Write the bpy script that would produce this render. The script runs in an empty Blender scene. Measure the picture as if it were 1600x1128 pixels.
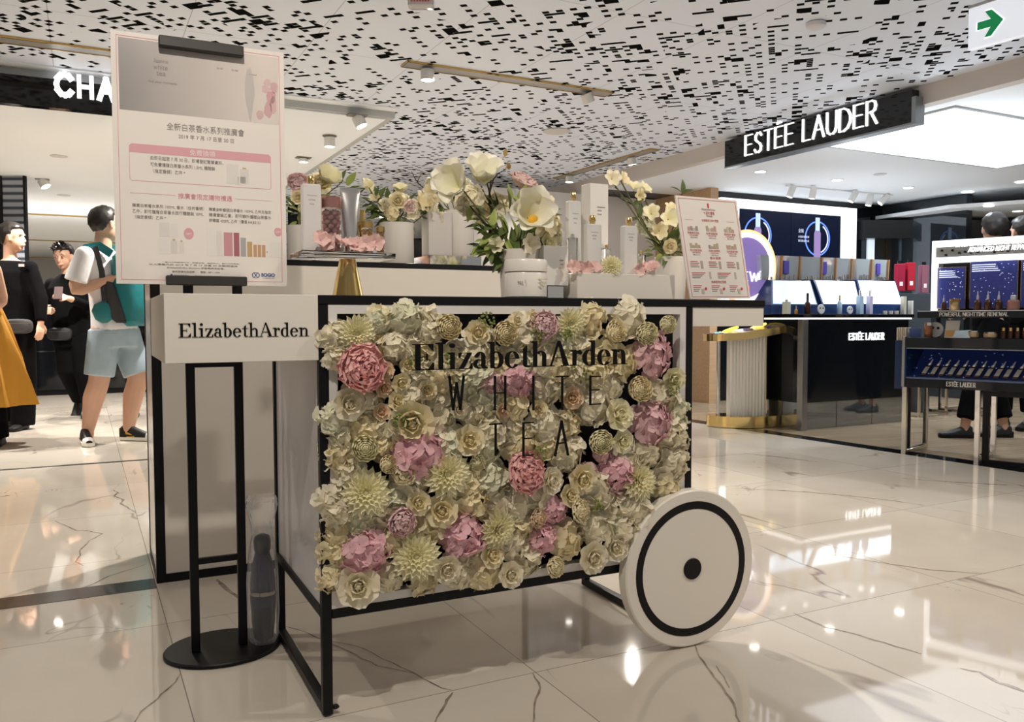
import bpy, bmesh, math, random
from mathutils import Vector, Matrix, noise
random.seed(7)
PI = math.pi
S = bpy.context.scene
COL = S.collection

# ---------------------------------------------------------------- camera
F = 1308.34; PITCH = 0.0488; ROLL = -0.0019; CAMH = 0.891
_fw = Vector((0, math.cos(PITCH), -math.sin(PITCH)))
_up = Vector((0, math.sin(PITCH), math.cos(PITCH)))
_rt = Vector((1, 0, 0))
_R = _rt*math.cos(ROLL) + _up*math.sin(ROLL)
_U = -_rt*math.sin(ROLL) + _up*math.cos(ROLL)
C0 = Vector((0, 0, CAMH))
cam = bpy.data.cameras.new('camera')
cam.sensor_width = 36; cam.lens = 36*F/1600; cam.clip_start = .05; cam.clip_end = 100
camo = bpy.data.objects.new('camera', cam); COL.objects.link(camo)
mr = Matrix((_R, _U, -_fw)).transposed().to_4x4(); mr.translation = C0
camo.matrix_world = mr
S.camera = camo

# ---------------------------------------------------------------- world, exposure
S.view_settings.view_transform = 'Standard'
S.view_settings.look = 'None'
S.view_settings.gamma = 1
S.view_settings.use_curve_mapping = False
S.cycles.caustics_reflective = False
S.view_settings.exposure = 0.05
W = bpy.data.worlds.new('world'); S.world = W; W.use_nodes = True
W.node_tree.nodes['Background'].inputs[0].default_value = (1.0, .95, .90, 1)
W.node_tree.nodes['Background'].inputs[1].default_value = .33

# ---------------------------------------------------------------- frames of reference
KO = Vector((-.424, 1.8368)); KA = .4601        # the cart's front left foot and its heading
TO = Vector((.0579, 2.0799)); TA = .4735        # the floor tiling and the shop fronts
def fr(o, a, u, v, z=0):
    return Vector((o.x + u*math.cos(a) - v*math.sin(a), o.y + u*math.sin(a) + v*math.cos(a), z))
def K(u, v, z=0): return fr(KO, KA, u, v, z)
def T(u, v, z=0): return fr(TO, TA, u, v, z)
DO = Vector((2.58, 5.50)); DA = -math.radians(45)  # serum display
def D(u, v, z=0): return fr(DO, DA, u, v, z)
def ray(x, y): return _fw + _R*((x-800)/F) - _U*((y-564)/F)
def atz(x, y, z=0):
    d = ray(x, y); return C0 + d*((z-CAMH)/d.z)
def aty(x, y, Y):
    d = ray(x, y); return C0 + d*(Y/d.y)
def onpl(o, a, x, y, axis, val):
    d = ray(x, y)
    n = Vector((math.cos(a), math.sin(a))) if axis == 0 else Vector((-math.sin(a), math.cos(a)))
    t = (val + n.dot(o))/(d.x*n.x + d.y*n.y)
    p = C0 + d*t
    q = Vector((p.x-o.x, p.y-o.y))
    return (q.x*math.cos(a)+q.y*math.sin(a), -q.x*math.sin(a)+q.y*math.cos(a), p.z)
def kp(x, y, b): r = onpl(KO, KA, x, y, 1, b); return r[0], r[2]      # point on a plane parallel to the cart's front
def tp(x, y, v): r = onpl(TO, TA, x, y, 1, v); return r[0], r[2]
def tu(x, y, u): r = onpl(TO, TA, x, y, 0, u); return r[1], r[2]
def dp(x, y, v): r = onpl(DO, DA, x, y, 1, v); return r[0], r[2]

# ---------------------------------------------------------------- lights
def spot(name, loc, target, power, col, size=70, blend=.6, rad=.022):
    l = bpy.data.lights.new(name, 'SPOT'); l.energy = power; l.color = col
    l.spot_size = math.radians(size); l.spot_blend = blend; l.shadow_soft_size = rad
    o = bpy.data.objects.new(name, l); COL.objects.link(o); o.location = loc
    o.rotation_euler = (Vector(target)-Vector(loc)).to_track_quat('-Z', 'Y').to_euler()
    return o
WARM = (1.0, .90, .78); NEUT = (1.0, .93, .84); COOL = (.86, .93, 1.0)
# ceiling spots over the aisle (the recessed fittings of the perforated ceiling)
spot('aisle_spot', T(.97, 2.93, 2.33), T(.45, .9, 0), 330, WARM, 105)
spot('aisle_spot', T(1.98, 2.93, 2.33), T(1.6, 1.0, 0), 240, WARM, 105)
spot('aisle_spot', T(-1.0, 3.45, 2.33), T(-.9, 2.6, 0), 45, WARM, 90)
spot('aisle_spot', T(3.5, 4.5, 2.33), T(2.6, 3.6, 0), 160, NEUT, 100)
spot('aisle_spot', T(3.5, 5.7, 2.33), T(2.5, 5.5, 0), 150, NEUT, 100)
spot('aisle_spot', T(-.9, -.9, 2.36), T(-.1, .2, .4), 78, WARM, 100)
spot('aisle_spot', T(1.7, -1.0, 2.36), T(1.1, .3, .4), 76, WARM, 100)
spot('aisle_spot', T(3.0, .6, 2.36), T(2.8, .8, 0), 60, NEUT, 100)
spot('aisle_spot', T(-1.9, 1.2, 2.36), T(-1.6, 1.4, 0), 50, WARM, 100)
DA_ = -math.radians(45)
# boutique on the left
for u, v, p in ((-.2, 4.9, 150), (-1.0, 5.9, 210), (-1.4, 7.3, 200), (-.2, 7.2, 120), (-.9, 9.0, 130), (-2.2, 5.4, 170), (-1.2, 12.5, 160), (-2.0, 16, 200), (1.5, 13, 120)):
    spot('boutique_spot', T(u, v, 2.26), T(u, v, 0), p*1.3, NEUT, 120)
def fill_uplight(name, loc, sx, sy, power, col, rot):
    l = bpy.data.lights.new(name, 'AREA'); l.shape = 'RECTANGLE'; l.size = sx; l.size_y = sy; l.energy = power; l.color = col
    o = bpy.data.objects.new(name, l); COL.objects.link(o); o.location = loc; o.rotation_euler = rot
fill_uplight('boutique_fill', T(-2.0, 10.6, 1.2), 5, .4, 45, NEUT, (PI, 0, TA))      # added fill without a fitting, washes the ceiling from behind the black cabinets
fill_uplight('front_soffit_fill', T(4.55, 2.05, 1.5), .5, .2, 9, COOL, (PI, 0, DA_))  # added fill above the serum cabinet, only there to brighten the soffit
fill_uplight('rear_soffit_fill', T(6.2, 4.3, .9), 1.6, .8, 15, COOL, (PI, 0, TA))  # added fill hidden behind the makeup counter, lifts the hall soffit

# cosmetics hall on the right
for u, v in ((4.78, 4.26), (5.82, 4.27), (6.9, 4.28), (5.6, 2.9), (6.9, 2.3), (4.9, 1.4)):
    spot('counter_spot', T(u, v, 2.27), T(u, v-.1, 0), 95, COOL, 120)

# ---------------------------------------------------------------- materials
MATS = {}
def mat(name, col=(.8, .8, .8), rough=.5, metal=0, emis=None, es=0, trans=0, ior=1.45, coat=0, spec=.5, bump=None, sss=0, alpha=1):
    if name in MATS: return MATS[name]
    m = bpy.data.materials.new(name); m.use_nodes = True
    nt = m.node_tree; p = nt.nodes['Principled BSDF']
    p.inputs['Base Color'].default_value = (*col, 1)
    p.inputs['Roughness'].default_value = rough
    p.inputs['Metallic'].default_value = metal
    p.inputs['IOR'].default_value = ior
    p.inputs['Transmission Weight'].default_value = trans
    p.inputs['Coat Weight'].default_value = coat
    p.inputs['Specular IOR Level'].default_value = spec
    p.inputs['Alpha'].default_value = alpha
    if sss:
        p.inputs['Subsurface Weight'].default_value = sss
        p.inputs['Subsurface Radius'].default_value = (.01, .008, .005)
    if emis:
        p.inputs['Emission Color'].default_value = (*emis, 1)
        p.inputs['Emission Strength'].default_value = es
    tc = nt.nodes.new('ShaderNodeTexCoord')
    n = nt.nodes.new('ShaderNodeTexNoise'); nt.links.new(tc.outputs['Object'], n.inputs['Vector'])
    if bump:
        n.inputs['Scale'].default_value = bump[0]; n.inputs['Detail'].default_value = 4
        b = nt.nodes.new('ShaderNodeBump'); b.inputs['Strength'].default_value = bump[1]; b.inputs['Distance'].default_value = bump[2]
        nt.links.new(n.outputs['Fac'], b.inputs['Height']); nt.links.new(b.outputs['Normal'], p.inputs['Normal'])
    else:
        n.inputs['Scale'].default_value = 9; n.inputs['Detail'].default_value = 3
        mrg = nt.nodes.new('ShaderNodeMapRange'); mrg.inputs[3].default_value = max(0, rough-.03); mrg.inputs[4].default_value = min(1, rough+.04)
        nt.links.new(n.outputs['Fac'], mrg.inputs[0]); nt.links.new(mrg.outputs[0], p.inputs['Roughness'])
    MATS[name] = m
    return m
def vary(m, amount=.12, scale=3):
    """small natural variation of the base colour"""
    nt = m.node_tree; p = nt.nodes['Principled BSDF']; c = p.inputs['Base Color'].default_value[:]
    tc = nt.nodes.new('ShaderNodeTexCoord'); n = nt.nodes.new('ShaderNodeTexNoise'); n.inputs['Scale'].default_value = scale
    nt.links.new(tc.outputs['Object'], n.inputs['Vector'])
    r = nt.nodes.new('ShaderNodeValToRGB'); r.color_ramp.elements[0].position = .35; r.color_ramp.elements[1].position = .65
    r.color_ramp.elements[0].color = (*[max(0, x*(1-amount)) for x in c[:3]], 1)
    r.color_ramp.elements[1].color = (*[min(1, x*(1+amount)) for x in c[:3]], 1)
    nt.links.new(n.outputs['Fac'], r.inputs[0]); nt.links.new(r.outputs[0], p.inputs['Base Color'])
    return m
black = mat('black_powder_coat', (.004, .004, .005), .45, spec=.3)
black_gloss = mat('black_gloss', (.006, .007, .009), .06)
mirror_dark = mat('smoked_mirror', (.05, .06, .07), .03, metal=.55)
white_panel = mat('white_laminate', (.80, .755, .68), .38)
white_gloss = mat('white_gloss_side', (.72, .69, .70), .14)
white_paint = mat('white_paint', (.80, .77, .74), .6)
ceil_white = mat('soffit_white', (.90, .94, .98), .7)
cream = mat('cream_ceramic', (.80, .76, .70), .25)
chrome = mat('polished_chrome', (.72, .70, .66), .08, metal=1)
gold = mat('polished_brass', (.85, .62, .25), .14, metal=1)
brass_trim = mat('brass_trim', (.55, .36, .12), .25, metal=1)
glassm = mat('clear_acrylic', (.97, .98, .98), .02, trans=1, ior=1.35)
print_black = mat('printed_black', (.004, .004, .004), .6, spec=.2)
print_grey = mat('printed_grey', (.28, .25, .24), .6)
print_pink = mat('printed_pink', (.72, .30, .34), .6)
print_red = mat('printed_red', (.65, .07, .09), .6)
print_blue = mat('printed_blue', (.03, .07, .25), .6)
glow_white = mat('lit_white', (.9, .9, .9), .5, emis=(.93, .97, 1), es=1.35)
glow_letter = mat('lit_letter', (.9, .9, .9), .5, emis=(1, 1, 1), es=1.5)
lamp_face = mat('lamp_face', (1, 1, 1), .5, emis=(1, .94, .84), es=14)
wood_dark = mat('black_wood', (.02, .015, .012), .4)

# ---------------------------------------------------------------- mesh builder
class B:
    def __init__(s): s.v = []; s.f = []; s.m = []; s.mi = 0; s.M = None
    def pv(s, p):
        p = Vector(p)
        s.v.append(tuple(s.M @ p) if s.M else tuple(p)); return len(s.v)-1
    def face(s, idx): s.f.append(tuple(idx)); s.m.append(s.mi)
    def quad(s, a, b, c, d): s.face([s.pv(p) for p in (a, b, c, d)])
    def box(s, x0, y0, z0, x1, y1, z1):
        i = [s.pv(p) for p in ((x0,y0,z0),(x1,y0,z0),(x1,y1,z0),(x0,y1,z0),(x0,y0,z1),(x1,y0,z1),(x1,y1,z1),(x0,y1,z1))]
        for q in ((0,3,2,1),(4,5,6,7),(0,1,5,4),(1,2,6,5),(2,3,7,6),(3,0,4,7)): s.face([i[k] for k in q])
        return s
    def bbox(s, x0, y0, z0, x1, y1, z1, r=.002):
        """box with chamfered vertical and top edges"""
        ring = lambda d, z: [s.pv(p) for p in ((x0+d+r,y0+d,z),(x1-d-r,y0+d,z),(x1-d,y0+d+r,z),(x1-d,y1-d-r,z),(x1-d-r,y1-d,z),(x0+d+r,y1-d,z),(x0+d,y1-d-r,z),(x0+d,y0+d+r,z))]
        rs = [ring(r, z0), ring(0, z0+r), ring(0, z1-r), ring(r, z1)]
        for a, b in zip(rs, rs[1:]):
            for k in range(8): s.face([a[k], a[(k+1)%8], b[(k+1)%8], b[k]])
        s.face(rs[0][::-1]); s.face(rs[-1]); return s
    def loft(s, rings, cap=True, closed=True):
        idx = [[s.pv(p) for p in r] for r in rings]; n = len(idx[0])
        for a, b in zip(idx, idx[1:]):
            for k in range(n if closed else n-1): s.face([a[k], a[(k+1)%n], b[(k+1)%n], b[k]])
        if cap: s.face(idx[0][::-1]); s.face(idx[-1])
        return s
    def lathe(s, prof, n=24, c=(0,0,0), cap=True):
        return s.loft([[(c[0]+r*math.cos(2*PI*k/n), c[1]+r*math.sin(2*PI*k/n), c[2]+z) for k in range(n)] for r, z in prof], cap)
    def cyl(s, c, r, h, n=24): return s.lathe([(r, 0), (r, h)], n, c)
    def tube(s, pts, rad, n=8, cap=True):
        pts = [Vector(p) for p in pts]; rings = []
        t0 = (pts[1]-pts[0]).normalized(); a = Vector((0,0,1)) if abs(t0.z) < .9 else Vector((1,0,0))
        nrm = t0.cross(a).normalized()
        for i, p in enumerate(pts):
            t = (pts[min(i+1, len(pts)-1)] - pts[max(i-1, 0)]).normalized()
            nrm = (nrm - t*nrm.dot(t)).normalized(); bn = t.cross(nrm)
            r = rad[i] if isinstance(rad, (list, tuple)) else rad
            rx, ry = r if isinstance(r, tuple) else (r, r)
            rings.append([p + nrm*(rx*math.cos(2*PI*k/n)) + bn*(ry*math.sin(2*PI*k/n)) for k in range(n)])
        return s.loft(rings, cap)
    def sph(s, c, rx, ry=None, rz=None, n=16, m=10):
        ry = ry or rx; rz = rz or rx
        rings = []
        for j in range(m+1):
            a = -PI/2 + PI*j/m; q = max(math.cos(a), .02)
            rings.append([(c[0]+rx*q*math.cos(2*PI*k/n), c[1]+ry*q*math.sin(2*PI*k/n), c[2]+rz*math.sin(a)) for k in range(n)])
        return s.loft(rings)
    def prism(s, poly, y0, y1, flip=False):
        """polygon in x-z extruded along y"""
        a = [s.pv((x, y0, z)) for x, z in poly]; b = [s.pv((x, y1, z)) for x, z in poly]; n = len(poly)
        s.face(a); s.face(b[::-1])
        for k in range(n): s.face([a[k], b[k], b[(k+1)%n], a[(k+1)%n]])
        return s
    def prismz(s, poly, z0, z1):
        a = [s.pv((x, y, z0)) for x, y in poly]; b = [s.pv((x, y, z1)) for x, y in poly]; n = len(poly)
        s.face(a[::-1]); s.face(b)
        for k in range(n): s.face([a[k], a[(k+1)%n], b[(k+1)%n], b[k]])
        return s
    def mesh(s, name, mats, smooth=True, fix=True):
        me = bpy.data.meshes.new(name); me.from_pydata(s.v, [], s.f)
        for m in (mats if isinstance(mats, (list, tuple)) else [mats]): me.materials.append(m)
        me.polygons.foreach_set('material_index', s.m)
        if fix:
            bm = bmesh.new(); bm.from_mesh(me); bmesh.ops.recalc_face_normals(bm, faces=bm.faces); bm.to_mesh(me); bm.free()
        if smooth:
            me.polygons.foreach_set('use_smooth', [True]*len(me.polygons)); me.set_sharp_from_angle(angle=math.radians(38))
        me.update(); return me
    def build(s, name, mats, parent=None, smooth=True, loc=None, rotz=0, fix=True):
        return link(name, s.mesh(name, mats, smooth, fix), parent, loc, rotz)
def link(name, me, parent=None, loc=None, rotz=0):
    o = bpy.data.objects.new(name, me); COL.objects.link(o)
    if parent: o.parent = parent
    if loc is not None: o.location = loc
    if rotz: o.rotation_euler = (0, 0, rotz)
    return o
def tag(o, label, cat, group=None, kind=None):
    o['label'] = label; o['category'] = cat
    if group: o['group'] = group
    if kind: o['kind'] = kind
    return o
def thing(name, label, cat, loc=(0,0,0), rotz=0, group=None):
    o = bpy.data.objects.new(name, None); COL.objects.link(o); o.empty_display_size = .05
    o.location = loc; o.rotation_euler = (0, 0, rotz)
    return tag(o, label, cat, group)
def struct(o): o['kind'] = 'structure'; return o
def dup(root, loc, rotz=None, label=None, group=None, scale=None):
    r = root.copy(); COL.objects.link(r); r.location = loc
    if rotz is not None: r.rotation_euler = (0, 0, rotz)
    if scale: r.scale = (scale,)*3
    if label: r['label'] = label
    if group: r['group'] = group
    for ch in list(root.children):
        c = ch.copy(); COL.objects.link(c); c.parent = r
        for g in list(ch.children):
            d = g.copy(); COL.objects.link(d); d.parent = c
    return r
# text -> mesh, lying in the x-z plane facing -y, lower left corner at the origin
def text(name, s, size, m, parent=None, loc=(0,0,0), align='LEFT', ext=.0006, width=None, bold=0, shear=0, rotz=0, sx=1):
    c = bpy.data.curves.new(name, 'FONT'); c.body = s; c.size = size; c.extrude = ext; c.align_x = align
    c.offset = bold; c.shear = shear; c.resolution_u = 3
    o = bpy.data.objects.new(name, c); COL.objects.link(o)
    dg = bpy.context.evaluated_depsgraph_get(); dg.update()
    me = bpy.data.meshes.new_from_object(o.evaluated_get(dg)); bpy.data.objects.remove(o)
    me.transform(Matrix.Rotation(PI/2, 4, 'X'))
    xs = [v.co.x for v in me.vertices] or [0, 1]
    k = sx
    if width: k = width/max(1e-6, max(xs)-min(xs))
    me.transform(Matrix.Diagonal((k, 1, 1, 1)))
    me.materials.clear(); me.materials.append(m)
    return link(name, me, parent, loc, rotz)
def node_mat(name):
    m = bpy.data.materials.new(name); m.use_nodes = True; nt = m.node_tree
    return m, nt, nt.nodes['Principled BSDF'], nt.links
def mth(nt, op, a, b=None, clamp=False):
    n = nt.nodes.new('ShaderNodeMath'); n.operation = op; n.use_clamp = clamp
    for i, x in enumerate((a, b)):
        if x is None: continue
        if isinstance(x, (int, float)): n.inputs[i].default_value = x
        else: nt.links.new(x, n.inputs[i])
    return n.outputs[0]
# ================================================================ THE SETTING
def marble():
    m, nt, p, L = node_mat('polished_marble_tile')
    tc = nt.nodes.new('ShaderNodeTexCoord'); sep = nt.nodes.new('ShaderNodeSeparateXYZ'); L.new(tc.outputs['Object'], sep.inputs[0])
    x, y = sep.outputs[0], sep.outputs[1]
    # tile index and joints, tiles of 0.8 m
    ix = mth(nt, 'FLOOR', mth(nt, 'DIVIDE', x, .8)); iy = mth(nt, 'FLOOR', mth(nt, 'DIVIDE', y, .8))
    fx = mth(nt, 'PINGPONG', x, .4); fy = mth(nt, 'PINGPONG', y, .4)
    edge = mth(nt, 'MINIMUM', fx, fy)
    jo = mth(nt, 'LESS_THAN', edge, .0014)
    cmb = nt.nodes.new('ShaderNodeCombineXYZ'); L.new(ix, cmb.inputs[0]); L.new(iy, cmb.inputs[1])
    wn = nt.nodes.new('ShaderNodeTexWhiteNoise'); wn.noise_dimensions = '2D'; L.new(cmb.outputs[0], wn.inputs[0])
    off = nt.nodes.new('ShaderNodeVectorMath'); off.operation = 'SCALE'; L.new(wn.outputs['Color'], off.inputs[0]); off.inputs['Scale'].default_value = 13
    add = nt.nodes.new('ShaderNodeVectorMath'); add.operation = 'ADD'; L.new(tc.outputs['Object'], add.inputs[0]); L.new(off.outputs[0], add.inputs[1])
    def vein(scale, dist, width, rot, nscale=2.3):
        mp = nt.nodes.new('ShaderNodeMapping'); L.new(add.outputs[0], mp.inputs[0]); mp.inputs['Rotation'].default_value = (0, 0, rot)
        mp.inputs['Scale'].default_value = (1, .35, 1)
        n = nt.nodes.new('ShaderNodeTexNoise'); n.inputs['Scale'].default_value = scale; n.inputs['Detail'].default_value = 5
        n.inputs['Roughness'].default_value = .5; n.inputs['Distortion'].default_value = dist; L.new(mp.outputs[0], n.inputs['Vector'])
        a = mth(nt, 'ABSOLUTE', mth(nt, 'SUBTRACT', n.outputs['Fac'], .5))
        g = nt.nodes.new('ShaderNodeTexNoise'); g.inputs['Scale'].default_value = nscale; L.new(add.outputs[0], g.inputs['Vector'])
        w = mth(nt, 'MULTIPLY', mth(nt, 'SUBTRACT', g.outputs['Fac'], .47, True), width*8)
        q = mth(nt, 'DIVIDE', a, mth(nt, 'ADD', w, .0004))
        return mth(nt, 'MULTIPLY', mth(nt, 'SUBTRACT', 1, q, True), mth(nt, 'MULTIPLY', mth(nt, 'SUBTRACT', g.outputs['Fac'], .46, True), 8, True))
    v1 = vein(.8, .35, .0062, .5, 1.3); v2 = vein(1.5, .7, .0030, 2.3, 2.1)
    vv = mth(nt, 'MAXIMUM', mth(nt, 'MULTIPLY', v1, .8), mth(nt, 'MULTIPLY', v2, .5))
    n = nt.nodes.new('ShaderNodeTexNoise'); n.inputs['Scale'].default_value = 1.6; n.inputs['Detail'].default_value = 6; L.new(add.outputs[0], n.inputs['Vector'])
    r = nt.nodes.new('ShaderNodeValToRGB'); L.new(n.outputs['Fac'], r.inputs[0])
    r.color_ramp.elements[0].position = .3; r.color_ramp.elements[0].color = (.52, .47, .40, 1)
    r.color_ramp.elements[1].position = .62; r.color_ramp.elements[1].color = (.60, .55, .48, 1)
    mx = nt.nodes.new('ShaderNodeMix'); mx.data_type = 'RGBA'; L.new(vv, mx.inputs[0]); L.new(r.outputs[0], mx.inputs[6]); mx.inputs[7].default_value = (.20, .15, .125, 1)
    mx2 = nt.nodes.new('ShaderNodeMix'); mx2.data_type = 'RGBA'; L.new(jo, mx2.inputs[0]); L.new(mx.outputs[2], mx2.inputs[6]); mx2.inputs[7].default_value = (.24, .21, .19, 1)
    L.new(mx2.outputs[2], p.inputs['Base Color'])
    p.inputs['Roughness'].default_value = .045; p.inputs['IOR'].default_value = 1.5
    return m
def woodmat(name, c0, c1, plank=.12, rough=.35, along=0):
    m, nt, p, L = node_mat(name)
    tc = nt.nodes.new('ShaderNodeTexCoord'); mp = nt.nodes.new('ShaderNodeMapping'); L.new(tc.outputs['Object'], mp.inputs[0])
    mp.inputs['Rotation'].default_value = (0, 0, along)
    br = nt.nodes.new('ShaderNodeTexBrick'); L.new(mp.outputs[0], br.inputs['Vector']); br.inputs['Scale'].default_value = 1
    br.inputs['Brick Width'].default_value = 1.3; br.inputs['Row Height'].default_value = plank; br.inputs['Mortar Size'].default_value = .0015
    br.inputs['Color1'].default_value = (*c0, 1); br.inputs['Color2'].default_value = (*c1, 1); br.inputs['Mortar'].default_value = (*[x*.4 for x in c0], 1)
    n = nt.nodes.new('ShaderNodeTexNoise'); mp2 = nt.nodes.new('ShaderNodeMapping'); L.new(mp.outputs[0], mp2.inputs[0]); mp2.inputs['Scale'].default_value = (1.2, 22, 22)
    L.new(mp2.outputs[0], n.inputs['Vector']); n.inputs['Scale'].default_value = 2; n.inputs['Detail'].default_value = 5
    mx = nt.nodes.new('ShaderNodeMix'); mx.data_type = 'RGBA'; mx.blend_type = 'MULTIPLY'; L.new(mth(nt, 'MULTIPLY', n.outputs['Fac'], .7), mx.inputs[0])
    L.new(br.outputs['Color'], mx.inputs[6]); mx.inputs[7].default_value = (.55, .42, .3, 1)
    L.new(mx.outputs[2], p.inputs['Base Color']); p.inputs['Roughness'].default_value = rough
    return m
def perforated():
    m, nt, p, L = node_mat('perforated_metal_ceiling')
    tc = nt.nodes.new('ShaderNodeTexCoord'); sep0 = nt.nodes.new('ShaderNodeSeparateXYZ'); L.new(tc.outputs['Object'], sep0.inputs[0])
    mp = nt.nodes.new('ShaderNodeMapping'); L.new(tc.outputs['Object'], mp.inputs[0]); mp.inputs['Rotation'].default_value = (0, 0, PI/4)
    sep = nt.nodes.new('ShaderNodeSeparateXYZ'); L.new(mp.outputs[0], sep.inputs[0]); x, y = sep.outputs[0], sep.outputs[1]
    c = .035
    def cell(sx, sy, seed, ox=0, oy=0):
        a = mth(nt, 'ADD', mth(nt, 'DIVIDE', x, c*sx), ox); b = mth(nt, 'ADD', mth(nt, 'DIVIDE', y, c*sy), oy)
        cm = nt.nodes.new('ShaderNodeCombineXYZ'); L.new(mth(nt, 'FLOOR', a), cm.inputs[0]); L.new(mth(nt, 'FLOOR', b), cm.inputs[1]); cm.inputs[2].default_value = seed
        w = nt.nodes.new('ShaderNodeTexWhiteNoise'); w.noise_dimensions = '3D'; L.new(cm.outputs[0], w.inputs[0])
        return w.outputs[0], mth(nt, 'FRACT', a), mth(nt, 'FRACT', b)
    # density drifts slowly over the ceiling
    d = nt.nodes.new('ShaderNodeTexNoise'); d.inputs['Scale'].default_value = 1.7; d.inputs['Detail'].default_value = 1; L.new(tc.outputs['Object'], d.inputs['Vector'])
    den = mth(nt, 'MULTIPLY', mth(nt, 'SUBTRACT', d.outputs['Fac'], .46, True), 6, True)
    def layer(sx, sy, w, h, prob, seed, ox=0, oy=0):
        r, fx, fy = cell(sx, sy, seed, ox, oy)
        on = mth(nt, 'LESS_THAN', r, prob)
        i1 = mth(nt, 'LESS_THAN', fx, w/sx); i2 = mth(nt, 'LESS_THAN', fy, h/sy)
        return mth(nt, 'MULTIPLY', on, mth(nt, 'MULTIPLY', i1, i2))
    h = layer(2, 2, .98, .9, mth(nt, 'ADD', .33, mth(nt, 'MULTIPLY', den, .12)), 1)
    for q in (layer(3, 2, .98, .9, mth(nt, 'ADD', .09, mth(nt, 'MULTIPLY', den, .16)), 2, .33, .5),
              layer(5, 3, 3, .8, mth(nt, 'ADD', .05, mth(nt, 'MULTIPLY', den, .30)), 3, .2, .33),
              layer(4, 4, 1, 2, mth(nt, 'ADD', .05, mth(nt, 'MULTIPLY', den, .16)), 4, .25, .25),
              layer(5, 4, 2, 2, mth(nt, 'ADD', .0, mth(nt, 'MULTIPLY', den, .30)), 5, .4, 0)):
        h = mth(nt, 'MAXIMUM', h, q)
    # panel joints every 0.8 m / 1.6 m
    jx = mth(nt, 'LESS_THAN', mth(nt, 'PINGPONG', mth(nt, 'ADD', sep0.outputs[0], -.142), .3145), .0018)
    jy = mth(nt, 'LESS_THAN', mth(nt, 'PINGPONG', mth(nt, 'ADD', sep0.outputs[1], -.42), .62), .0018)
    j = mth(nt, 'MAXIMUM', jx, jy)
    mx = nt.nodes.new('ShaderNodeMix'); mx.data_type = 'RGBA'; L.new(mth(nt, 'MULTIPLY', j, .65), mx.inputs[0]); mx.inputs[6].default_value = (.82, .88, 1.0, 1); mx.inputs[7].default_value = (.2, .19, .18, 1)
    mx2 = nt.nodes.new('ShaderNodeMix'); mx2.data_type = 'RGBA'; L.new(h, mx2.inputs[0]); L.new(mx.outputs[2], mx2.inputs[6]); mx2.inputs[7].default_value = (.008, .008, .008, 1)
    L.new(mx2.outputs[2], p.inputs['Base Color']); p.inputs['Roughness'].default_value = .5
    L.new(mth(nt, 'MULTIPLY', mth(nt, 'SUBTRACT', 1, h), .35), p.inputs['Specular IOR Level'])
    return m
MARBLE = marble(); PERF = perforated()
FLOORWOOD = woodmat('pale_oak_floor', (.36, .29, .20), (.42, .34, .24), .13, .22, .15)
OAK = woodmat('oak_panel', (.66, .46, .28), (.63, .43, .26), 3.0, .45)
TLOC = (TO.x, TO.y, 0)
def tstruct(name, b, m, smooth=False): return struct(b.build(name, m, None, smooth, loc=TLOC, rotz=TA))
# floors: three adjoining slabs
def ed(v): return 3.70 + (3.9-v)*.055            # line where the marble meets the boards
b = B(); b.prismz([(-13, -6), (ed(-6), -6), (ed(21), 21), (-13, 21)], -.05, 0); FLOOR = tstruct('floor', b, MARBLE)
b = B(); b.prismz([(ed(-6)+.15, -6), (14, -6), (14, 21), (ed(21)+.15, 21)], -.05, 0); o = tstruct('floor_wood', b, FLOORWOOD); o.name = 'floor'
b = B(); b.prismz([(ed(-6), -6), (ed(-6)+.15, -6), (ed(21)+.15, 21), (ed(21), 21)], -.05, .0005); tstruct('trim_1', b, black_gloss)
b = B(); b.box(-9, 3.98, 0, .9, 4.02, .0012); tstruct('trim_2', b, black)
b = B(); b.box(-9, 1.165, 0, -.80, 1.285, .0012); tstruct('trim_3', b, mat('dark_steel_strip', (.06, .058, .055), .18, metal=.7))
# perforated ceiling, 2.4 m up
b = B()
b.prismz([(-13, -4), (4.15, -4), (4.15, 21), (1.04, 21), (1.04, 4.0), (-13, 4.0)], 2.40, 2.46); tstruct('ceiling', b, PERF)
# left shop: fascia, lit soffit
b = B(); b.box(-9, 4.0, 2.345, 1.04, 4.08, 2.40); b.box(.98, 4.08, 2.345, 1.04, 20, 2.399); tstruct('trim_4', b, mat('fascia_grey', (.50, .52, .52), .5))
b = B(); b.box(-13, 4.03, 2.335, .98, 21, 2.344); tstruct('ceiling_boutique', b, ceil_white).name = 'ceiling'
b = B(); b.box(-9, 3.9, 2.3901, 1.04, 4.0, 2.3995); tstruct('trim_5', b, ceil_white)
# right hall: fascia band and soffit
b = B(); b.box(3.86, -4, 2.275, 3.95, 21, 2.40); tstruct('trim_6', b, mat('fascia_beige', (.62, .57, .53), .55))
b = B(); b.box(3.95, -4, 2.285, 9.2, 5.75, 2.33); tstruct('ceiling_hall', b, ceil_white).name = 'ceiling'
b = B(); b.box(3.95, 5.75, 2.283, 12.5, 13, 2.33); b.box(9.2, -4, 2.283, 14, 5.75, 2.33); tstruct('ceiling_dark', b, mat('dark_ceiling', (.012, .013, .016), .3)).name = 'ceiling'
# far walls
b = B(); b.box(-13, 20.8, 0, 4.93, 20.9, 2.4); tstruct('wall_back', b, mat('far_wall', (.75, .73, .70), .6))
b = B(); b.box(-13.1, 4, 0, -13, 20.8, 2.4); tstruct('wall_left', b, white_paint)
b = B(); b.box(12.4, -6, 0, 12.5, 12.7, 2.4); tstruct('wall_right', b, mat('dark_wall', (.03, .032, .036), .3))

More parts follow.
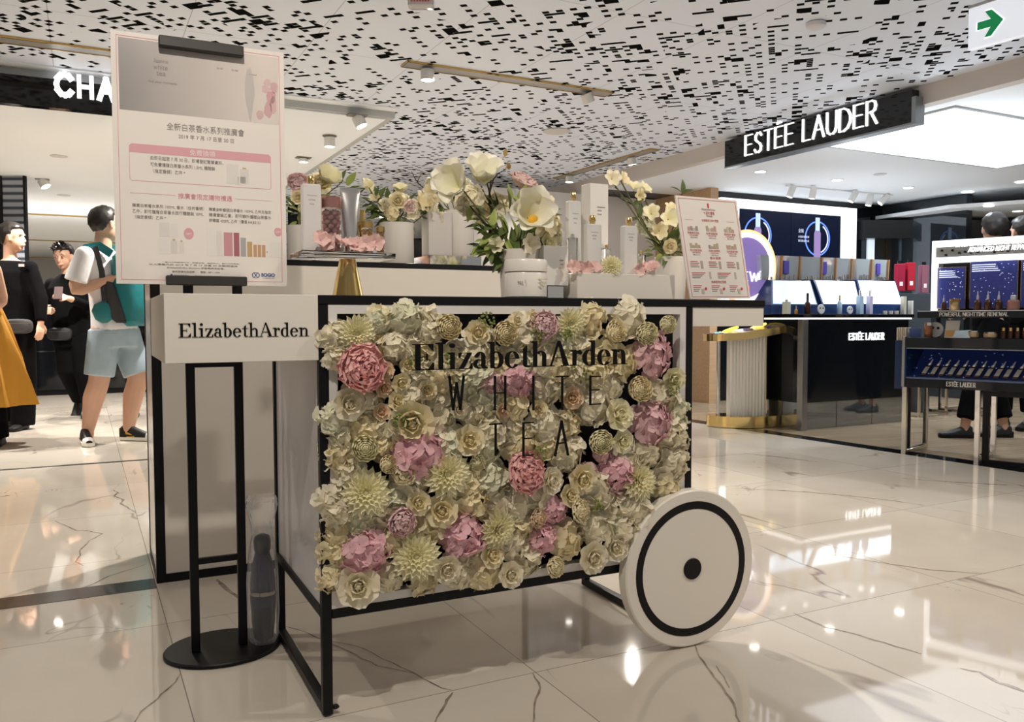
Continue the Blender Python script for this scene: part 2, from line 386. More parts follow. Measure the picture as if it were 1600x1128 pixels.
# the bold veins of the tiles, traced where they lie on the floor
vein_m = mat('marble_vein', (.27, .22, .18), .06, ior=1.5); vary(vein_m, .35, 18)
VEINS = [([(1240,958),(1262,968),(1290,980),(1340,992),(1380,1004),(1440,1022)], 7), ([(1500,1044),(1530,1050),(1560,1066),(1600,1080),(1640,1092)], 9),
 ([(1084,1005),(1092,1025),(1110,1050),(1130,1075),(1145,1100),(1158,1140)], 6), ([(178,766),(184,770),(178,775),(193,781),(188,786),(205,797),(212,801)], 9),
 ([(85,814),(100,820),(118,829),(133,829),(160,834),(140,845),(125,860),(126,868),(118,878),(130,884)], 4), ([(60,942),(95,930),(140,915),(170,900),(228,882)], 4),
 ([(338,905),(345,912),(360,925),(388,942)], 11), ([(515,1002),(560,1010),(600,1030),(640,1048),(660,1060),(690,1075),(706,1078)], 3), ([(440,978),(470,985),(515,1004),(590,1040),(650,1052)], 3),
 ([(706,1082),(695,1100),(678,1132)], 5), ([(832,1052),(845,1075),(835,1100),(833,1135)], 4), ([(1410,747),(1440,750),(1520,755),(1600,759)], 9), ([(1150,763),(1250,768),(1330,775),(1400,783),(1445,790)], 8),
 ([(1290,865),(1380,880),(1450,890),(1540,897)], 4), ([(1160,708),(1215,714),(1280,722)], 9), ([(282,1053),(268,1072),(245,1092),(222,1112),(205,1135)], 3), ([(0,776),(16,774)], 7), ([(1120,1040),(1140,1075)], 2)]
rv = random.Random(12)
for pts, wmm in VEINS:
    P = [atz(x, y, 0) for x, y in pts]; fine = []
    for a, c in zip(P, P[1:]):
        n = max(3, int((c-a).length/.03))
        for k in range(n): fine.append(a.lerp(c, k/n))
    fine.append(P[-1]); L_ = []; n = len(fine)
    for i, p in enumerate(fine):
        d = (fine[min(i+1, n-1)]-fine[max(i-1, 0)]); d.z = 0; d.normalize(); s_ = Vector((-d.y, d.x, 0))
        w_ = wmm*.0006*(.25+.9*math.sin(PI*(i+.3)/n))*rv.uniform(.5, 1.25)+.0006; j = rv.uniform(-.0025, .0025)
        L_.append([Vector((p.x, p.y, .0006))+s_*(j-w_), Vector((p.x, p.y, .0006))+s_*(j+w_)])
    b = B(); b.loft(L_, cap=False, closed=False); o = b.build('marble_vein', vein_m, None, True); o.parent = FLOOR; o.matrix_parent_inverse = (Matrix.Translation(TLOC) @ Matrix.Rotation(TA, 4, 'Z')).inverted()
# ================================================================ LETTER SHAPES
def R4(x0, z0, x1, z1): return [(x0,z0),(x1,z0),(x1,z1),(x0,z1)]
def arc(cx, cz, rx, rz, ix, iz, a0, a1, n=14, dx=0):
    out = []
    for k in range(n):
        a, b = [math.radians(a0+(a1-a0)*q/n) for q in (k, k+1)]
        out.append([(cx+rx*math.cos(a), cz+rz*math.sin(a)), (cx+rx*math.cos(b), cz+rz*math.sin(b)),
                    (cx+dx+ix*math.cos(b), cz+iz*math.sin(b)), (cx+dx+ix*math.cos(a), cz+iz*math.sin(a))])
    return out
def disc(cx, cz, r, n=14): return [[(cx+r*math.cos(2*PI*k/n), cz+r*math.sin(2*PI*k/n)) for k in range(n)]]
def flag(x, z, w=.13): return [[(x-w, z-.035), (x, z-.10), (x, z), (x-w, z-.012)]]
def serif_glyph(c):
    s = .035; P = []
    if c == 'E':
        P = [R4(.10,0,.27,1), R4(0,0,.74,s), R4(0,1-s,.72,1), R4(.27,.49,.52,.49+s), R4(.49,.38,.52,.63)]
        P += [[(.72,1),(.54,1-s),(.69,.74),(.72,.74)], [(.74,0),(.74,.28),(.71,.28),(.56,s)]]; return P, .80
    if c == 'l': return [R4(.12,0,.26,1.05), R4(0,0,.38,.03)] + flag(.13,1.05), .42
    if c == 'i': return [R4(.12,0,.26,.66), R4(0,0,.38,.03)] + flag(.13,.66) + disc(.18,.92,.095), .42
    if c == 'z':
        return [R4(0,.61,.47,.64), R4(0,0,.49,.03), [(.02,.02),(.17,.02),(.47,.62),(.32,.62)], [(0,.64),(0,.44),(.025,.44),(.1,.61)], [(.49,0),(.49,.22),(.465,.22),(.38,.03)]], .54
    if c == 'a':
        return [R4(.30,.08,.43,.46), [(.30,.0+.1),(.34,0),(.52,.0),(.52,.03),(.43,.08)]] + arc(.25,.46,.18,.20,.05,.165,0,165) + arc(.20,.18,.20,.19,.075,.15,60,300) + disc(.11,.49,.065), .54
    if c == 'b':
        return [R4(.10,0,.23,1.05)] + flag(.11,1.05) + arc(.30,.32,.28,.345,.13,.31,-130,130), .64
    if c == 'e':
        return [R4(.14,.345,.50,.375)] + arc(.28,.32,.275,.345,.135,.31,5,325), .60
    if c == 't':
        return [R4(.12,.10,.25,.74), R4(0,.61,.38,.64), [(.12,.74),(.25,.88),(.25,.70)]] + arc(.26,.14,.14,.155,.02,.12,180,330), .42
    if c == 'h':
        return [R4(.10,0,.23,1.05), R4(0,0,.33,.03), R4(.46,0,.59,.44), R4(.37,0,.69,.03)] + flag(.11,1.05) + arc(.39,.42,.20,.235,.07,.195,0,150), .72
    if c == 'n':
        return [R4(.10,0,.23,.66), R4(0,0,.33,.03), R4(.46,0,.59,.44), R4(.37,0,.69,.03)] + flag(.11,.66) + arc(.39,.42,.20,.235,.07,.195,0,150), .72
    if c == 'r':
        return [R4(.10,0,.23,.66), R4(0,0,.35,.03), disc(.40,.54,.075)[0]] + flag(.11,.66) + arc(.36,.44,.14,.215,.10,.17,60,170), .50
    if c == 'd':
        return [R4(.38,0,.51,1.05), R4(.51,0,.60,.03)] + flag(.39,1.05) + arc(.30,.32,.29,.345,.14,.31,50,310), .64
    if c == 'A':
        return [[(.06,.03),(.10,.03),(.42,1.02),(.36,1.02)], [(.36,1.05),(.44,1.05),(.80,.02),(.60,.02)], R4(.20,.33,.62,.33+s), R4(-.02,0,.22,.03), R4(.50,0,.88,.03)], .88
    return P, .4
def serif_text(name, s, x0, z0, width, height, m, y0, y1, parent=None, loc=None, rotz=0):
    tot = sum(serif_glyph(c)[1] for c in s); kx = width/tot
    b = B(); x = x0
    for c in s:
        P, adv = serif_glyph(c)
        for poly in P: b.prism([(x+px*kx, z0+pz*height) for px, pz in poly], y0, y1)
        x += adv*kx
    return b.build(name, m, parent, False, loc, rotz)
SANS = {'W': (1.0, [[(0,1),(.25,0),(.5,.8),(.75,0),(1,1)]]), 'H': (.8, [[(0,0),(0,1)],[(.8,0),(.8,1)],[(0,.5),(.8,.5)]]), 'I': (.1, [[(.05,0),(.05,1)]]),
        'T': (.8, [[(0,1),(.8,1)],[(.4,0),(.4,1)]]), 'E': (.7, [[(.7,1),(0,1),(0,0),(.7,0)],[(0,.52),(.6,.52)]]), 'A': (.9, [[(0,0),(.45,1),(.9,0)],[(.17,.36),(.73,.36)]]),
        'S': (.65, [[(.62,.85),(.5,.97),(.25,.98),(.07,.84),(.08,.66),(.25,.55),(.5,.43),(.62,.28),(.58,.1),(.38,.01),(.12,.04),(0,.16)]]),
        'L': (.6, [[(0,1),(0,0),(.6,0)]]), 'U': (.75, [[(0,1),(0,.3),(.08,.1),(.25,.01),(.5,.01),(.67,.1),(.75,.3),(.75,1)]]),
        'D': (.85, [[(0,0),(0,1),(.35,1),(.65,.88),(.83,.65),(.85,.5),(.83,.35),(.65,.12),(.35,0),(0,0)]]),
        'R': (.72, [[(0,0),(0,1),(.4,1),(.58,.93),(.64,.77),(.58,.6),(.4,.52),(0,.52)],[(.3,.52),(.72,0)]]),
        'C': (.95, [[(.92,.82),(.78,.94),(.55,1),(.3,.95),(.1,.78),(.02,.5),(.1,.22),(.3,.05),(.55,0),(.78,.06),(.92,.18)]]),
        'N': (.8, [[(0,0),(0,1),(.8,0),(.8,1)]]), 'e': (.55, [[(.02,.36),(.53,.36),(.52,.5),(.4,.63),(.25,.66),(.08,.58),(0,.36),(.04,.14),(.2,.01),(.38,.01),(.52,.12)]]),
        '-': (.3, [[(0,.36),(.3,.36)]]), 'u': (.5, [[(0,.65),(0,.2),(.1,.03),(.3,.01),(.5,.15)],[(.5,.65),(.5,0)]]), 't': (.34, [[(.14,.9),(.14,.12),(.22,.01),(.34,.03)],[(0,.65),(.32,.65)]]),
        'r': (.3, [[(0,0),(0,.65)],[(0,.45),(.12,.62),(.3,.65)]]), 'i': (.06, [[(.03,0),(.03,.65)],[(.03,.84),(.03,.92)]]), 'v': (.5, [[(0,.65),(.25,0),(.5,.65)]]),
        'É': (.7, [[(.7,1),(0,1),(0,0),(.7,0)],[(0,.52),(.6,.52)],[(.18,1.16),(.55,1.2)]]), ' ': (.35, []),
        'P': (.65, [[(0,0),(0,1),(.4,1),(.58,.93),(.65,.75),(.58,.57),(.4,.48),(0,.48)]]), 'O': (1.0, [[(.5,1),(.2,.92),(.02,.65),(.02,.35),(.2,.08),(.5,0),(.8,.08),(.98,.35),(.98,.65),(.8,.92),(.5,1)]]),
        'F': (.6, [[(.6,1),(0,1),(0,0)],[(0,.52),(.5,.52)]]), 'G': (.95, [[(.9,.85),(.7,.97),(.5,1),(.2,.92),(.02,.65),(.02,.35),(.2,.08),(.5,0),(.75,.03),(.9,.15),(.9,.45),(.6,.45)]]),
        'M': (1.0, [[(0,0),(.1,1),(.5,.2),(.9,1),(1,0)]]), 'K': (.7, [[(0,0),(0,1)],[(.65,1),(0,.42)],[(.2,.6),(.7,0)]]), 'B': (.65, [[(0,0),(0,1),(.4,1),(.55,.88),(.55,.66),(.4,.54),(0,.54)],[(.4,.54),(.6,.42),(.63,.2),(.5,.02),(0,0)]]),
        'V': (.8, [[(0,1),(.4,0),(.8,1)]]), 'Y': (.7, [[(0,1),(.35,.5),(.7,1)],[(.35,.5),(.35,0)]])}
def sans_text(name, s, x0, z0, width, height, th, m, y0, y1, parent=None, loc=None, rotz=0, gap=.22, thin=None, shear=0):
    """letters drawn as flat strokes; upright strokes th wide, level strokes thin wide"""
    thin = thin or th*.6
    gl = [(SANS[c][0], SANS[c][1]) for c in s]
    tot = sum(w for w, _ in gl) + gap*(len(s)-1); k = width/tot
    b = B(); x = x0
    for w, st in gl:
        for pl in st:
            pts = [(x+px*k+pz*height*shear, z0+pz*height) for px, pz in pl]
            for i, ((ax, az), (bx, bz)) in enumerate(zip(pts, pts[1:])):
                dx, dz = bx-ax, bz-az; l = math.hypot(dx, dz) or 1; nx, nz = -dz/l, dx/l
                wd = (th*abs(nx)+thin*abs(nz))/2
                ex, ez = dx/l*wd*.8, dz/l*wd*.8
                b.prism([(ax-ex+nx*wd, az-ez+nz*wd), (ax-ex-nx*wd, az-ez-nz*wd), (bx+ex-nx*wd, bz+ez-nz*wd), (bx+ex+nx*wd, bz+ez+nz*wd)], y0, y1)
        x += (w+gap)*k
    return b.build(name, m, parent, False, loc, rotz)

# ================================================================ FLOWERS (unit radius, facing +z)
def petal(b, az, r0, z0, a0, a1, ln, w, cup=.35, ruf=0., nl=4, nw=4, tip=.55, seed=0, c=(0,0,0)):
    """a0, a1: angle of the petal from the axis at its root and its tip"""
    rnd = random.Random(seed); ph = rnd.random()*6.28; rows = []
    r, z = r0, z0; ca, sa = math.cos(az), math.sin(az)
    for i in range(nl+1):
        t = i/nl; a = a0+(a1-a0)*t
        if i: r += ln/nl*math.sin(a); z += ln/nl*math.cos(a)
        ww = w*(math.sin(PI*min(1, .12+t*.88*tip*1.15))**.8 if t < 1 else (.55 if tip > .5 else .25)*1)
        row = []
        for j in range(nw+1):
            s = -1+2*j/nw
            zz = cup*w*s*s
            rr = r - zz*math.cos(a); z2 = z + zz*math.sin(a)
            if ruf: q = ruf*math.sin(s*5+ph+t*2)*t; rr += q*math.cos(a); z2 += q*.8
            if i == nl: rr -= (s*s)*.10*ln*math.sin(a); z2 -= (s*s)*.10*ln*math.cos(a)
            x, y = rr, s*ww
            row.append((c[0]+x*ca-y*sa, c[1]+x*sa+y*ca, c[2]+z2))
        rows.append(row)
    b.loft(rows, cap=False, closed=False)
def mk_rose(seed, layers=4, openness=1.0, n0=4, ruf=.02):
    rnd = random.Random(seed); b = B()
    b.lathe([(.05,.1),(.16,.3),(.13,.5),(.04,.58)], 10)
    for L in range(layers):
        n = n0+L; f = L/(layers-1)
        for k in range(n):
            az = 2*PI*k/n+L*.7+rnd.uniform(-.15,.15)
            petal(b, az, .10+.10*f, .12-.1*f, .1+.9*f*openness, .02+1.25*f*f*openness+rnd.uniform(-.08,.1), .52+.32*f, (.24+.26*f)*(1+rnd.uniform(-.1,.1)), .45-.25*f, ruf+.05*f, 4, 4, .55, seed*99+L*9+k)
    return b
def mk_ranunculus(seed):
    rnd = random.Random(seed); b = B(); b.sph((0,0,.42), .13, n=10, m=5)
    for L in range(7):
        f = L/6; n = 5+L
        for k in range(n):
            az = 2*PI*k/n+L*.5
            petal(b, az, .08+.42*f, .28-.28*f, .55+.35*f-.3, -.55+.75*f, .42+.12*f, .17+.17*f, .6-.2*f, .01, 4, 3, .55, seed*9+L*13+k)
    return b
def mk_peony(seed):
    rnd = random.Random(seed); b = B()
    for L in range(6):
        f = L/5; n = 5+int(2*L)
        for k in range(n):
            az = 2*PI*k/n+rnd.uniform(-.3,.3)
            petal(b, az, .06+.30*f, .24-.22*f, .15+.65*f, -.25+1.15*f+rnd.uniform(-.2,.2), .46+.22*f+rnd.uniform(-.05,.06), .27+.13*f, .45, .045, 5, 5, .5, seed*77+L*17+k)
    return b
def mk_dahlia(seed, n0=9, L0=5):
    rnd = random.Random(seed); b = B(); b.sph((0,0,.22), .12, n=8, m=5)
    for L in range(L0):
        f = L/(L0-1); n = n0+L*3
        for k in range(n):
            az = 2*PI*k/n+L*.37+rnd.uniform(-.08,.08)
            petal(b, az, .08+.08*f, .18-.15*f, .35+.95*f, .55+.95*f, .34+.5*f, .085+.045*f, .55, .0, 4, 2, .42, L*31+k)
    return b
def mk_hydrangea(seed, nf=26, pr=.25):
    rnd = random.Random(seed); b = B()
    for k in range(nf):
        g = (k+.5)/nf; th = math.acos(1-g*.95)*1.0; az = k*2.39996+rnd.uniform(-.25,.25)
        d = Vector((math.sin(th)*math.cos(az), math.sin(th)*math.sin(az), math.cos(th)*.62)); rr = .74+rnd.uniform(-.10,.12)
        q = Vector((d.x, d.y, d.z+.3)).normalized().to_track_quat('Z', 'Y').to_matrix().to_4x4()
        b.M = Matrix.Translation(d*rr) @ q @ Matrix.Rotation(rnd.random()*3, 4, 'Z') @ Matrix.Rotation(rnd.uniform(-.5,.5), 4, 'X')
        for j in range(4):
            petal(b, j*PI/2+rnd.uniform(-.15,.15), .015, 0, 1.1, 1.75+rnd.uniform(-.4,.3), pr*(1+rnd.uniform(-.15,.2)), pr*.62, .18, .05, 3, 3, .58, seed*50+k*4+j)
    b.M = None; return b
def mk_bloom(seed, n=6, ln=.8, w=.36, open_=1.0, cup=.35, tip=.6):      # magnolia / orchid like open bloom
    rnd = random.Random(seed); b = B()
    for k in range(n):
        az = 2*PI*k/n + (.2 if k % 2 else 0)
        petal(b, az, .06, .05+(k % 2)*.03, .55*open_, 1.15*open_+rnd.uniform(-.15,.15), ln, w, cup, .03, 6, 6, tip, seed*7+k)
    return b
def mk_leaf(b, p, d, ln, w, up=(0,0,1), bend=.2):
    d = Vector(d).normalized(); s = d.cross(Vector(up)); s = s.normalized() if s.length > .01 else Vector((1,0,0)); u = s.cross(d)
    rows = []
    for i in range(6):
        t = i/5; c = Vector(p)+d*ln*t - u*bend*ln*t*t; ww = w*math.sin(PI*(.06+.94*t)**.8)*.5+.0004
        rows.append([c-s*ww+u*ww*.3, c, c+s*ww+u*ww*.3])
    b.loft(rows, cap=False, closed=False)
def flower_mat(name, c, c2=None, rough=.6):
    """petal colour runs from c2 at the heart to c at the rim, with slight mottling"""
    m, nt, p, L = node_mat(name)
    tc = nt.nodes.new('ShaderNodeTexCoord'); n = nt.nodes.new('ShaderNodeTexNoise'); n.inputs['Scale'].default_value = 2.2; n.inputs['Detail'].default_value = 2
    L.new(tc.outputs['Object'], n.inputs['Vector'])
    ln = nt.nodes.new('ShaderNodeVectorMath'); ln.operation = 'LENGTH'; L.new(tc.outputs['Object'], ln.inputs[0])
    c2 = c2 or tuple(x*.85 for x in c)
    mx = nt.nodes.new('ShaderNodeMix'); mx.data_type = 'RGBA'
    L.new(mth(nt, 'ADD', mth(nt, 'MULTIPLY', ln.outputs['Value'], .75), mth(nt, 'MULTIPLY', mth(nt, 'SUBTRACT', n.outputs['Fac'], .5), .6), True), mx.inputs[0])
    mx.inputs[6].default_value = (*c2, 1); mx.inputs[7].default_value = (*c, 1)
    L.new(mx.outputs[2], p.inputs['Base Color']); p.inputs['Roughness'].default_value = rough
    tr = nt.nodes.new('ShaderNodeBsdfTranslucent'); L.new(mx.outputs[2], tr.inputs[0])
    ms = nt.nodes.new('ShaderNodeMixShader'); ms.inputs[0].default_value = .22
    out = nt.nodes['Material Output']; L.new(p.outputs[0], ms.inputs[1]); L.new(tr.outputs[0], ms.inputs[2]); L.new(ms.outputs[0], out.inputs[0])
    return m
FM = dict(ivory=flower_mat('petal_ivory', (.91,.84,.62), (.90,.78,.46)), white=flower_mat('petal_white', (.91,.86,.72), (.89,.81,.57)),
          lemon=flower_mat('petal_lemon', (.92,.89,.70), (.91,.85,.52)), pink=flower_mat('petal_pink', (.90,.62,.66), (.88,.50,.56)),
          salmon=flower_mat('petal_salmon', (.90,.58,.56), (.88,.42,.40)), pale=flower_mat('petal_pale_pink', (.88,.68,.67), (.84,.56,.57)),
          mauve=flower_mat('petal_dusty_pink', (.84,.59,.61), (.80,.49,.53)), peach=flower_mat('petal_peach', (.86,.72,.52), (.86,.60,.38)),
          sage=flower_mat('petal_sage', (.86,.84,.68), (.80,.79,.56)))
LEAF = mat('leaf_green', (.09,.13,.035), .45); LEAFL = mat('leaf_light_green', (.30,.36,.09), .45); TWIG = mat('twig_brown', (.05,.03,.02), .7); TWIGG = mat('twig_green', (.14,.15,.05), .6)
BERRY = mat('green_filler', (.22,.26,.07), .5)
def fmesh(b, n): return b.mesh(n, FM['ivory'], True, fix=False)
FL = dict(rose=[fmesh(mk_rose(s), 'rose') for s in (1, 2, 3)], ranunculus=[fmesh(mk_ranunculus(s), 'ranunculus') for s in (1, 2)],
          peony=[fmesh(mk_peony(s), 'peony') for s in (1, 2)], dahlia=[fmesh(mk_dahlia(s), 'dahlia') for s in (1, 2)],
          hydrangea=[fmesh(mk_hydrangea(s, 22, .34), 'hydrangea') for s in (1, 2, 3)], floret_cluster=[fmesh(mk_hydrangea(s, 15, .46), 'floret_cluster') for s in (11, 12, 13, 14)], carnation=[fmesh(mk_peony(s), 'carnation') for s in (5,)])
def coloured(me, key):
    k = me.name+'|'+key
    if k in CC: return CC[k]
    m = me.copy(); m.materials[0] = FM[key]; CC[k] = m; return m
CC = {}
def flower(kind, key, parent, p, r, d=(0,-1,0), v=0, name=None, spin=None):
    me = coloured(FL[kind][v % len(FL[kind])], key)
    o = link(name or kind, me, parent, Vector(p))
    o.rotation_mode = 'QUATERNION'
    from mathutils import Quaternion
    o.rotation_quaternion = Vector(d).normalized().to_track_quat('Z', 'Y') @ Quaternion((0,0,1), random.random()*6.28 if spin is None else spin)
    o.scale = (r, r, r); return o

# ================================================================ THE CART
CW, CD, CH, RB = 1.0257, .5497, .9468, .2222
t_ = .022
cart = thing('flower_cart', 'black framed white cart with a wall of silk flowers and one white disc wheel', 'cart', K(0,0,0), KA)
for x in (0, CW-t_):
    for y in (0, CD-t_):
        b = B(); b.bbox(x, y, .004, x+t_, y+t_, CH-.021, .0015); b.build('post', black, cart)
for x in (0, CW-t_):
    b = B(); b.bbox(x, t_, .004, x+t_, CD-t_, .004+t_, .0015); b.build('floor_rail', black, cart)
    b = B(); b.bbox(x, t_, RB, x+t_, CD-t_, RB+t_, .0015); b.build('lower_rail', black, cart)
for y in (0, CD-t_):
    b = B(); b.bbox(t_, y, RB, CW-t_, y+t_, RB+t_, .0015); b.build('lower_rail', black, cart)
b = B(); b.bbox(0, 0, CH-.021, 1.285, CD, CH, .002); b.build('table_top', black, cart)
b = B(); b.box(.006, t_, RB+t_, .012, CD-t_, CH-.021); b.build('side_panel', white_gloss, cart)
b = B(); b.box(CW-.012, t_, RB+t_, CW-.006, CD-t_, CH-.021); b.build('side_panel', white_gloss, cart)
b = B(); b.box(t_, CD-.014, RB+t_, CW-t_, CD-.008, CH-.021); b.build('back_panel', white_gloss, cart)
b = B(); b.box(t_, t_, RB+.004, CW-t_, CD-t_, RB+.012); b.build('bottom_panel', white_panel, cart)
b = B(); b.lathe([(.006,0),(.009,.003),(.006,.008)], 10, (CW*0+.03, .011, 0.012)); b.build('foot_screw', black, cart)
# wings
wg = B(); wg.bbox(-.313, .001, .8035, 0, .46, .9468, .001); wg = wg.build('wing_box', white_panel, cart)
wg2 = B(); wg2.bbox(CW, .004, .8725, 1.283, CD-.004, CH-.021, .001); wg2.build('wing_box', white_panel, cart)
serif_text('lettering', 'ElizabethArden', -.286, .857, .266, .0285, print_black, -.0004, .0008, cart)
# white inner frame, black backing
x0, x1, z0, z1 = t_, CW-t_, RB+t_, CH-.021
fp = B()
w = .02
fp.box(x0, .002, z0, x0+w, .05, z1); fp.box(x1-w, .002, z0, x1, .05, z1); fp.box(x0+w, .002, z1-w, x1-w, .05, z1); fp.box(x0+w, .002, z0, x1-w, .05, z0+w)
fp.mi = 1; fp.box(x0+w, .034, z0+w, x1-w, .04, z1-w)
fp = fp.build('flower_panel', [mat('white_frame', (.74,.72,.70), .4), black], cart)
# blooms: position read on the panel, radius in photo pixels
FLW = [
 (562,578,41,'peony','salmon'),(658,705,44,'hydrangea','pink'),(816,742,37,'peony','salmon'),(852,508,23,'carnation','pale'),(1028,556,36,'hydrangea','mauve'),
 (815,598,30,'hydrangea','pink'),(775,600,22,'hydrangea','pale'),(1026,662,38,'hydrangea','mauve'),(968,742,32,'hydrangea','pink'),(728,838,38,'hydrangea','pink'),(626,815,25,'carnation','pale'),
 (575,868,40,'hydrangea','pink'),(872,800,25,'hydrangea','pink'),(853,845,26,'hydrangea','pink'),(925,742,18,'hydrangea','pale'),(950,712,18,'hydrangea','mauve'),
 (573,772,38,'dahlia','lemon'),(700,742,38,'dahlia','lemon'),(652,872,38,'dahlia','lemon'),(1000,752,32,'dahlia','lemon'),(780,828,32,'dahlia','lemon'),(560,520,28,'dahlia','lemon'),(895,505,24,'dahlia','lemon'),
 (702,512,27,'ranunculus','ivory'),(750,520,19,'rose','ivory'),(790,520,26,'ranunculus','ivory'),(545,632,25,'rose','white'),(603,580,15,'rose','peach'),(628,598,15,'rose','ivory'),(601,606,15,'rose','peach'),
 (622,628,15,'rose','ivory'),(600,645,13,'rose','peach'),(640,572,13,'rose','ivory'),(646,660,34,'rose','ivory'),(736,690,23,'rose','ivory'),(572,702,28,'ranunculus','lemon'),(606,728,20,'ranunculus','ivory'),(748,724,17,'ranunculus','lemon'),
 (655,788,19,'rose','ivory'),(692,800,25,'rose','ivory'),(770,870,20,'rose','ivory'),(562,918,32,'rose','white'),(940,690,26,'ranunculus','lemon'),(968,650,24,'rose','lemon'),(1000,610,27,'ranunculus','ivory'),
 (975,690,18,'rose','lemon'),(1045,506,19,'ranunculus','lemon'),(1012,520,24,'ranunculus','lemon'),(962,520,24,'ranunculus','ivory'),(1056,592,18,'rose','lemon'),(862,752,21,'rose','white'),(912,748,23,'rose','ivory'),
 (893,776,17,'rose','ivory'),(928,872,24,'rose','white'),(965,858,20,'rose','white'),(898,622,17,'rose','peach'),(788,642,12,'rose','peach'),(835,498,13,'rose','ivory'),(868,888,17,'carnation','ivory'),(845,640,14,'rose','ivory'),
 (812,500,12,'rose','ivory'),(670,610,15,'rose','ivory'),(905,800,20,'carnation','ivory'),(840,810,17,'carnation','peach'),(800,900,20,'rose','white'),(720,640,14,'rose','white'),(700,890,22,'rose','white'),(632,742,20,'carnation','ivory'),
]
rp = random.Random(5)
cnt = {}
def place_on_panel(x, y, r, kind, key, dep):
    u, z = kp(x, y, -.03); s = r*(K(u,-.03).y)/F
    n = cnt.get(kind, 0); cnt[kind] = n+1
    flower(kind, key, fp, (u, dep, z), s, (rp.uniform(-.25,.25), -1, rp.uniform(-.15,.25)), n)
for x, y, r, kind, key in FLW:
    place_on_panel(x, y, r*1.16, kind, key, -.014 if kind != 'hydrangea' else .000)
# loose white and sage florets fill what the named blooms leave
pts = [(x, y, r) for x, y, r, _, _ in FLW]; filler = 0
cand = []
for gy in range(500, 950, 11):
    for gx in range(530, 1075, 11): cand.append((gx+rp.uniform(-5,5), gy+rp.uniform(-5,5)))
rp.shuffle(cand)
for gx, gy in cand:
    if gy > 955-(gx-515)*.165-14: continue
    if gx > 1068 or (gx > 985 and gy > 765): continue
    if all(math.hypot(gx-a, gy-c) > (r*.70+13) for a, c, r in pts):
        if filler >= 89: break
        r = rp.uniform(28, 36); key = rp.choice(['white','white','ivory','ivory','white','sage'])
        place_on_panel(gx, gy, r, 'floret_cluster', key, .006+rp.random()*.008); pts.append((gx, gy, r*.60)); filler += 1
# two clusters spill over the frame
for x, y, r, key in ((640,497,26,'sage'),(672,520,22,'white'),(532,560,20,'white'),(620,540,22,'white'),(1056,680,24,'white'),(1062,720,22,'white'),(533,800,22,'white'),(1000,800,24,'white'),(985,830,24,'white'),(600,500,18,'sage')):
    place_on_panel(x, y, r*1.15, 'floret_cluster', key, -.008)
# greenery
for x, y, r in ((905,578,22),(640,655,16),(845,706,15),(625,655,14),(840,520,14),(760,500,14),(884,520,12),(1050,605,12),(700,560,12),(930,790,12),(648,560,12)):
    g = B(); u, z = kp(x, y, -.03); s = r*(K(u,-.03).y)/F
    for k in range(26):
        a = rp.random()*6.28; q = rp.random()**.5*s; p = (u+q*math.cos(a), -.03-rp.random()*.012, z+q*math.sin(a))
        g.sph(p, .0032, n=6, m=4)
    g.build('greenery', BERRY, fp)
# lettering floating just before the blooms
u0, zb = kp(645, 577.5, -.07); u1, zt = kp(981, 573, -.07)
L1 = serif_text('lettering', 'ElizabethArden', u0, zb-.002, u1-u0, .0585, print_black, -.072, -.066, cart)
for ch, cx, y0_, y1_, wpx in (('W',714,588,640,22),('H',782,588,640,16),('I',834,588,640,4),('T',879,588,640,18),('E',931,588,632,16),('T',775,662,712,18),('E',826,660,712,15),('A',878,658,712,20)):
    ua, za = kp(cx-wpx/2, y1_, -.058); ub, zb2 = kp(cx+wpx/2, y0_, -.058)
    sans_text('lettering', ch, ua, za, ub-ua, zb2-za, .0048, print_black, -.058, -.054, cart, thin=.003)
# wheel
wc = (.997, .2165)
wh = B()
def ring_xz(b, c, r0, r1, y0, y1, n=72):
    P = lambda r, y, k: (c[0]+r*math.cos(2*PI*k/n), y, c[1]+r*math.sin(2*PI*k/n))
    b.loft([[P(r0,y0,k) for k in range(n)], [P(r1,y0,k) for k in range(n)], [P(r1,y1,k) for k in range(n)], [P(r0,y1,k) for k in range(n)], [P(r0,y0,k) for k in range(n)]], cap=False)
def disc_xz(b, c, r, y0, y1, ch=.004, n=72):
    P = lambda r, y: [(c[0]+r*math.cos(2*PI*k/n), y, c[1]+r*math.sin(2*PI*k/n)) for k in range(n)]
    b.loft([P(r-ch, y0), P(r, y0+ch), P(r, y1-ch), P(r-ch, y1)])
disc_xz(wh, wc, .2145, -.042, -.004)
whl = wh.build('wheel', mat('white_wheel', (.82,.77,.69), .35), cart)
b = B(); ring_xz(b, wc, .163, .184, -.0428, -.038); b.build('wheel_ring', black, whl)
b = B(); disc_xz(b, wc, .029, -.046, -.041, .001, 32); b.build('hub_cap', black, whl)
FM['magnolia'] = flower_mat('petal_magnolia', (.93,.90,.82), (.88,.86,.58))
FM['blush'] = flower_mat('petal_blush', (.90,.70,.67), (.88,.62,.58))
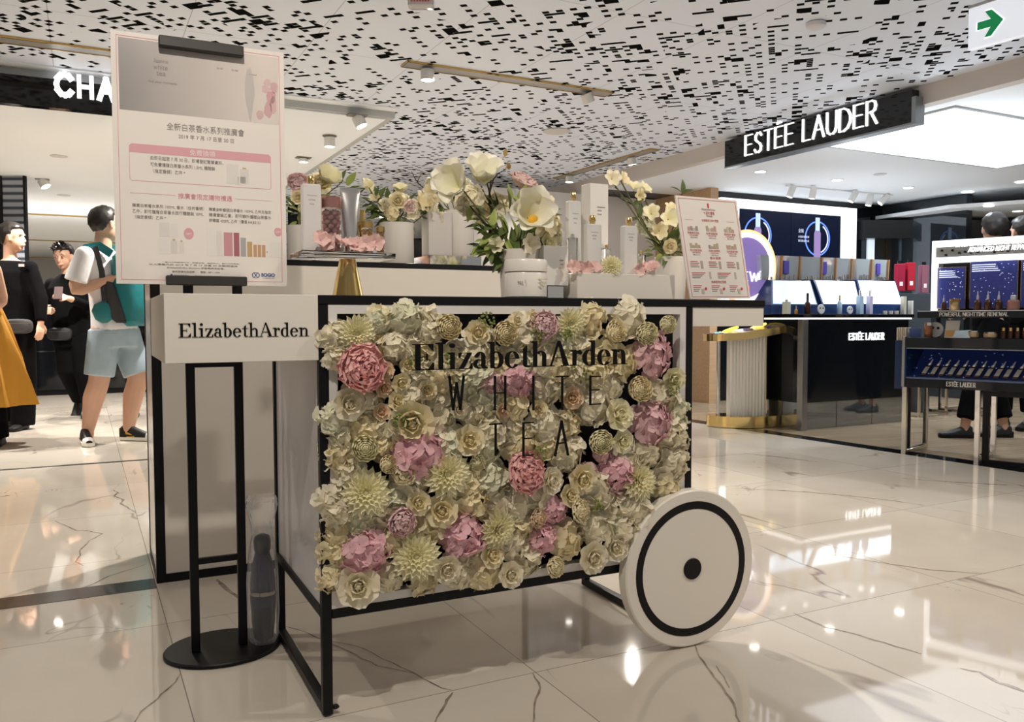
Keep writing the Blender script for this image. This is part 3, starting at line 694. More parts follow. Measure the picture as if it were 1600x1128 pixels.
# ================================================================ EASEL, POSTER, UMBRELLA
ez = thing('poster_easel', 'black metal easel with two square posts on a flat oval base holding the large poster', 'easel', K(-.15,.5,0), KA)
def kl(u, b, z, o=(-.15,.5)): return (u-o[0], b-o[1], z)
b = B(); b.lathe([(.145,.0),(.150,.003),(.150,.009),(.147,.012)], 64)
b.v = [(x*1.0, y*.86+.012, z) for x, y, z in b.v]; b.build('base', black, ez)
for u in (-.219, -.098):
    b = B(); b.bbox(u+.15-.011, -.006, .012, u+.15+.011, .012, 1.60, .001); b.build('post', black, ez)
for z in (.768, .245):
    b = B(); b.box(-.219+.15, -.002, z, -.098+.15, .008, z+.016); b.build('crossbar', black, ez)
b = B(); b.bbox(-.275+.15, -.046, .982, -.078+.15, -.016, 1.006, .002); b.box(-.219+.15, -.011, .985, -.098+.15, -.006, .996); b.build('ledge', mat('ledge_grey', (.03,.028,.025), .5), ez)
b = B(); b.bbox(-.280+.15, -.042, 1.578, -.076+.15, -.0165, 1.604, .002); b.box(-.219+.15, -.011, 1.585, -.098+.15, -.006, 1.6); b.build('top_clip', mat('ledge_grey'), ez)
for s in (-1, 1):
    b = B(); cx = (-.219 if s < 0 else -.098)+.15+s*.011
    b.tube([(cx, .002, .952), (cx+s*.008, .002, .950), (cx+s*.014, .002, .953), (cx+s*.017, .002, .960)], .0032, 8)
    b.box(min(cx,cx+s*.002), -.003, .948, max(cx,cx+s*.002), .008, .985); b.build('hook', black, ez)
post = thing('poster', 'white poster with pink border, silver picture band and Chinese text on the easel', 'poster', K(-.389, .4845, .984), KA); post.scale = (1.0, 1.0, 1.04)
PW, PH = .42, .594
paper = mat('poster_paper', (.86, .81, .76), .22, coat=.3)
b = B(); b.box(0, 0, 0, PW, .004, PH+.006); b.build('board', paper, post)
def pb(name, x0, z0, x1, z1, m, e=.0003):
    b = B(); b.box(x0, -e, z0, x1, -.0001, z1); return b.build(name, m, post, False)
def band_mat():
    m, nt, p, L = node_mat('silver_band'); tc = nt.nodes.new('ShaderNodeTexCoord'); mp = nt.nodes.new('ShaderNodeMapping'); L.new(tc.outputs['Object'], mp.inputs[0])
    n = nt.nodes.new('ShaderNodeTexNoise'); n.inputs['Scale'].default_value = 9; n.inputs['Detail'].default_value = 3; L.new(mp.outputs[0], n.inputs['Vector'])
    sp = nt.nodes.new('ShaderNodeSeparateXYZ'); L.new(tc.outputs['Object'], sp.inputs[0])
    r = nt.nodes.new('ShaderNodeValToRGB'); L.new(mth(nt, 'ADD', mth(nt, 'MULTIPLY', sp.outputs[0], 2.0), mth(nt, 'MULTIPLY', mth(nt, 'SUBTRACT', n.outputs['Fac'], .5), .12)), r.inputs[0])
    r.color_ramp.elements[0].position = .05; r.color_ramp.elements[0].color = (.36,.34,.335,1)
    r.color_ramp.elements[1].position = .72; r.color_ramp.elements[1].color = (.86,.78,.72,1)
    L.new(r.outputs[0], p.inputs['Base Color']); p.inputs['Roughness'].default_value = .2; p.inputs['Metallic'].default_value = .15; p.inputs['Coat Weight'].default_value = .5
    return m
pb('picture_band', .017, .452, .405, .585, band_mat())
b = B()
for q in ((.012,.010,.0133,.590),(.4065,.010,.408,.590),(.012,.010,.408,.0113),(.012,.5885,.408,.590)): b.box(q[0], -.0005, q[1], q[2], -.0001, q[3])
b.build('border', print_pink, post, False)
# coupon box with rounded outline and pink head strip
b = B(); bx0, bx1, bz0, bz1 = .036, .382, .292, .378
b.box(bx0+.004, -.0005, bz0, bx1-.004, -.0001, bz0+.0012); b.box(bx0, -.0005, bz0+.004, bx0+.0012, -.0001, bz1-.02); b.box(bx1-.0012, -.0005, bz0+.004, bx1, -.0001, bz1-.02)
b.prism([(bx0,bz1-.022),(bx1,bz1-.022),(bx1,bz1-.006),(bx1-.006,bz1),(bx0+.006,bz1),(bx0,bz1-.006)], -.0005, -.0001)
for s, cx in ((1,bx0),(-1,bx1)):
    b.prism([(cx,bz0+.004),(cx+s*.004,bz0),(cx+s*.004,bz0+.0012),(cx+s*.0012,bz0+.004)], -.0005, -.0001)
b.box(.036, -.0005, .264, .142, -.0001, .2652); b.box(.288, -.0005, .264, .382, -.0001, .2652)
b.build('coupon_frame', mat('print_rose', (.72,.38,.42), .5), post, False)
def pt(s, x, z, size, m=print_grey, w=None, al='LEFT', bold=0): return text('print', s, size, m, post, (x, -.0007, z), al, .0002, w, bold)
pt('ElizabethArden', .098, .5515, .0085, print_grey, .033)
sans_text('print', 'Ve', .1, .0, .001, .001, .0001, print_grey, -.0005, -.0001, post) if False else None
pt('white', .096, .534, .019, print_grey, .034); pt('tea', .103, .519, .019, print_grey, .022); pt('find your moments', .084, .500, .0085, print_grey, .066)
pt('by air', .248, .553, .005, print_grey, .016); pt('by sea', .285, .553, .005, print_grey, .016); pt('by land', .330, .549, .005, print_grey, .018)
pt('全新白茶香水系列推廣會', .124, .417, .0185, print_grey, .190); pt('2019 年 7 月 17 日至 30 日', .152, .397, .0125, print_grey, .135)
pt('免費換領', .178, .3605, .0165, mat('print_white', (.86,.80,.78), .5), .062)
for i, s in enumerate(('由即日起至 7 月 30 日，即場登記簡單資料，', '可免費獲贈白茶香水系列 1.5ML 體驗裝', '（指定香調）乙件 *')):
    pt(s, .084, .343-i*.0148, .0098, print_grey, (.175,.155,.076)[i])
pt('推廣會限定購物禮遇', .148, .258, .0165, print_pink, .132)
for i, s in enumerate(('購買白茶香水系列 100ML 香水（任何香調）', '乙件，即可獲贈白茶香水旅行體驗裝 10ML', '（指定香調）乙件 *')): pt(s, .040, .243-i*.0135, .0095, print_grey, (.170,.168,.072)[i])
for i, s in enumerate(('購買全新香調白茶香水 100ML 乙件及指定', '護膚套裝乙套，即可額外獲贈白茶香水', '舒體霜 400ML 乙件（價值 HK$215）')): pt(s, .222, .243-i*.0135, .0095, print_grey, (.158,.158,.130)[i])
pt('* 每人只限換領乙次，數量有限，送完即止，圖片只供參考。', .108, .070, .006, print_grey, .190)
pt('以上優惠只於 2019 年 7 月 17 日至 30 日期間適用', .075, .061, .006, print_grey, .215); pt('ElizabethArden Skincare 保留最終決定權。', .118, .052, .006, print_grey, .140)
pt('崇光百貨化妝品部', .130, .037, .008, print_grey, .054); pt('電話 : 2811 1500', .198, .037, .008, print_grey, .048)
pt('ElizabethArden', .135, .027, .006, print_grey, .033); pt('https://www.elizabetharden.hk', .185, .027, .005, print_grey, .066)
b = B(); b.box(.126, -.0006, .027, .131, -.0001, .032); b.build('print', print_blue, post, False)
pt('SOGO', .352, .030, .015, print_blue, .036, bold=.0006); pt('CAUSEWAY BAY', .356, .0235, .004, print_blue, .030)
b = B(); ring_xz(b, (.338,.034), .0082, .0102, -.0006, -.0001, 28); 
for s in (1,-1): b.prism([(.338-.005*s,.0275),(.338-.0028*s,.0275),(.338+.005*s,.0405),(.338+.0028*s,.0405)], -.0006, -.0001)
b.build('print', print_blue, post, False)
for cx, cz, r in ((.172,.166,.012),(.398,.178,.010)):
    b = B(); disc_xz(b, (cx,cz), r, -.0006, -.0001, .0001, 24); b.build('gift_badge', mat('print_rose'), post, False)
    pt('GIFT', cx-.007, cz-.003, .0065, mat('print_white'), .014)
# product pictures printed on the poster (flat patches)
def patch(x, z, w, h, c, cap=None):
    pb('product_picture', x, z, x+w, z+h, mat('pic_%d_%d_%d' % tuple(int(v*99) for v in c), c, .5), .0005)
    if cap: pb('product_picture', x+w*.3, z+h, x+w*.7, z+h+cap, mat('pic_cap', (.55,.45,.25), .5), .0005)
for x, z, w, h, c, cp in ((.268,.300,.030,.046,(.76,.72,.69),0),(.302,.302,.022,.034,(.73,.69,.66),.004),(.290,.298,.026,.020,(.79,.76,.73),0),
    (.102,.158,.024,.032,(.74,.70,.66),0),(.128,.158,.018,.028,(.78,.74,.71),0),(.100,.122,.024,.033,(.78,.75,.72),0),(.128,.124,.016,.026,(.70,.66,.62),.004),(.148,.124,.012,.024,(.75,.71,.66),.004),
    (.216,.122,.022,.064,(.80,.77,.74),0),(.240,.122,.014,.052,(.75,.71,.68),0),(.258,.122,.022,.050,(.60,.30,.33),0),(.283,.122,.014,.050,(.42,.14,.17),0),(.300,.122,.014,.040,(.42,.42,.42),0),
    (.317,.122,.013,.032,(.55,.38,.18),0),(.333,.122,.009,.026,(.56,.34,.2),0),(.344,.122,.009,.026,(.58,.36,.2),0),(.355,.122,.009,.026,(.56,.34,.2),0),(.376,.122,.034,.034,(.78,.75,.70),0)):
    patch(x, z, w, h, c, cp)
pt('+', .366, .130, .009)
# pink and pale forms in the silver band
for x, z, w, h, c in ((.366,.462,.022,.028,(.66,.42,.43)),(.382,.470,.018,.030,(.70,.48,.48)),(.372,.488,.026,.024,(.68,.40,.42)),(.360,.505,.022,.022,(.70,.50,.50)),(.384,.508,.018,.030,(.66,.44,.45)),(.366,.526,.020,.018,(.70,.52,.52)),(.346,.458,.018,.016,(.66,.46,.46)),(.318,.460,.024,.10,(.55,.52,.50))):
    bb = B(); n = 18; rq = random.Random(int(x*1000))
    bb.prism([(x+w/2+w/2*math.cos(2*PI*k/n)*(1+rq.uniform(-.18,.18)), z+h/2+h/2*math.sin(2*PI*k/n)*(1+rq.uniform(-.18,.18))) for k in range(n)], -.0009, -.0006)
    bb.build('picture_detail', mat('pic_%d_%d_%d' % tuple(int(v*99) for v in c), c, .3), post, False)

# rows as the photograph spaces them
_zs = [(0,0),(.010,.010),(.027,.0215),(.037,.030),(.052,.040),(.070,.054),(.122,.074),(.186,.150),(.216,.158),(.243,.186),(.254,.1965),(.257,.212),(.275,.228),(.292,.248),(.356,.316),(.378,.337),(.397,.359),(.417,.378),(.452,.415),(.500,.487),(.5515,.536),(.585,.585),(.620,.620)]
def _zr(z):
    for (a, c), (b_, d) in zip(_zs, _zs[1:]):
        if z <= b_: return c+(d-c)*(z-a)/(b_-a)
    return z
for ch in post.children:
    if ch.name.startswith(('board', 'border')): continue
    if ch.location.z:
        z0 = ch.location.z
        for v_ in ch.data.vertices: v_.co.z = _zr(v_.co.z+z0)-_zr(z0)
        ch.location.z = _zr(z0)
    else:
        for v_ in ch.data.vertices: v_.co.z = _zr(v_.co.z)
# umbrella in a plastic sleeve
um = thing('folded_umbrella', 'folded dark purple umbrella in a clear plastic sleeve, standing on the easel base', 'umbrella', K(-.046,.485,.0125), KA-.2)
prof = [(.006,0),(.022,.02),(.028,.10),(.031,.20),(.030,.30),(.026,.36),(.018,.42)]
b = B(); n = 28
b.loft([[( (r*(1+.12*math.cos(k*2*PI/7*2+z*8)))*math.cos(2*PI*k/n), .75*(r*(1+.12*math.cos(k*2*PI/7*2+z*8)))*math.sin(2*PI*k/n), z) for k in range(n)] for r, z in prof])
um_m, nt, p, L = node_mat('umbrella_fabric')
tc = nt.nodes.new('ShaderNodeTexCoord'); sp = nt.nodes.new('ShaderNodeSeparateXYZ'); L.new(tc.outputs['Object'], sp.inputs[0])
r = nt.nodes.new('ShaderNodeValToRGB'); r.color_ramp.interpolation = 'CONSTANT'; L.new(mth(nt, 'MULTIPLY', sp.outputs[2], 2.0), r.inputs[0])
e = r.color_ramp.elements; e[0].position = 0; e[0].color = (.006,.005,.010,1); e[1].position = .40; e[1].color = (.022,.014,.05,1)
q = e.new(.335); q.color = (.022,.014,.05,1)
q = e.new(.50); q.color = (.03,.02,.07,1)
L.new(r.outputs[0], p.inputs['Base Color']); p.inputs['Roughness'].default_value = .55
b.build('canopy', um_m, um)
b = B(); b.lathe([(.0315,.222),(.0325,.225),(.0325,.236),(.0315,.239)], 28); b.v = [(x, y*.78, z) for x, y, z in b.v]; b.build('strap', mat('tan_strap', (.45,.38,.32), .6), um)
b = B(); b.lathe([(.017,.41),(.022,.43),(.023,.47),(.019,.49),(.008,.50)], 20); b.build('handle', mat('handle_black', (.015,.015,.017), .3), um)
b = B(); n = 32; rings = []
for i, (r, z) in enumerate(((.030,.0),(.038,.03),(.040,.15),(.039,.28),(.037,.37),(.033,.42),(.031,.46),(.026,.50),(.027,.54),(.036,.60),(.040,.63),(.036,.652),(.040,.655),(.037,.672))):
    rings.append([((r+.0022*math.sin(k*3+i*1.3)+.0016*math.sin(k*5-i))*math.cos(2*PI*k/n), .8*(r+.0022*math.sin(k*3+i*1.3))*math.sin(2*PI*k/n), z) for k in range(n)])
b.loft(rings, cap=False)
slv, nt, p, L = node_mat('clear_plastic_sleeve'); p.inputs['Base Color'].default_value = (.9,.93,.96,1); p.inputs['Roughness'].default_value = .12
tb = nt.nodes.new('ShaderNodeBsdfTransparent'); ms = nt.nodes.new('ShaderNodeMixShader'); lw = nt.nodes.new('ShaderNodeLayerWeight'); lw.inputs[0].default_value = .35
L.new(mth(nt, 'ADD', mth(nt, 'MULTIPLY', lw.outputs['Facing'], .5), .10, True), ms.inputs[0]); L.new(tb.outputs[0], ms.inputs[1]); L.new(p.outputs[0], ms.inputs[2]); L.new(ms.outputs[0], nt.nodes['Material Output'].inputs[0])
b.build('plastic_sleeve', slv, um); um.scale = (1.02, 1.02, .60)

# ================================================================ WHAT STANDS ON THE CART
TOP = CH
def box_thing(name, label, cat, u, bb, z, w, d, h, m, rot=0, group=None, r=.0015):
    o = B(); o.bbox(0, 0, 0, w, d, h, r); o = o.build(name, m, None, True, loc=K(u,bb,z), rotz=KA+rot)
    return tag(o, label, cat, group)
soft_white = mat('carton_white', (.80,.77,.72), .45)
# brass pedestal with an acrylic tray
ped = thing('display_pedestal', 'tapered polished brass pedestal carrying a clear acrylic tray on the cart', 'display stand', K(.135,.25,TOP), KA)
b = B(); b.lathe([(.040,0),(.020,.098)], 40); b.build('pedestal', gold, ped)
b = B(); b.bbox(-.128,-.06,.099,.108,.075,.113,.002); b.build('tray', glassm, ped)
TR = TOP+.1135
def frost(name, c=(.93,.92,.90), r=.3, t=.75): return mat(name, c, r, trans=t, ior=1.3)
frosted = mat('frosted_glass', (.86,.85,.83), .28, trans=.35, ior=1.3)
def perfume(label, u, bb, z, w, h, d=.024, cap=.022, grp=None, rot=0, m=None):
    t = thing('perfume_bottle', label, 'perfume bottle', K(u,bb,z), KA+rot, grp)
    b = B(); b.bbox(-w/2, -d/2, 0, w/2, d/2, h, .003); b.build('glass_body', m or frosted, t)
    b = B(); b.lathe([(w*.16,h),(w*.16,h+cap*.3),(w*.20,h+cap*.32),(w*.20,h+cap),(w*.17,h+cap*1.1)], 18); b.build('cap', gold, t)
    text('print', 'ElizabethArden', .0042, print_grey, t, (-w*.26, -d/2-.0002, h*.82), 'LEFT', .0001, w*.5)
    text('print', 'white', .0075, print_grey, t, (-w*.2, -d/2-.0002, h*.75), 'LEFT', .0001, w*.36); text('print', 'tea', .0075, print_grey, t, (-w*.14, -d/2-.0002, h*.69), 'LEFT', .0001, w*.24)
    return t
clear_soft = mat('clear_bottle_glass', (.93,.92,.92), .06, trans=.8, ior=1.25)
t = perfume('tall clear rectangular perfume bottle at the left end of the acrylic tray', .045, .25, TR, .046, .165, .028, .018, m=mat('pale_liquid', (.86,.83,.82), .15, trans=.25, ior=1.3)); 
# capsule jar, rose
def capsule_jar(label, u, bb, z, r, h, capc, pill, n, seed):
    t = thing('capsule_jar', label, 'jar', K(u,bb,z), KA); rq = random.Random(seed)
    b = B(); b.lathe([(r*.9,0),(r,.004),(r,h*.80),(r*.92,h*.84)], 24, cap=True); b.build('glass', mat('jar_glass', (.97,.96,.96), .03, trans=.95, ior=1.12), t)
    b = B(); b.lathe([(r*1.06,h*.80),(r*1.06,h*.99),(r*1.0,h)], 24); b.build('lid', capc, t)
    pr = r*.30; rows = int(h*.78/(pr*1.55))
    b = B()
    for j in range(rows):
        for k in range(5):
            a = 2*PI*k/5+j*.63; b.sph((r*.60*math.cos(a), r*.60*math.sin(a), pr+.003+j*pr*1.5), pr*.95, pr*.95, pr*1.05, 10, 6)
    o = b.build('capsules', pill, t); o['kind'] = 'stuff'; return t
rosecap = mat('rose_metal', (.52,.27,.24), .22, metal=.9); rosepill = mat('rose_capsule', (.55,.25,.25), .16, metal=.55)
goldpill = mat('gold_capsule', (.75,.45,.12), .12, metal=.4)
capsule_jar('jar of rose capsules with a rose metal lid behind the pink petals', .098, .262, TR, .0245, .139, rosecap, rosepill, 60, 3)
capsule_jar('small jar of gold capsules, left of two on the acrylic tray', .190, .26, TR, .0145, .083, mat('gold_lid', (.62,.42,.16), .25, metal=.9), goldpill, 30, 4)
capsule_jar('smallest jar of gold capsules at the right end of the tray', .222, .25, TR, .0105, .070, mat('gold_lid'), goldpill, 30, 5)
t = thing('cream_tube', 'silver squeeze tube standing on its cap behind the pink petals', 'tube', K(.148,.265,TR), KA)
b = B(); n = 24
b.loft([[(rx*math.cos(2*PI*k/n), ry*math.sin(2*PI*k/n), z) for k in range(n)] for rx, ry, z in ((.018,.018,.028),(.0195,.018,.05),(.023,.013,.10),(.026,.005,.150),(.0265,.0015,.158),(.0265,.0012,.166))]); b.build('tube_body', mat('silver_tube', (.55,.54,.53), .25, metal=.8), t)
b = B(); b.cyl((0,0,0), .017, .028); b.build('cap', chrome, t)
t = thing('gold_tube', 'small gold squeeze tube between the silver tube and the gold capsules', 'tube', K(.178,.292,TR), KA)
b = B(); b.loft([[(rx*math.cos(2*PI*k/n), ry*math.sin(2*PI*k/n), z) for k in range(n)] for rx, ry, z in ((.012,.012,.02),(.014,.012,.04),(.016,.004,.105),(.016,.001,.116))]); b.build('tube_body', gold, t)
b = B(); b.cyl((0,0,0), .011, .02); b.build('cap', gold, t)
# petals strewn on the tray
def petals(label, u, bb, z, n, spread, key, r, seed, grp=None, kind='fallen_petals', cat='petals'):
    rq = random.Random(seed); b = B()
    for k in range(n):
        b.M = Matrix.Translation(((k/(max(1,n-1))-.5)*spread+rq.uniform(-.006,.006), rq.uniform(-.012,.012), r*.45+rq.random()*r*.5)) @ Matrix.Rotation(rq.uniform(.5,1.7), 4, 'X') @ Matrix.Rotation(rq.uniform(-.7,.7), 4, 'Y') @ Matrix.Rotation(rq.random()*6, 4, 'Z')
        for j in range(5): petal(b, j*1.257, .001, .0, .7, 1.35, r, r*.5, .3, .004, 4, 4, .62, seed+k*5+j)
    b.M = None
    return tag(b.build(kind, FM[key], None, True, loc=K(u,bb,z), rotz=KA, fix=False), label, cat, grp)
petals('pink silk petals piled on the acrylic tray in front of the tubes', .125, .205, TR, 7, .135, 'blush', .026, 11)
# jar and carton beside the vase
jar = thing('cream_jar', 'large white dummy cream jar with a broad lid in front of the tall magnolia vase', 'jar', K(.555,.085,TOP), KA)
b = B(); b.lathe([(.050,0),(.0545,.004),(.0545,.062),(.052,.066)], 48); b.build('jar_body', cream, jar)
b = B(); b.lathe([(.0555,.067),(.0555,.094),(.053,.098)], 48); b.build('lid', cream, jar)
for s, z, sz, ww in (('ElizabethArden', .046, .0045, .026), ('white', .036, .010, .022), ('tea', .026, .010, .016)):
    o = text('print', s, sz, mat('print_gold', (.50,.42,.25), .4), jar, (.008, -.0552, z), 'LEFT', .0002, ww)
o = text('print', 'tea 1', .013, print_grey, jar, (-.043, -.038, .036), 'LEFT', .0002, .022, rotz=-.85)
vase = tag((lambda b: b.lathe([(.046,0),(.050,.004),(.054,.09),(.058,.135),(.056,.135),(.050,.06)], 48, cap=True).build('tall_vase', mat('vase_pearl', (.80,.75,.68), .2), None, True, loc=K(.605,.22,TOP), rotz=KA))(B()), 'tall pale round vase of the magnolia bouquet, behind the white cream jar', 'vase')
# white carton on a chrome block
u0, z0_ = kp(848,446,.16); u1, z1_ = kp(887,385,.16)
st = B(); st.bbox(0,0,0,.05,.05,z0_-TOP-.0005,.001); tag(st.build('chrome_riser', chrome, None, True, loc=K(u0+.018,.165,TOP), rotz=KA), 'small chrome block under the white carton, beside the cream jar', 'riser')
cb = thing('perfume_carton', 'white carton balanced on the chrome block between jar and riser', 'carton', K(u0,.155,z0_), KA)
b = B(); b.bbox(0,0,0,u1-u0,.05,z1_-z0_,.001); b.build('carton', soft_white, cb)
text('print', 'white', .008, mat('print_gold'), cb, ((u1-u0)*.62, -.0003, (z1_-z0_)*.62), 'LEFT', .0002, .014); text('print', 'tea', .008, mat('print_gold'), cb, ((u1-u0)*.66, -.0003, (z1_-z0_)*.52), 'LEFT', .0002, .010)
b = B(); b.box((u1-u0)*.66, -.0004, .012, (u1-u0)*.76, -.0001, (z1_-z0_)*.45); b.build('print', mat('print_beige', (.72,.66,.52), .4), cb, False)
# white riser with bottles
RBb = .13
ra, rz = kp(902,427,RBb); rb_, _ = kp(1055,427,RBb)
rz0 = .0725
box_thing('white_riser', 'long low white display block carrying the frosted perfume bottles', 'riser', ra, RBb, TOP, rb_-ra, .17, rz0, white_panel)
RZ = TOP+rz0+.0003
def ktop(x, y, bb): return kp(x, y, bb)
u, z = kp(903,333,.21); perfume('frosted perfume bottle with gold cap, back left on the riser', u, .235, RZ, .040, kp(905,315,.235)[1]-RZ, grp=None)
ua, za = kp(918,287,.26); ub, _ = kp(959,290,.26)
cb = thing('tall_carton', 'tall white perfume carton at the back of the riser, tallest thing there', 'carton', K(ua,.245,RZ), KA)
b = B(); b.bbox(0,0,0,.062,.05,za-RZ,.001); b.build('carton', soft_white, cb)
for s, f in (('ElizabethArden', .74), ('white', .70), ('tea', .66)): text('print', s, .006 if s[0] == 'E' else .009, print_grey, cb, (.024, -.0003, (za-RZ)*f), 'LEFT', .0002, .026 if s[0] == 'E' else .015)
u, _ = kp(927,400,.17); perfume('frosted perfume bottle with gold cap in front of the tall carton', u, .175, RZ, .047, kp(927,350,.17)[1]-RZ)
u, _ = kp(984,400,.17); perfume('frosted perfume bottle with gold cap, right hand one on the riser', u, .175, RZ, .046, kp(984,353,.17)[1]-RZ)
clear_t = glassm
for (x, yt, lab, w) in ((899,366,'small clear acrylic block at the left edge of the riser',.026),(1007,392,'small clear glass bottle right of the frosted bottles',.020),(952,383,'short clear bottle between two frosted perfume bottles',.024)):
    u, z = kp(x, yt, .20)
    t = thing('glass_bottle', lab, 'bottle', K(u,.215,RZ), KA); b = B(); b.bbox(-w/2,-.01,0,w/2,.01,z-RZ-.008,.002); b.build('glass', clear_t, t)
    b = B(); b.cyl((0,0,z-RZ-.008), .005, .010, 12); b.build('cap', gold if w < .025 else chrome, t)
u, _ = kp(912,420,.14); petals('pink silk petals at the left end of the riser', u+.004, .148, RZ, 4, .06, 'blush', .022, 31)
u, _ = kp(1012,420,.14); petals('pink silk petals at the right end of the riser', u, .148, RZ, 4, .055, 'blush', .022, 32)
u, _ = kp(957,415,.14); o = flower('dahlia', 'lemon', None, K(u,.146,RZ+.020), .034, (-.1,-1,.35), 1); o.name = 'yellow_flower'; tag(o, 'single pale yellow silk flower leaning between the perfume bottles', 'flower')
# price card
mw, _ = kp(1151,313,.11); 
menu = thing('price_board', 'white leaning board with small red Chinese text and product pictures, right end of cart', 'sign board', K(1.088,.10,TOP), KA+.0)
P0 = (1.04-1.088, 1.2427-TOP); P1 = (1.262-1.088, 1.2421-TOP); P2 = (1.320-1.088, .9530-TOP+.001); P3 = (1.096-1.088, .951-TOP)
# the sheet leans sideways: a sheared board standing on the cart top
def mq(s, t): # s right 0..1, t up 0..1
    a = Vector(P3)*(1-s)+Vector(P2)*s; c = Vector(P0)*(1-s)+Vector(P1)*s; return a*(1-t)+c*t
def mbox(s0, t0, s1, t1, m, name='print', y0=-.0008, y1=-.0002):
    b = B(); b.prism([tuple(mq(*q)) for q in ((s0,t0),(s1,t0),(s1,t1),(s0,t1))], y0, y1); return b.build(name, m, menu, False)
paper2 = mat('menu_paper', (.88,.83,.78), .35)
mbox(0, 0, 1, 1, paper2, 'board', 0, .006)
for q in ((.03,.02,.036,.98),(.964,.02,.97,.98),(.03,.975,.97,.98),(.03,.02,.97,.024)): mbox(*q, print_pink)
rq = random.Random(4)
def mtext(s, sc, t, size, m, w):
    o = text('print', s, size, m, menu, (0,0,0), 'CENTER', .0002, w)
    me = o.data
    for v in me.vertices:
        p = mq(sc + v.co.x/.224, t + v.co.z/.295); v.co = (p.x, -.0005+v.co.y*.0, p.y)
mbox(.49,.90,.515,.945, print_red)
mtext('ElizabethArden', .5, .875, .0085, print_grey, .050); mtext('十週年慶典', .5, .835, .011, print_red, .040); mtext('限時優惠', .5, .812, .006, print_grey, .022)
mtext('全場護膚及香水套裝', .5, .765, .0085, print_red, .062)
for s in (.16,.84): mbox(s-.06,.775,s+.06,.777, print_pink)
lines = ['精華美肌套裝', '保濕修護套裝', '緊緻提升套裝', '亮白透肌套裝', '活膚抗皺套裝', '全效護膚套裝']
for i in range(6):
    sc = .2+.3*(i % 3); t0 = .66 if i < 3 else .49
    for k in range(4):
        c = rq.choice([(.62,.55,.50),(.60,.35,.30),(.50,.42,.30),(.35,.33,.33)]); mbox(sc-.085+k*.043, t0+.01, sc-.05+k*.043, t0+.035+rq.random()*.035, mat('pic_%d_%d_%d' % tuple(int(v*99) for v in c), c, .5), 'product_picture')
    mtext(lines[i], sc, t0-.022, .0075, print_red, .042); mtext('HK$%d' % (580+120*i), sc, t0-.042, .006, print_red, .030); mtext('原價 HK$%d' % (900+90*i), sc, t0-.063, .005, print_grey, .026)
mtext('香水優惠', .5, .395, .0085, print_red, .040)
for i in range(3):
    sc = .17+.3*i
    for k in range(4): mbox(sc-.09, .365-k*.017, sc+.03+.02*(k % 2), .371-k*.017, print_red if k % 2 == 0 else print_grey)
    c = rq.choice([(.5,.42,.34),(.35,.25,.4),(.25,.2,.2)]); mbox(sc+.075, .30, sc+.11, .375, mat('pic_%d_%d_%d' % tuple(int(v*99) for v in c), c, .5), 'product_picture')
for i in range(2):
    sc = .12+.42*i
    for k in range(4): mbox(sc-.04, .255-k*.016, sc+.18-.03*k, .261-k*.016, print_grey if k > 1 else print_red)
    mbox(sc+.24, .20, sc+.27, .27, mat('pic_beige', (.6,.52,.44), .5), 'product_picture')
mtext('推廣會限定優惠', .5, .158, .0085, print_red, .055)
for i in range(3):
    sc = .15+.3*i
    for k in range(4): mbox(sc-.08, .128-k*.018, sc+.06-.02*k, .134-k*.018, print_red if k < 2 else print_grey)
    b = B(); p = mq(sc+.12,.10); disc_xz(b, (p.x,p.y), .0042, -.001, -.0002, .0001, 16); b.build('gift_badge', print_red, menu, False)
    mbox(sc+.05,.05,sc+.09,.10, mat('pic_beige'), 'product_picture')
b = B(); b.box(.02,.006,0,.20,.05,.003); b.build('stand_foot', paper2, menu)

# ================================================================ BOUQUETS
def bouquet(name, label, loc, blooms, leaves, twigs, base, grp=None, seed=1, rot=KA):
    """blooms: (kind, key, (x,y,z), r, direction); leaves: (tip xyz, size, shade)"""
    t = thing(name, label, 'flower bouquet', loc, rot, grp); rq = random.Random(seed); bs = Vector(base)
    st = B()
    for i, (kind, key, p, r, d) in enumerate(blooms):
        P = Vector(p); dd = Vector(d).normalized()
        flower(kind if kind in FL else kind, key, t, P, r, dd, i)
        mid = (bs+P)/2+Vector((rq.uniform(-.01,.01),0,-.01)); st.tube([bs, mid, P-dd*r*.1], .0022, 6)
    st.build('stem', TWIGG, t)
    for shade in (0, 1):
        lb = B(); c = 0
        for p, sz, sh, d in leaves:
            if sh == shade: mk_leaf(lb, p, d, sz, sz*.42, (0,-.6,1)); c += 1
        if c: lb.build('foliage', (LEAF, LEAFL)[shade], t, fix=False)
    for pl, r in twigs:
        tb_ = B(); tb_.tube(pl, [r*(1-.6*i/(len(pl)-1)) for i in range(len(pl))], 6); tb_.build('twig', TWIG, t)
    return t
FL['magnolia'] = [fmesh(mk_bloom(s, 6, 1.12, .50, .80, .5, .80), 'magnolia') for s in (21, 22)]
FL['orchid'] = [fmesh(mk_bloom(s, 6, .92, .36, 1.15, .3, .76), 'orchid') for s in (31, 32)]
FL['poppy'] = [fmesh(mk_bloom(s, 5, .85, .55, .9, .35), 'poppy') for s in (41,)]
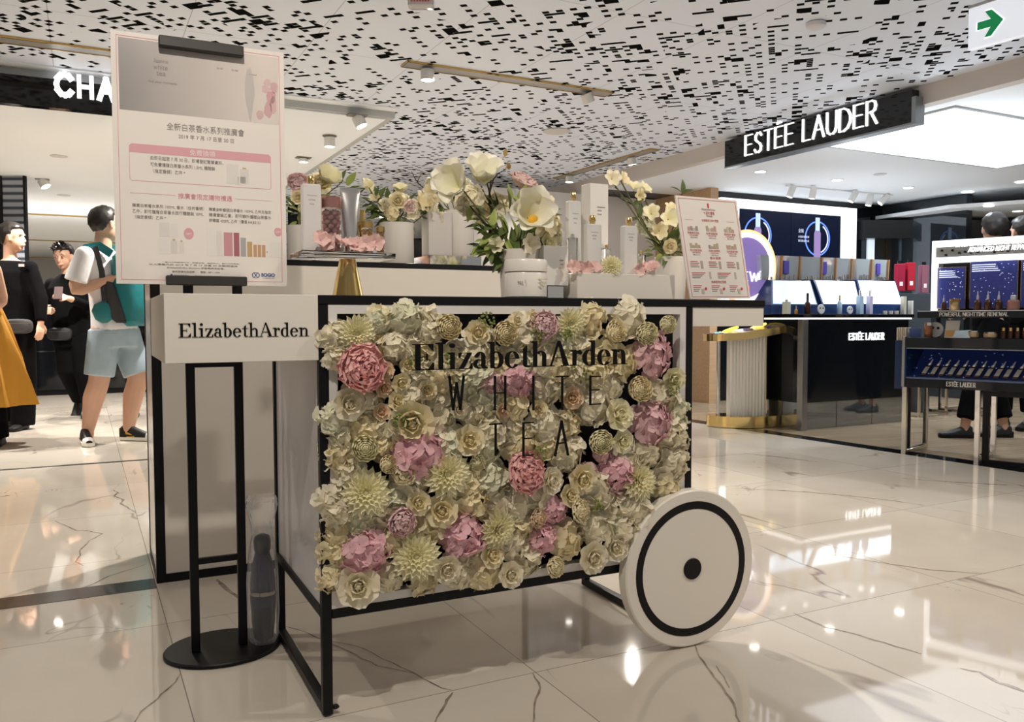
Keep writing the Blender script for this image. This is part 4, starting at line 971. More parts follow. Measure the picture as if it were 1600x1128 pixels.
# magnolia bouquet: offsets measured on the plane b=.22 of the cart
vb = .22
def Q(x, y, dy=0, b=vb, o=(.605,.22)): u, z = kp(x, y, b); return (u-o[0], b+dy-o[1], z-TOP)
def autoleaf(cx, cy, n, rx, ry, sz, seed, Qf, o, shades=(0,0,1)):
    rq = random.Random(seed); out = []
    for k in range(n):
        a = rq.random()*6.28; q = rq.random()**.5
        p = Qf(cx+rx*q*math.cos(a), cy+ry*q*math.sin(a), rq.uniform(-.02,.03)); d = (math.cos(a)+rq.uniform(-.4,.4), rq.uniform(-.6,.2), -math.sin(a)*.8+rq.uniform(0,.5))
        out.append((p, sz*rq.uniform(.7,1.25), rq.choice(shades), d))
    return out
bl = [('magnolia','magnolia',Q(812,345,-.05),.084,(-.25,-1,.25)),('magnolia','magnolia',Q(716,296,-.02),.074,(-.9,-.7,.25)),('magnolia','magnolia',Q(757,285,.02),.070,(-.2,-.7,.7)),
      ('peony','blush',Q(822,290,.03),.050,(.2,-.5,.8)),('hydrangea','sage',Q(852,338,0),.040,(.6,-.8,.4)),('rose','lemon',Q(846,382,-.03),.030,(.3,-1,.1)),('hydrangea','ivory',Q(838,318,.03),.042,(.4,-.6,.6)),('hydrangea','white',Q(790,318,.05),.05,(-.1,-.6,.7)),('orchid','ivory',Q(842,356,-.04),.036,(.4,-1,0)),('orchid','lemon',Q(770,384,-.02),.028,(-.5,-1,0)),('orchid','ivory',Q(862,342,.0),.030,(.7,-.7,.3)),('floret_cluster','ivory',Q(850,348,-.01),.050,(.5,-.9,.3)),('floret_cluster','white',Q(846,312,.02),.044,(.5,-.6,.6)),('floret_cluster','sage',Q(862,372,.0),.038,(.6,-.9,0)),('floret_cluster','white',Q(744,312,.03),.045,(-.5,-.8,.2)),
      ('rose','peach',Q(868,370,.02),.020,(.5,-.8,.2)),('carnation','blush',Q(862,372,.04),.024,(.5,-.6,.5)),('orchid','white',Q(812,382,-.05),.036,(0,-1,-.2)),('hydrangea','ivory',Q(778,330,.06),.045,(-.5,-.5,.7)),('orchid','ivory',Q(738,310,.05),.03,(-.6,-.8,.2))]
lv = autoleaf(805,385,70,50,22,.055,3,Q,0)+autoleaf(800,345,30,50,30,.06,6,Q,0)+autoleaf(760,372,14,20,22,.042,4,Q,0,(1,1,0))+autoleaf(835,340,16,34,30,.045,5,Q,0)+[(Q(735,322),.045,1,(-.3,-.3,-1)),(Q(748,330),.04,1,(.5,-.3,-.8))]
tw = [([Q(785,372,.02),Q(776,340,.03),Q(772,300,.03),Q(778,278,.03),Q(786,268,.03),Q(797,262,.03)],.0032),([Q(775,310,.03),Q(768,282,.03),Q(756,264,.03),Q(748,256,.03)],.0026),([Q(772,300,.03),Q(774,280,.03),Q(773,262,.03)],.0024),([Q(778,385,.0),Q(758,352,-.01),Q(738,330,-.01),Q(732,322,-.01)],.0038)]
bq = bouquet('magnolia_bouquet', 'bouquet of big white silk magnolias, blush peony and bare twigs in the tall vase', K(.605,.22,TOP), bl, lv, tw, (0,0,.10), seed=8)
b = B(); b.sph(Q(811,349,-.082), .015, .012, .014, 12, 8); b.build('stamen', mat('stamen_orange', (.78,.42,.03), .6), bq)
b = B()
for x, y in ((797,262),(800,268),(803,262),(793,245),(797,241),(746,255),(772,258),(790,250)): mk_leaf(b, Q(x,y,.03), (rp.uniform(-1,1),-.3,rp.uniform(-.4,1)), .022, .012)
b.build('bud', mat('bud_ochre', (.55,.40,.16), .5), bq, fix=False)
# right hand bouquet in a white pot
pu, pz = kp(1048,402,.36); pz = kp(1048,402,.36)[1]
pot = B().lathe([(.040,0),(.044,.003),(.052,pz-TOP-.002),(.050,pz-TOP),(.046,pz-TOP-.004)], 40).build('white_pot', cream, None, True, loc=K(pu,.36,TOP), rotz=KA)
tag(pot, 'round white pot of the orchid bouquet, partly behind the leaning price board', 'flower pot')
o2 = (pu,.36)
def Q2(x, y, dy=0, b=.36): return Q(x, y, dy, b, o2)
bl = [('orchid','lemon',Q2(1034,345,-.03),.042,(-.2,-1,.2)),('orchid','lemon',Q2(1054,352,-.04),.040,(.3,-1,.1)),('orchid','ivory',Q2(1024,362,-.02),.036,(-.5,-1,0)),('orchid','lemon',Q2(1018,335,.0),.036,(-.6,-.8,.4)),
      ('orchid','ivory',Q2(1046,332,.0),.036,(0,-.8,.6)),('rose','ivory',Q2(1030,386,-.05),.026,(-.2,-1,-.2)),('orchid','lemon',Q2(1060,370,-.03),.032,(.4,-1,0)),('hydrangea','sage',Q2(1015,352,.02),.036,(-.8,-.5,.2)),('orchid','ivory',Q2(1064,338,.02),.032,(.5,-.8,.3)),
      ('orchid','white',Q2(950,282,-.02),.034,(-.3,-1,.2)),('orchid','ivory',Q2(968,282,-.01),.028,(.3,-1,.3)),('orchid','lemon',Q2(990,297,0),.034,(-.1,-.6,.8)),('orchid','lemon',Q2(1010,297,.02),.032,(.3,-.7,.6)),('orchid','ivory',Q2(1000,305,.01),.026,(0,-1,0))]
lv = autoleaf(1045,388,34,26,16,.045,13,Q2,0)+[(Q2(989,322),.06,0,(-.8,-.2,.6)),(Q2(989,322),.05,0,(.8,-.2,.7)),(Q2(998,342),.05,0,(-1,-.2,-.1)),(Q2(998,340),.045,0,(.1,-.2,1)),(Q2(1066,302),.055,0,(-.9,-.2,.45)),(Q2(1066,302),.045,0,(0,-.2,1)),(Q2(1066,302),.045,0,(.8,-.2,.4))]
tw = [([Q2(1030,385),Q2(1008,352),Q2(996,330),Q2(985,312),Q2(970,300),Q2(960,292)],.0028),([Q2(990,320),Q2(976,314),Q2(964,306),Q2(958,300)],.002),([Q2(1050,380,.02),Q2(1062,340,.02),Q2(1066,302)],.002)]
bouquet('orchid_bouquet', 'loose bouquet of pale yellow silk orchids with a long arching branch in the white pot', K(pu,.36,TOP), bl, lv, tw, (0,0,pz-TOP-.02), seed=9)

# ================================================================ COUNTER BEHIND
RC = thing('white_display_counter', 'tall white display counter with black edges and black top behind the cart', 'counter', K(-.273,1.21,0), KA)
cw, cd, ch_ = 1.42, .42, 1.108
for x in (0, cw-.03):
    for y in (0, cd-.03):
        b = B(); b.bbox(x, y, .0, x+.03, y+.03, ch_-.0205, .001); b.build('post', black, RC)
b = B(); b.box(.03, .002, .03, cw-.03, .008, ch_-.0205); b.build('front_panel', white_panel, RC)
b = B(); b.box(.002, .03, .03, .008, cd-.03, ch_-.0205); b.build('side_panel', white_gloss, RC)
b = B(); b.box(cw-.008, .03, .03, cw-.002, cd-.03, ch_-.0205); b.build('side_panel', white_gloss, RC)
b = B(); b.box(.03, .0, 0, cw-.03, .03, .03); b.box(.0, .03, 0, .03, cd-.03, .03); b.build('kick_rail', black, RC)
b = B(); b.bbox(0, 0, ch_-.02, cw, cd, ch_, .001); b.build('counter_top', black, RC)
RT = ch_
# acrylic/mirror box and pots on it
def pot_thing(label, x0p, x1p, ytop, bb, z):
    ua, zt = kp(x0p, ytop, bb); ub, _ = kp(x1p, ytop, bb); r = (ub-ua)/2; h = zt-z
    b = B(); b.lathe([(r*.93,0),(r*.97,.004),(r*.96,h*.9),(r,h),(r*.94,h),(r*.9,h*.95)], 40)
    o = b.build('white_pot', cream, None, True, loc=K((ua+ub)/2, bb+r, z), rotz=KA); tag(o, label, 'flower pot'); return ((ua+ub)/2, bb+r, z+h, r)
p1 = pot_thing('squat white pot standing directly on the black counter top behind the cart', 602, 655, 345, 1.27, RT)
u0, z0_ = kp(672,398,1.27); u1, _ = kp(752,398,1.27)
b = B(); b.bbox(0,0,0,u1-u0,.2,z0_-RT,.001); tag(b.build('mirror_riser', mat('mirror_riser', (.6,.6,.62), .05, metal=1), None, True, loc=K(u0,1.27,RT), rotz=KA), 'low mirrored block under the higher white pot', 'riser')
p2 = pot_thing('white pot raised on the mirrored block on the rear counter', 700, 750, 326, 1.29, z0_+.0003)
ub_, zb_ = kp(671,322,1.29)
box_thing('grey_carton', 'plain pale grey carton beside the raised white pot', 'carton', u0+.002, 1.29, z0_+.0003, .10, .08, kp(676,330,1.29)[1]-z0_, mat('pale_grey', (.62,.59,.56), .4))
p3 = pot_thing('white pot at the far left of the rear counter, behind the tall clear bottle', 452, 492, 350, 1.36, RT)
def Qn(p):
    def f(x, y, dy=0): u, z = kp(x, y, p[1]); return (u-p[0], dy, z-p[2])
    return f
q1 = Qn(p1)
bl = [('poppy','lemon',q1(625,302),.045,(-.1,-.5,.9)),('rose','ivory',q1(617,316,-.03),.038,(-.2,-1,.2)),('rose','white',q1(600,322,-.02),.030,(-.6,-1,.2)),('orchid','ivory',q1(650,318,-.02),.055,(.6,-1,.2)),('hydrangea','white',q1(640,328,-.03),.042,(.2,-1,0)),
      ('rose','pale',q1(634,325,-.04),.030,(0,-1,0)),('orchid','white',q1(665,332,-.03),.05,(.8,-.8,0)),('hydrangea','ivory',q1(608,332,-.03),.036,(-.5,-1,0)),('orchid','ivory',q1(588,310,.0),.030,(-.7,-.8,.4)),('rose','sage',q1(630,312,0),.03,(0,-.7,.7)),('poppy','lemon',q1(576,292,0),.03,(-.3,-.8,.5))]
lv = autoleaf(622,335,44,34,14,.07,23,q1,0)+autoleaf(588,315,10,10,10,.05,24,q1,0)
tw = [([q1(625,340),q1(640,318),q1(655,322),q1(672,335)],.003)]
bouquet('rose_bouquet', 'low bouquet of cream silk roses and leaves in the squat pot on the counter', K(p1[0],p1[1],p1[2]), bl, lv, tw, (0,0,-.03), seed=18)
q2 = Qn(p2)
bl = [('ranunculus','lemon',q2(690,312,-.04),.042,(-.2,-1,.2)),('hydrangea','sage',q2(680,290,.0),.048,(-.4,-.6,.8)),('hydrangea','sage',q2(700,282,.02),.045,(0,-.4,.9)),('orchid','ivory',q2(672,302,-.02),.040,(-.8,-.8,.2)),('hydrangea','ivory',q2(668,318,-.03),.040,(-.6,-1,-.1)),
      ('orchid','white',q2(676,340,-.05),.040,(-.5,-1,-.4)),('rose','white',q2(708,300,-.02),.035,(.3,-1,.3)),('hydrangea','sage',q2(730,290,.02),.045,(.5,-.6,.6)),('rose','ivory',q2(735,310,-.02),.035,(.5,-1,.1))]
lv = autoleaf(705,318,40,36,12,.06,33,q2,0)
tw = [([q2(690,325),q2(670,300),q2(655,288),q2(649,280),q2(643,268)],.003),([q2(652,284),q2(655,278),q2(658,270)],.002)]
bouquet('hydrangea_bouquet', 'fuller green and cream silk hydrangea bouquet in the raised pot', K(p2[0],p2[1],p2[2]), bl, lv, tw, (0,0,-.03), seed=28)
q3 = Qn(p3)
bl = [('carnation','pale',q3(466,290),.050,(-.2,-1,.5)),('rose','ivory',q3(463,310,-.03),.03,(-.2,-1,0)),('poppy','lemon',q3(508,285,0),.075,(.2,-.8,.6)),('ranunculus','lemon',q3(469,328,-.04),.032,(0,-1,0)),('rose','ivory',q3(498,290,0),.05,(0,-1,.5)),('orchid','lemon',q3(570,295,0),.045,(.5,-.8,.5))]
lv = autoleaf(468,330,22,14,18,.05,43,q3,0)+autoleaf(520,300,16,34,12,.06,44,q3,0,(0,1))+[(q3(530,286),.06,0,(.3,-.3,.9))]
tw = [([q3(475,340),q3(505,308),q3(528,290),q3(536,282)],.003),([q3(500,320),q3(545,305),q3(570,296)],.003)]
bouquet('mixed_bouquet', 'bouquet with a pale pink carnation and yellow poppies, left end of the rear counter', K(p3[0],p3[1],p3[2]), bl, lv, tw, (0,0,-.03), seed=38)
# ================================================================ CEILING FITTINGS
def box_label(o, *a, **k): return tag(o, *a, **k)
def lamp_can(b0, c, d, r, h):
    """open cylinder lamp at c pointing along d"""
    d = Vector(d).normalized(); M = Matrix.Translation(c) @ d.to_track_quat('Z', 'Y').to_matrix().to_4x4(); b0.M = M
    b0.lathe([(r*.96,0),(r,.004),(r,h),(r*.93,h),(r*.9,h-.008)], 24); b0.M = None
def lamp_disc(b0, c, d, r, h):
    d = Vector(d).normalized(); b0.M = Matrix.Translation(c) @ d.to_track_quat('Z', 'Y').to_matrix().to_4x4(); b0.lathe([(r*.88,h-.004),(r*.7,h-.001)], 24); b0.M = None
lamp_white = mat('lamp_white', (.78,.77,.75), .4)
def channel(label, u0, v0, u1, v1, lamps, w=.10):
    L = math.hypot(u1-u0, v1-v0); a = math.atan2(v1-v0, u1-u0)
    t = thing('channel_light', label, 'ceiling light', T(u0,v0,2.3995), TA+a)
    b = B(); b.box(0,-w/2,-.009,L,w/2,-.0005); b.build('channel', mat('channel_grey', (.42,.41,.40), .35, metal=.5), t)
    b = B(); b.box(-.006,-w/2-.008,-.012,L+.006,-w/2,0); b.box(-.006,w/2,-.012,L+.006,w/2+.008,0); b.box(-.006,-w/2,-.012,0,w/2,0); b.box(L,-w/2,-.012,L+.006,w/2,0)
    b.build('brass_edge', brass_trim, t)
    for s, d in lamps:
        b = B(); lamp_can(b, (s,0,-.022), d, .040, .062); o = b.build('lamp', lamp_white, t)
        b = B(); lamp_disc(b, (s,0,-.022), d, .040, .062); b.build('lens', lamp_face, o)
    return t
channel('long brass edged channel light with two spots, above the magnolia bouquet', .72, 2.90, 2.16, 2.92, [(.14,(0,0,-1)),(1.26,(.5,.1,-1))])
channel('brass edged channel light over the black fascia of the left shop', -2.6, 3.45, -.62, 3.47, [(.5,(0,.2,-1))])
channel('smaller channel light near the far right edge of the perforated ceiling', 3.53, 5.95, 3.53, 4.25, [(.25,(0,0,-1)),(1.35,(0,.2,-1))], .09)
o = B().lathe([(.105,0),(.11,-.006),(.10,-.012)], 40).build('ceiling_speaker', mat('speaker_grille', (.66,.64,.63), .6), None, True, loc=T(2.404,4.03,2.3995)); tag(o, 'flat round speaker grille in the perforated ceiling behind the channel light', 'speaker')
o = B().lathe([(.042,0),(.050,-.006),(.048,-.022),(.04,-.028)], 32).build('smoke_detector', mat('detector', (.70,.70,.74), .35), None, True, loc=atz(1275,35,2.3995)); tag(o, 'small round white detector on the perforated ceiling left of the arrow sign', 'detector')
# emergency lamp box at the very top and its twin on the beige fascia
def warn_box(label, loc, rot, m2=glassm):
    t = thing('call_point_cover', label, 'cover', loc, rot)
    b = B(); b.bbox(-.06,-.03,-.05,.06,.03,0,.008); b.build('cover', mat('clear_cover', (.75,.72,.74), .1, trans=.3), t)
    b = B()
    for k in range(7): b.box(-.045+k*.013, -.0315, -.030, -.037+k*.013, -.0305, -.014)
    b.build('red_text', print_red, t, False); return t
warn_box('clear plastic box with red characters hanging from the perforated ceiling at top', atz(658,-4,2.3995), 0)
v_, z_ = tu(1466,110,3.858); warn_box('clear plastic box with red characters on the beige fascia', T(3.826,v_,z_+.02), TA-PI/2)
# exit sign
pe = atz(1512,78,2.13); ex = thing('exit_sign', 'hanging white lit sign with a green arrow at the top right', 'sign', pe, TA-PI/2+.08)
b = B(); b.bbox(0,0,0,.55,.035,.185,.002); b.build('lit_box', mat('exit_face', (.8,.82,.85), .4, emis=(.82,.88,1), es=.55), ex)
b = B(); b.box(-.002,-.002,.185,.552,.037,.198); b.build('top_rail', mat('rail_grey', (.5,.5,.5), .4), ex)
for x in (.12,.43): b = B(); b.cyl((x,.017,.198), .004, .075, 8); b.build('hanger', chrome, ex)
arrow = [(.035,.075),(.095,.075),(.068,.035),(.098,.035),(.150,.092),(.098,.150),(.068,.150),(.095,.110),(.035,.110)]
gx = lambda s, o=0: [((x-.09)*s+.09+.008, (z-.092)*s+.092) for x, z in arrow]
b = B(); b.prism(gx(1.12), -.0006, -.0001); b.build('arrow_outline', mat('arrow_white', (.85,.9,.88), .4, emis=(.9,1,.95), es=.9), ex, False)
b = B(); b.prism(gx(1), -.0012, -.0006); b.build('arrow', mat('exit_green', (.01,.22,.07), .4, emis=(.0,.22,.07), es=.5), ex, False)
# ================================================================ LEFT SHOP
RU = TA   # faces that look towards -v
uL, zB = tp(0,160,3.93); _, zT = tp(0,107,3.93)
lf = thing('shop_fascia', 'long black fascia with white lit letters over the left shop, behind the poster', 'shop sign', T(-4.0,3.93,zB), RU)
b = B(); b.box(0,0,0,3.62,.068,2.332-zB); b.build('board', black_gloss, lf)
ua, z0 = tp(83,153,3.92); ub, z1 = tp(113,124,3.92); hgt = (z1-z0)
uA = tp(180,140,3.92)[0]
sans_text('letters', 'CHA', ua+4.0+.018, z0-zB+.025, uA-ua-.03, hgt*1.0, .024, glow_letter, -.012, 0, lf, gap=.5, thin=.024)
sans_text('letters', 'NEL', uA+4.0+.04, z0-zB+.025, .36, hgt, .024, glow_letter, -.012, 0, lf, gap=.5, thin=.024)
# lamps under the left soffit
def soffit_lamp(label, x, y, d, z=2.334, r=.042, h=.075, box=False):
    p = atz(x, y, z); t = thing('spot_lamp', label, 'ceiling light', p, TA)
    b = B(); b.box(-.065,-.045,-.006,.065,.045,0) if box else b.lathe([(.055,0),(.055,-.006)], 28); b.build('mount', mat('mount_grey', (.30,.28,.26), .4, metal=.4), t)
    b = B(); lamp_can(b, (0,0,-.012), d, r, h); b.build('lamp', lamp_white, t)
    b = B(); lamp_disc(b, (0,0,-.012), d, r, h); b.build('lens', lamp_face, t)
soffit_lamp('tilted white spot lamp at the right corner of the left shop soffit', 558, 180, (.4,-.3,-1), box=True)
soffit_lamp('straight cylinder lamp under the soffit, middle of three beside the poster', 515, 212, (0,0,-1))
soffit_lamp('bright square mounted lamp nearest the poster edge under the soffit', 474, 246, (0,0,-1), h=.03, box=True)
soffit_lamp('bright lamp in the left shop ceiling above the standing shop assistant', 66, 280, (.5,-.3,-1), box=True, r=.05)
for x, y, l in ((92,244,'round flat speaker in the left shop ceiling near its front'),(100,305,'round flat speaker deeper in the left shop ceiling')):
    o = B().lathe([(.07,0),(.07,-.004)], 28).build('ceiling_speaker', mat('speaker_grille'), None, True, loc=atz(x,y,2.334)); tag(o, l, 'speaker')
for i, y in enumerate((336,376,403)):
    p = atz(100,y,2.333); a, q, _ = onpl(TO, TA, 100, y, 1, 0); u = (p.x-TO.x)*math.cos(TA)+(p.y-TO.y)*math.sin(TA); v = -(p.x-TO.x)*math.sin(TA)+(p.y-TO.y)*math.cos(TA)
    b = B(); b.box(-9, v, 2.318, .9, v+.03+.02*i, 2.333); o = b.build('trim_%d' % (10+i), brass_trim, None, False, loc=TLOC, rotz=TA); struct(o)
# striped screen and black column at the left edge
def wbox(name, label, cat, x0, x1, y0, y1, Y, d, m, **k):
    """box parallel to the picture's horizontal at depth Y, corners read from the photograph"""
    a = aty(x0, y1, Y); c = aty(x1, y0, Y); zb = max(0, a.z) if a.z > .05 else 0
    b = B(); b.box(0,0,0,c.x-a.x,d,c.z-zb); o = b.build(name, m, None, False, loc=(a.x, Y, zb)); return tag(o, label, cat)
stripe, nt, p, L = node_mat('striped_mirror'); tc = nt.nodes.new('ShaderNodeTexCoord'); sp = nt.nodes.new('ShaderNodeSeparateXYZ'); L.new(tc.outputs['Object'], sp.inputs[0])
r = nt.nodes.new('ShaderNodeValToRGB'); L.new(mth(nt, 'PINGPONG', sp.outputs[2], .036), r.inputs[0]); r.color_ramp.elements[0].position = .010; r.color_ramp.elements[1].position = .02
r.color_ramp.elements[0].color = (.05,.06,.08,1); r.color_ramp.elements[1].color = (.34,.37,.42,1); L.new(r.outputs[0], p.inputs['Base Color']); p.inputs['Roughness'].default_value = .12; p.inputs['Metallic'].default_value = .5
sc = thing('slatted_screen', 'tall black framed screen of shining horizontal slats behind the woman in black', 'screen', aty(9,600,8.4)*1, 0); sc.location.z = 0
w_ = aty(48,600,8.4).x-aty(9,600,8.4).x; zt = aty(30,271,8.4).z
b = B(); b.box(.02,.01,.02,w_-.02,.03,zt-.02); b.build('slats', stripe, sc, False)
b = B(); b.box(0,0,0,.02,.04,zt); b.box(w_-.02,0,0,w_,.04,zt); b.box(.02,0,zt-.02,w_-.02,.04,zt); b.box(.02,0,0,w_-.02,.04,.02); b.build('frame', black, sc, False)
wbox('black_column', 'black column left of the slatted screen at the picture edge', 'column', -60, 9, 262, 900, 8.5, .3, black)
ctl = thing('black_counter', 'long low black cabinet behind the people in the left shop', 'counter', T(-3.6,9.6,0), TA)
b = B(); b.bbox(0,0,.06,3.4,.5,1.30,.004); b.build('body', black_gloss, ctl); b = B(); b.box(.02,.03,0,3.38,.47,.06); b.build('plinth', black, ctl); b = B(); b.bbox(-.01,-.01,1.30,3.41,.51,1.33,.003); b.build('top', black, ctl)
b = B(); b.box(1.0,-.004,.52,2.3,-.001,.535); b.build('trim_strip', chrome, ctl)
# far things seen between the bouquets
wbox('dark_column', 'narrow black column far behind the left bouquet', 'column', 458, 484, 268, 900, 11.0, .3, black)
wbox('far_cabinet', 'black cabinet far behind the flower pots on the rear counter', 'cabinet', 640, 800, 372, 900, 11.5, .4, black_gloss)
bs_ = wbox('lit_blue_kiosk', 'slim far kiosk with a small lit blue screen left of the magnolia vase', 'screen', 760, 781, 397, 900, 11.3, .1, black)
a = aty(762,417,11.29); c = aty(779,399,11.29); b = B(); b.box(a.x-bs_.location.x,-.006,a.z,c.x-bs_.location.x,-.001,c.z); b.build('screen', mat('screen_blue', (.1,.25,.5), .3, emis=(.25,.5,.9), es=.8), bs_, False)
wbox('grey_banner', 'plain grey banner far behind, right of the magnolia bouquet', 'banner', 842, 889, 328, 900, 11.0, .05, mat('panel_grey', (.50,.50,.52), .5))
wbox('white_partition', 'white far partition between the bouquets', 'partition', 640, 700, 340, 372, 11.9, .1, white_paint)
# ================================================================ RIGHT HALL
# big lit sign: faces the aisle (towards -u)
US = 3.79; RS = TA-PI/2
vl, zb = tu(1132,262,US); vr, zb2 = tu(1424,190,US); zt = 2.372; zb = (zb+zb2)/2
sg = thing('brand_sign', 'long black projecting sign with white lit capital letters on the right fascia', 'shop sign', T(US,vl,zb), RS)
SL = vl-vr
b = B(); b.bbox(0,0,0,SL,.07,zt-zb,.002); b.build('board', black_gloss, sg); b = B(); b.box(0,-.001,-.012,SL+.03,.085,0); b.box(SL,-.001,0,SL+.03,.085,zt-zb-.05); b.build('grey_edge', mat('sign_edge', (.28,.31,.33), .3, metal=.5), sg)
va, za = tu(1164,243,US-.01); vb_, zc = tu(1369,195,US-.01); _, zd = tu(1164,212,US-.01)
hL = (zd-za)*.98; zmid = za-zb
sans_text('letters', 'ESTÉE LAUDER', vl-va, max(.03,zmid), va-vb_, hL, .0125, glow_letter, -.014, 0, sg, gap=.26, thin=.006)
# light panel in the soffit, downlights, track spots
b = B(); b.box(4.12,1.80,2.276,6.5,3.05,2.2845)
o = b.build('ceiling_light_panel', mat('light_panel', (1,1,1), .5, emis=(.90,.95,1), es=1.7), None, False, loc=TLOC, rotz=TA); tag(o, 'huge rectangular lit panel set into the right hall soffit', 'ceiling light')
b = B()
for q in ((4.10,1.78,6.52,1.80),(4.10,3.05,6.52,3.07),(4.10,1.80,4.12,3.05),(6.5,1.80,6.52,3.05)): b.box(q[0],q[1],2.272,q[2],q[3],2.2848)
tstruct('trim_7', b, mat('panel_trim', (.45,.47,.48), .4))
dl = ('leftmost','second','third','fourth','fifth')
spots = [(1188,268),(1308,281),(1419,293)]
d0 = None
for i, (x, y) in enumerate(spots):
    p = atz(x,y,2.2845)
    t = thing('downlight', ('round recessed downlight nearest the lit brand sign','round recessed downlight between the sign and the track spots','round recessed downlight right of the track spots')[i], 'ceiling light', p, 0)
    b = B(); b.lathe([(.062,0),(.062,-.004),(.050,-.004)], 32); b.build('rim', lamp_white, t); b = B(); b.lathe([(.048,-.0045),(.048,-.0055)], 28); b.build('lens', lamp_face, t)
o = B().lathe([(.06,0),(.06,-.004)], 28).build('ceiling_speaker', mat('speaker_grille'), None, True, loc=atz(1375,272,2.2845)); tag(o, 'small grey round disc on the right hall soffit above the downlights', 'speaker')
tr = [((1240,290),(1233,308)),((1272,292),(1268,312)),((1338,299),(1327,318)),((1361,304),(1356,323)),((1387,305),(1372,321))]
nm = ['first white track spot from the left over the video wall','second white track spot over the video wall','third white track spot, tilted left, past a gap in the row','fourth white track spot over the video wall','last white track spot, most tilted, near the black ceiling edge']
pa = atz(1228,289,2.2845); pc = atz(1395,304,2.2845)
b = B(); b.tube([pa-Vector((0,0,.008)), pc-Vector((0,0,.008))], .009, 6); tag(b.build('lighting_track', lamp_white), 'white lighting track carrying five spots on the right soffit', 'track')
for (a, c), l in zip(tr, nm):
    p = atz(*a, 2.268); q = aty(*c, p.y); d = (q-p).normalized(); t = thing('track_spot', l, 'ceiling light', p, 0)
    b = B(); lamp_can(b, (0,0,0), d, .034, .125); b.build('lamp', lamp_white, t); b = B(); lamp_disc(b, (0,0,0), d, .034, .125); b.build('lens', mat('spot_lens', (1,1,1), .4, emis=(1,1,1), es=4), t)
# oak partition, black back wall and its lit video wall
b = B(); b.box(4.93,5.14,0,5.03,9.5,2.283); tstruct('wall_oak', b, OAK).name = 'wall_partition'
b = B(); b.box(5.03,5.30,0,7.75,5.38,2.283); tstruct('wall_hall', b, black_gloss)
vo_ = tu(1025,315,4.93)[0]
b = B(); b.box(2.2,vo_,0,4.928,vo_+.1,2.274); tstruct('wall_far_shop', b, white_paint)
VW = 5.22
ul, zt1 = tp(1127,307,VW); ur, zt2 = tp(1339,327,VW); uil, zi1 = tp(1150,325,VW); uir, zi2 = tp(1315,337,VW); zt = (zt1+zt2)/2; zi = (zi1+zi2)/2; zbv = tp(1270,405,VW)[1]
vw = thing('video_wall', 'lit white frame around two dark blue screens showing a bottle in a glowing ring', 'screen', T(ul,VW,0), TA)
fw_ = ur-uir
b = B(); b.box(0,0,zi,ur-ul,.05,zt); b.box(ur-ul-fw_,0,.95,ur-ul,.05,zi); b.box(0,0,.95,fw_,.05,zi); b.build('lit_frame', glow_white, vw, False)
um_ = (uil+uir)/2+.02
navy = mat('screen_navy', (.006,.009,.025), .25, spec=.2, emis=(.006,.010,.03), es=.4)
for k, (a, c) in enumerate(((fw_, um_-ul-.003),(um_-ul+.003, uir-ul))):
    b = B(); b.box(a,.01,1.2,c,.04,zi-.002); scn = b.build('screen', navy, vw, False)
    xm = a+(c-a)*(.36 if k == 0 else .52); zm = zi-.28; hh = .20
    b = B()
    ring_xz(b, (xm,zm), .185, .20, .006, .0095, 40); b.build('ring_glow', mat('ring_blue', (.1,.2,.7), .4, emis=(.12,.25,.95), es=1.2), scn, False)
    b = B()
    for a0 in (-60,): 
        for P in arc(xm, zm, .172, .172, .158, .158, -70, 60, 16): b.prism(P, .005, .0092)
    b.build('ring_highlight', mat('ring_white', (.6,.6,.7), .4, emis=(.75,.75,.9), es=.9), scn, False)
    b = B(); b.prism([(xm-.055,zm-.22),(xm+.045,zm-.22),(xm+.045,zm+.06),(xm+.03,zm+.09),(xm-.04,zm+.09),(xm-.055,zm+.06)], .002, .0085); b.build('bottle_picture', mat('pic_bottle', (.2,.15,.3), .3, emis=(.30,.22,.45), es=.8), scn, False)
    b = B(); b.box(xm-.035,.001,zm+.09,xm-.008,.0085,zm+.24); b.box(xm+.0,.001,zm+.09,xm+.026,.0085,zm+.24); b.build('cap_picture', mat('pic_cap2', (.5,.6,.8), .3, emis=(.45,.6,.85), es=.9), scn, False)
    if k == 1:
        for s, z, sz in (('全新', zm+.06, .05),('升級修護精華', zm-.0, .028),('煥活肌膚光采', zm-.045, .028)): text('print', s, sz, mat('lit_text', (.5,.55,.65), .4, emis=(.55,.6,.75), es=.8), scn, (a+.10, .004, z), 'LEFT', .0005, .085 if sz > .04 else .17)
# black header over the video wall and glass/black return at its right
b = B(); b.box(7.75,4.2,0,7.85,5.38,2.283); tstruct('wall_return', b, mirror_dark)
# COUNTER
CU, CV = 4.10, 3.05
ct = thing('makeup_counter', 'glossy black counter with mirrored lower panels and a lit white line under its top', 'counter', T(CU,CV,0), TA)
ctl_, ctd = 1.27, .42
b = B(); b.bbox(.03,.03,.0,ctl_,ctd,.22,.001); b.build('mirror_base', mat('mirror_kick', (.34,.36,.37), .05, metal=.9), ct)
b = B(); b.bbox(.02,.02,.22,ctl_,ctd,.892,.001); b.build('black_body', black_gloss, ct)
b = B(); b.box(-.01,-.01,.893,ctl_,ctd,.905); b.build('light_line', mat('line_light', (1,1,1), .4, emis=(1,.97,.95), es=1.6), ct, False)
b = B(); b.bbox(-.02,-.02,.9055,ctl_+.02,ctd,.935,.002); b.build('top', black_gloss, ct)
b = B(); b.bbox(-.012,-.012,0,.045,.045,.89,.001); b.build('corner_post', mat('brushed_steel', (.38,.37,.36), .22, metal=.9), ct)
for x in (.42,.84): b = B(); b.box(x,.0285,0,x+.004,.0295,.22); b.build('joint', black, ct, False)
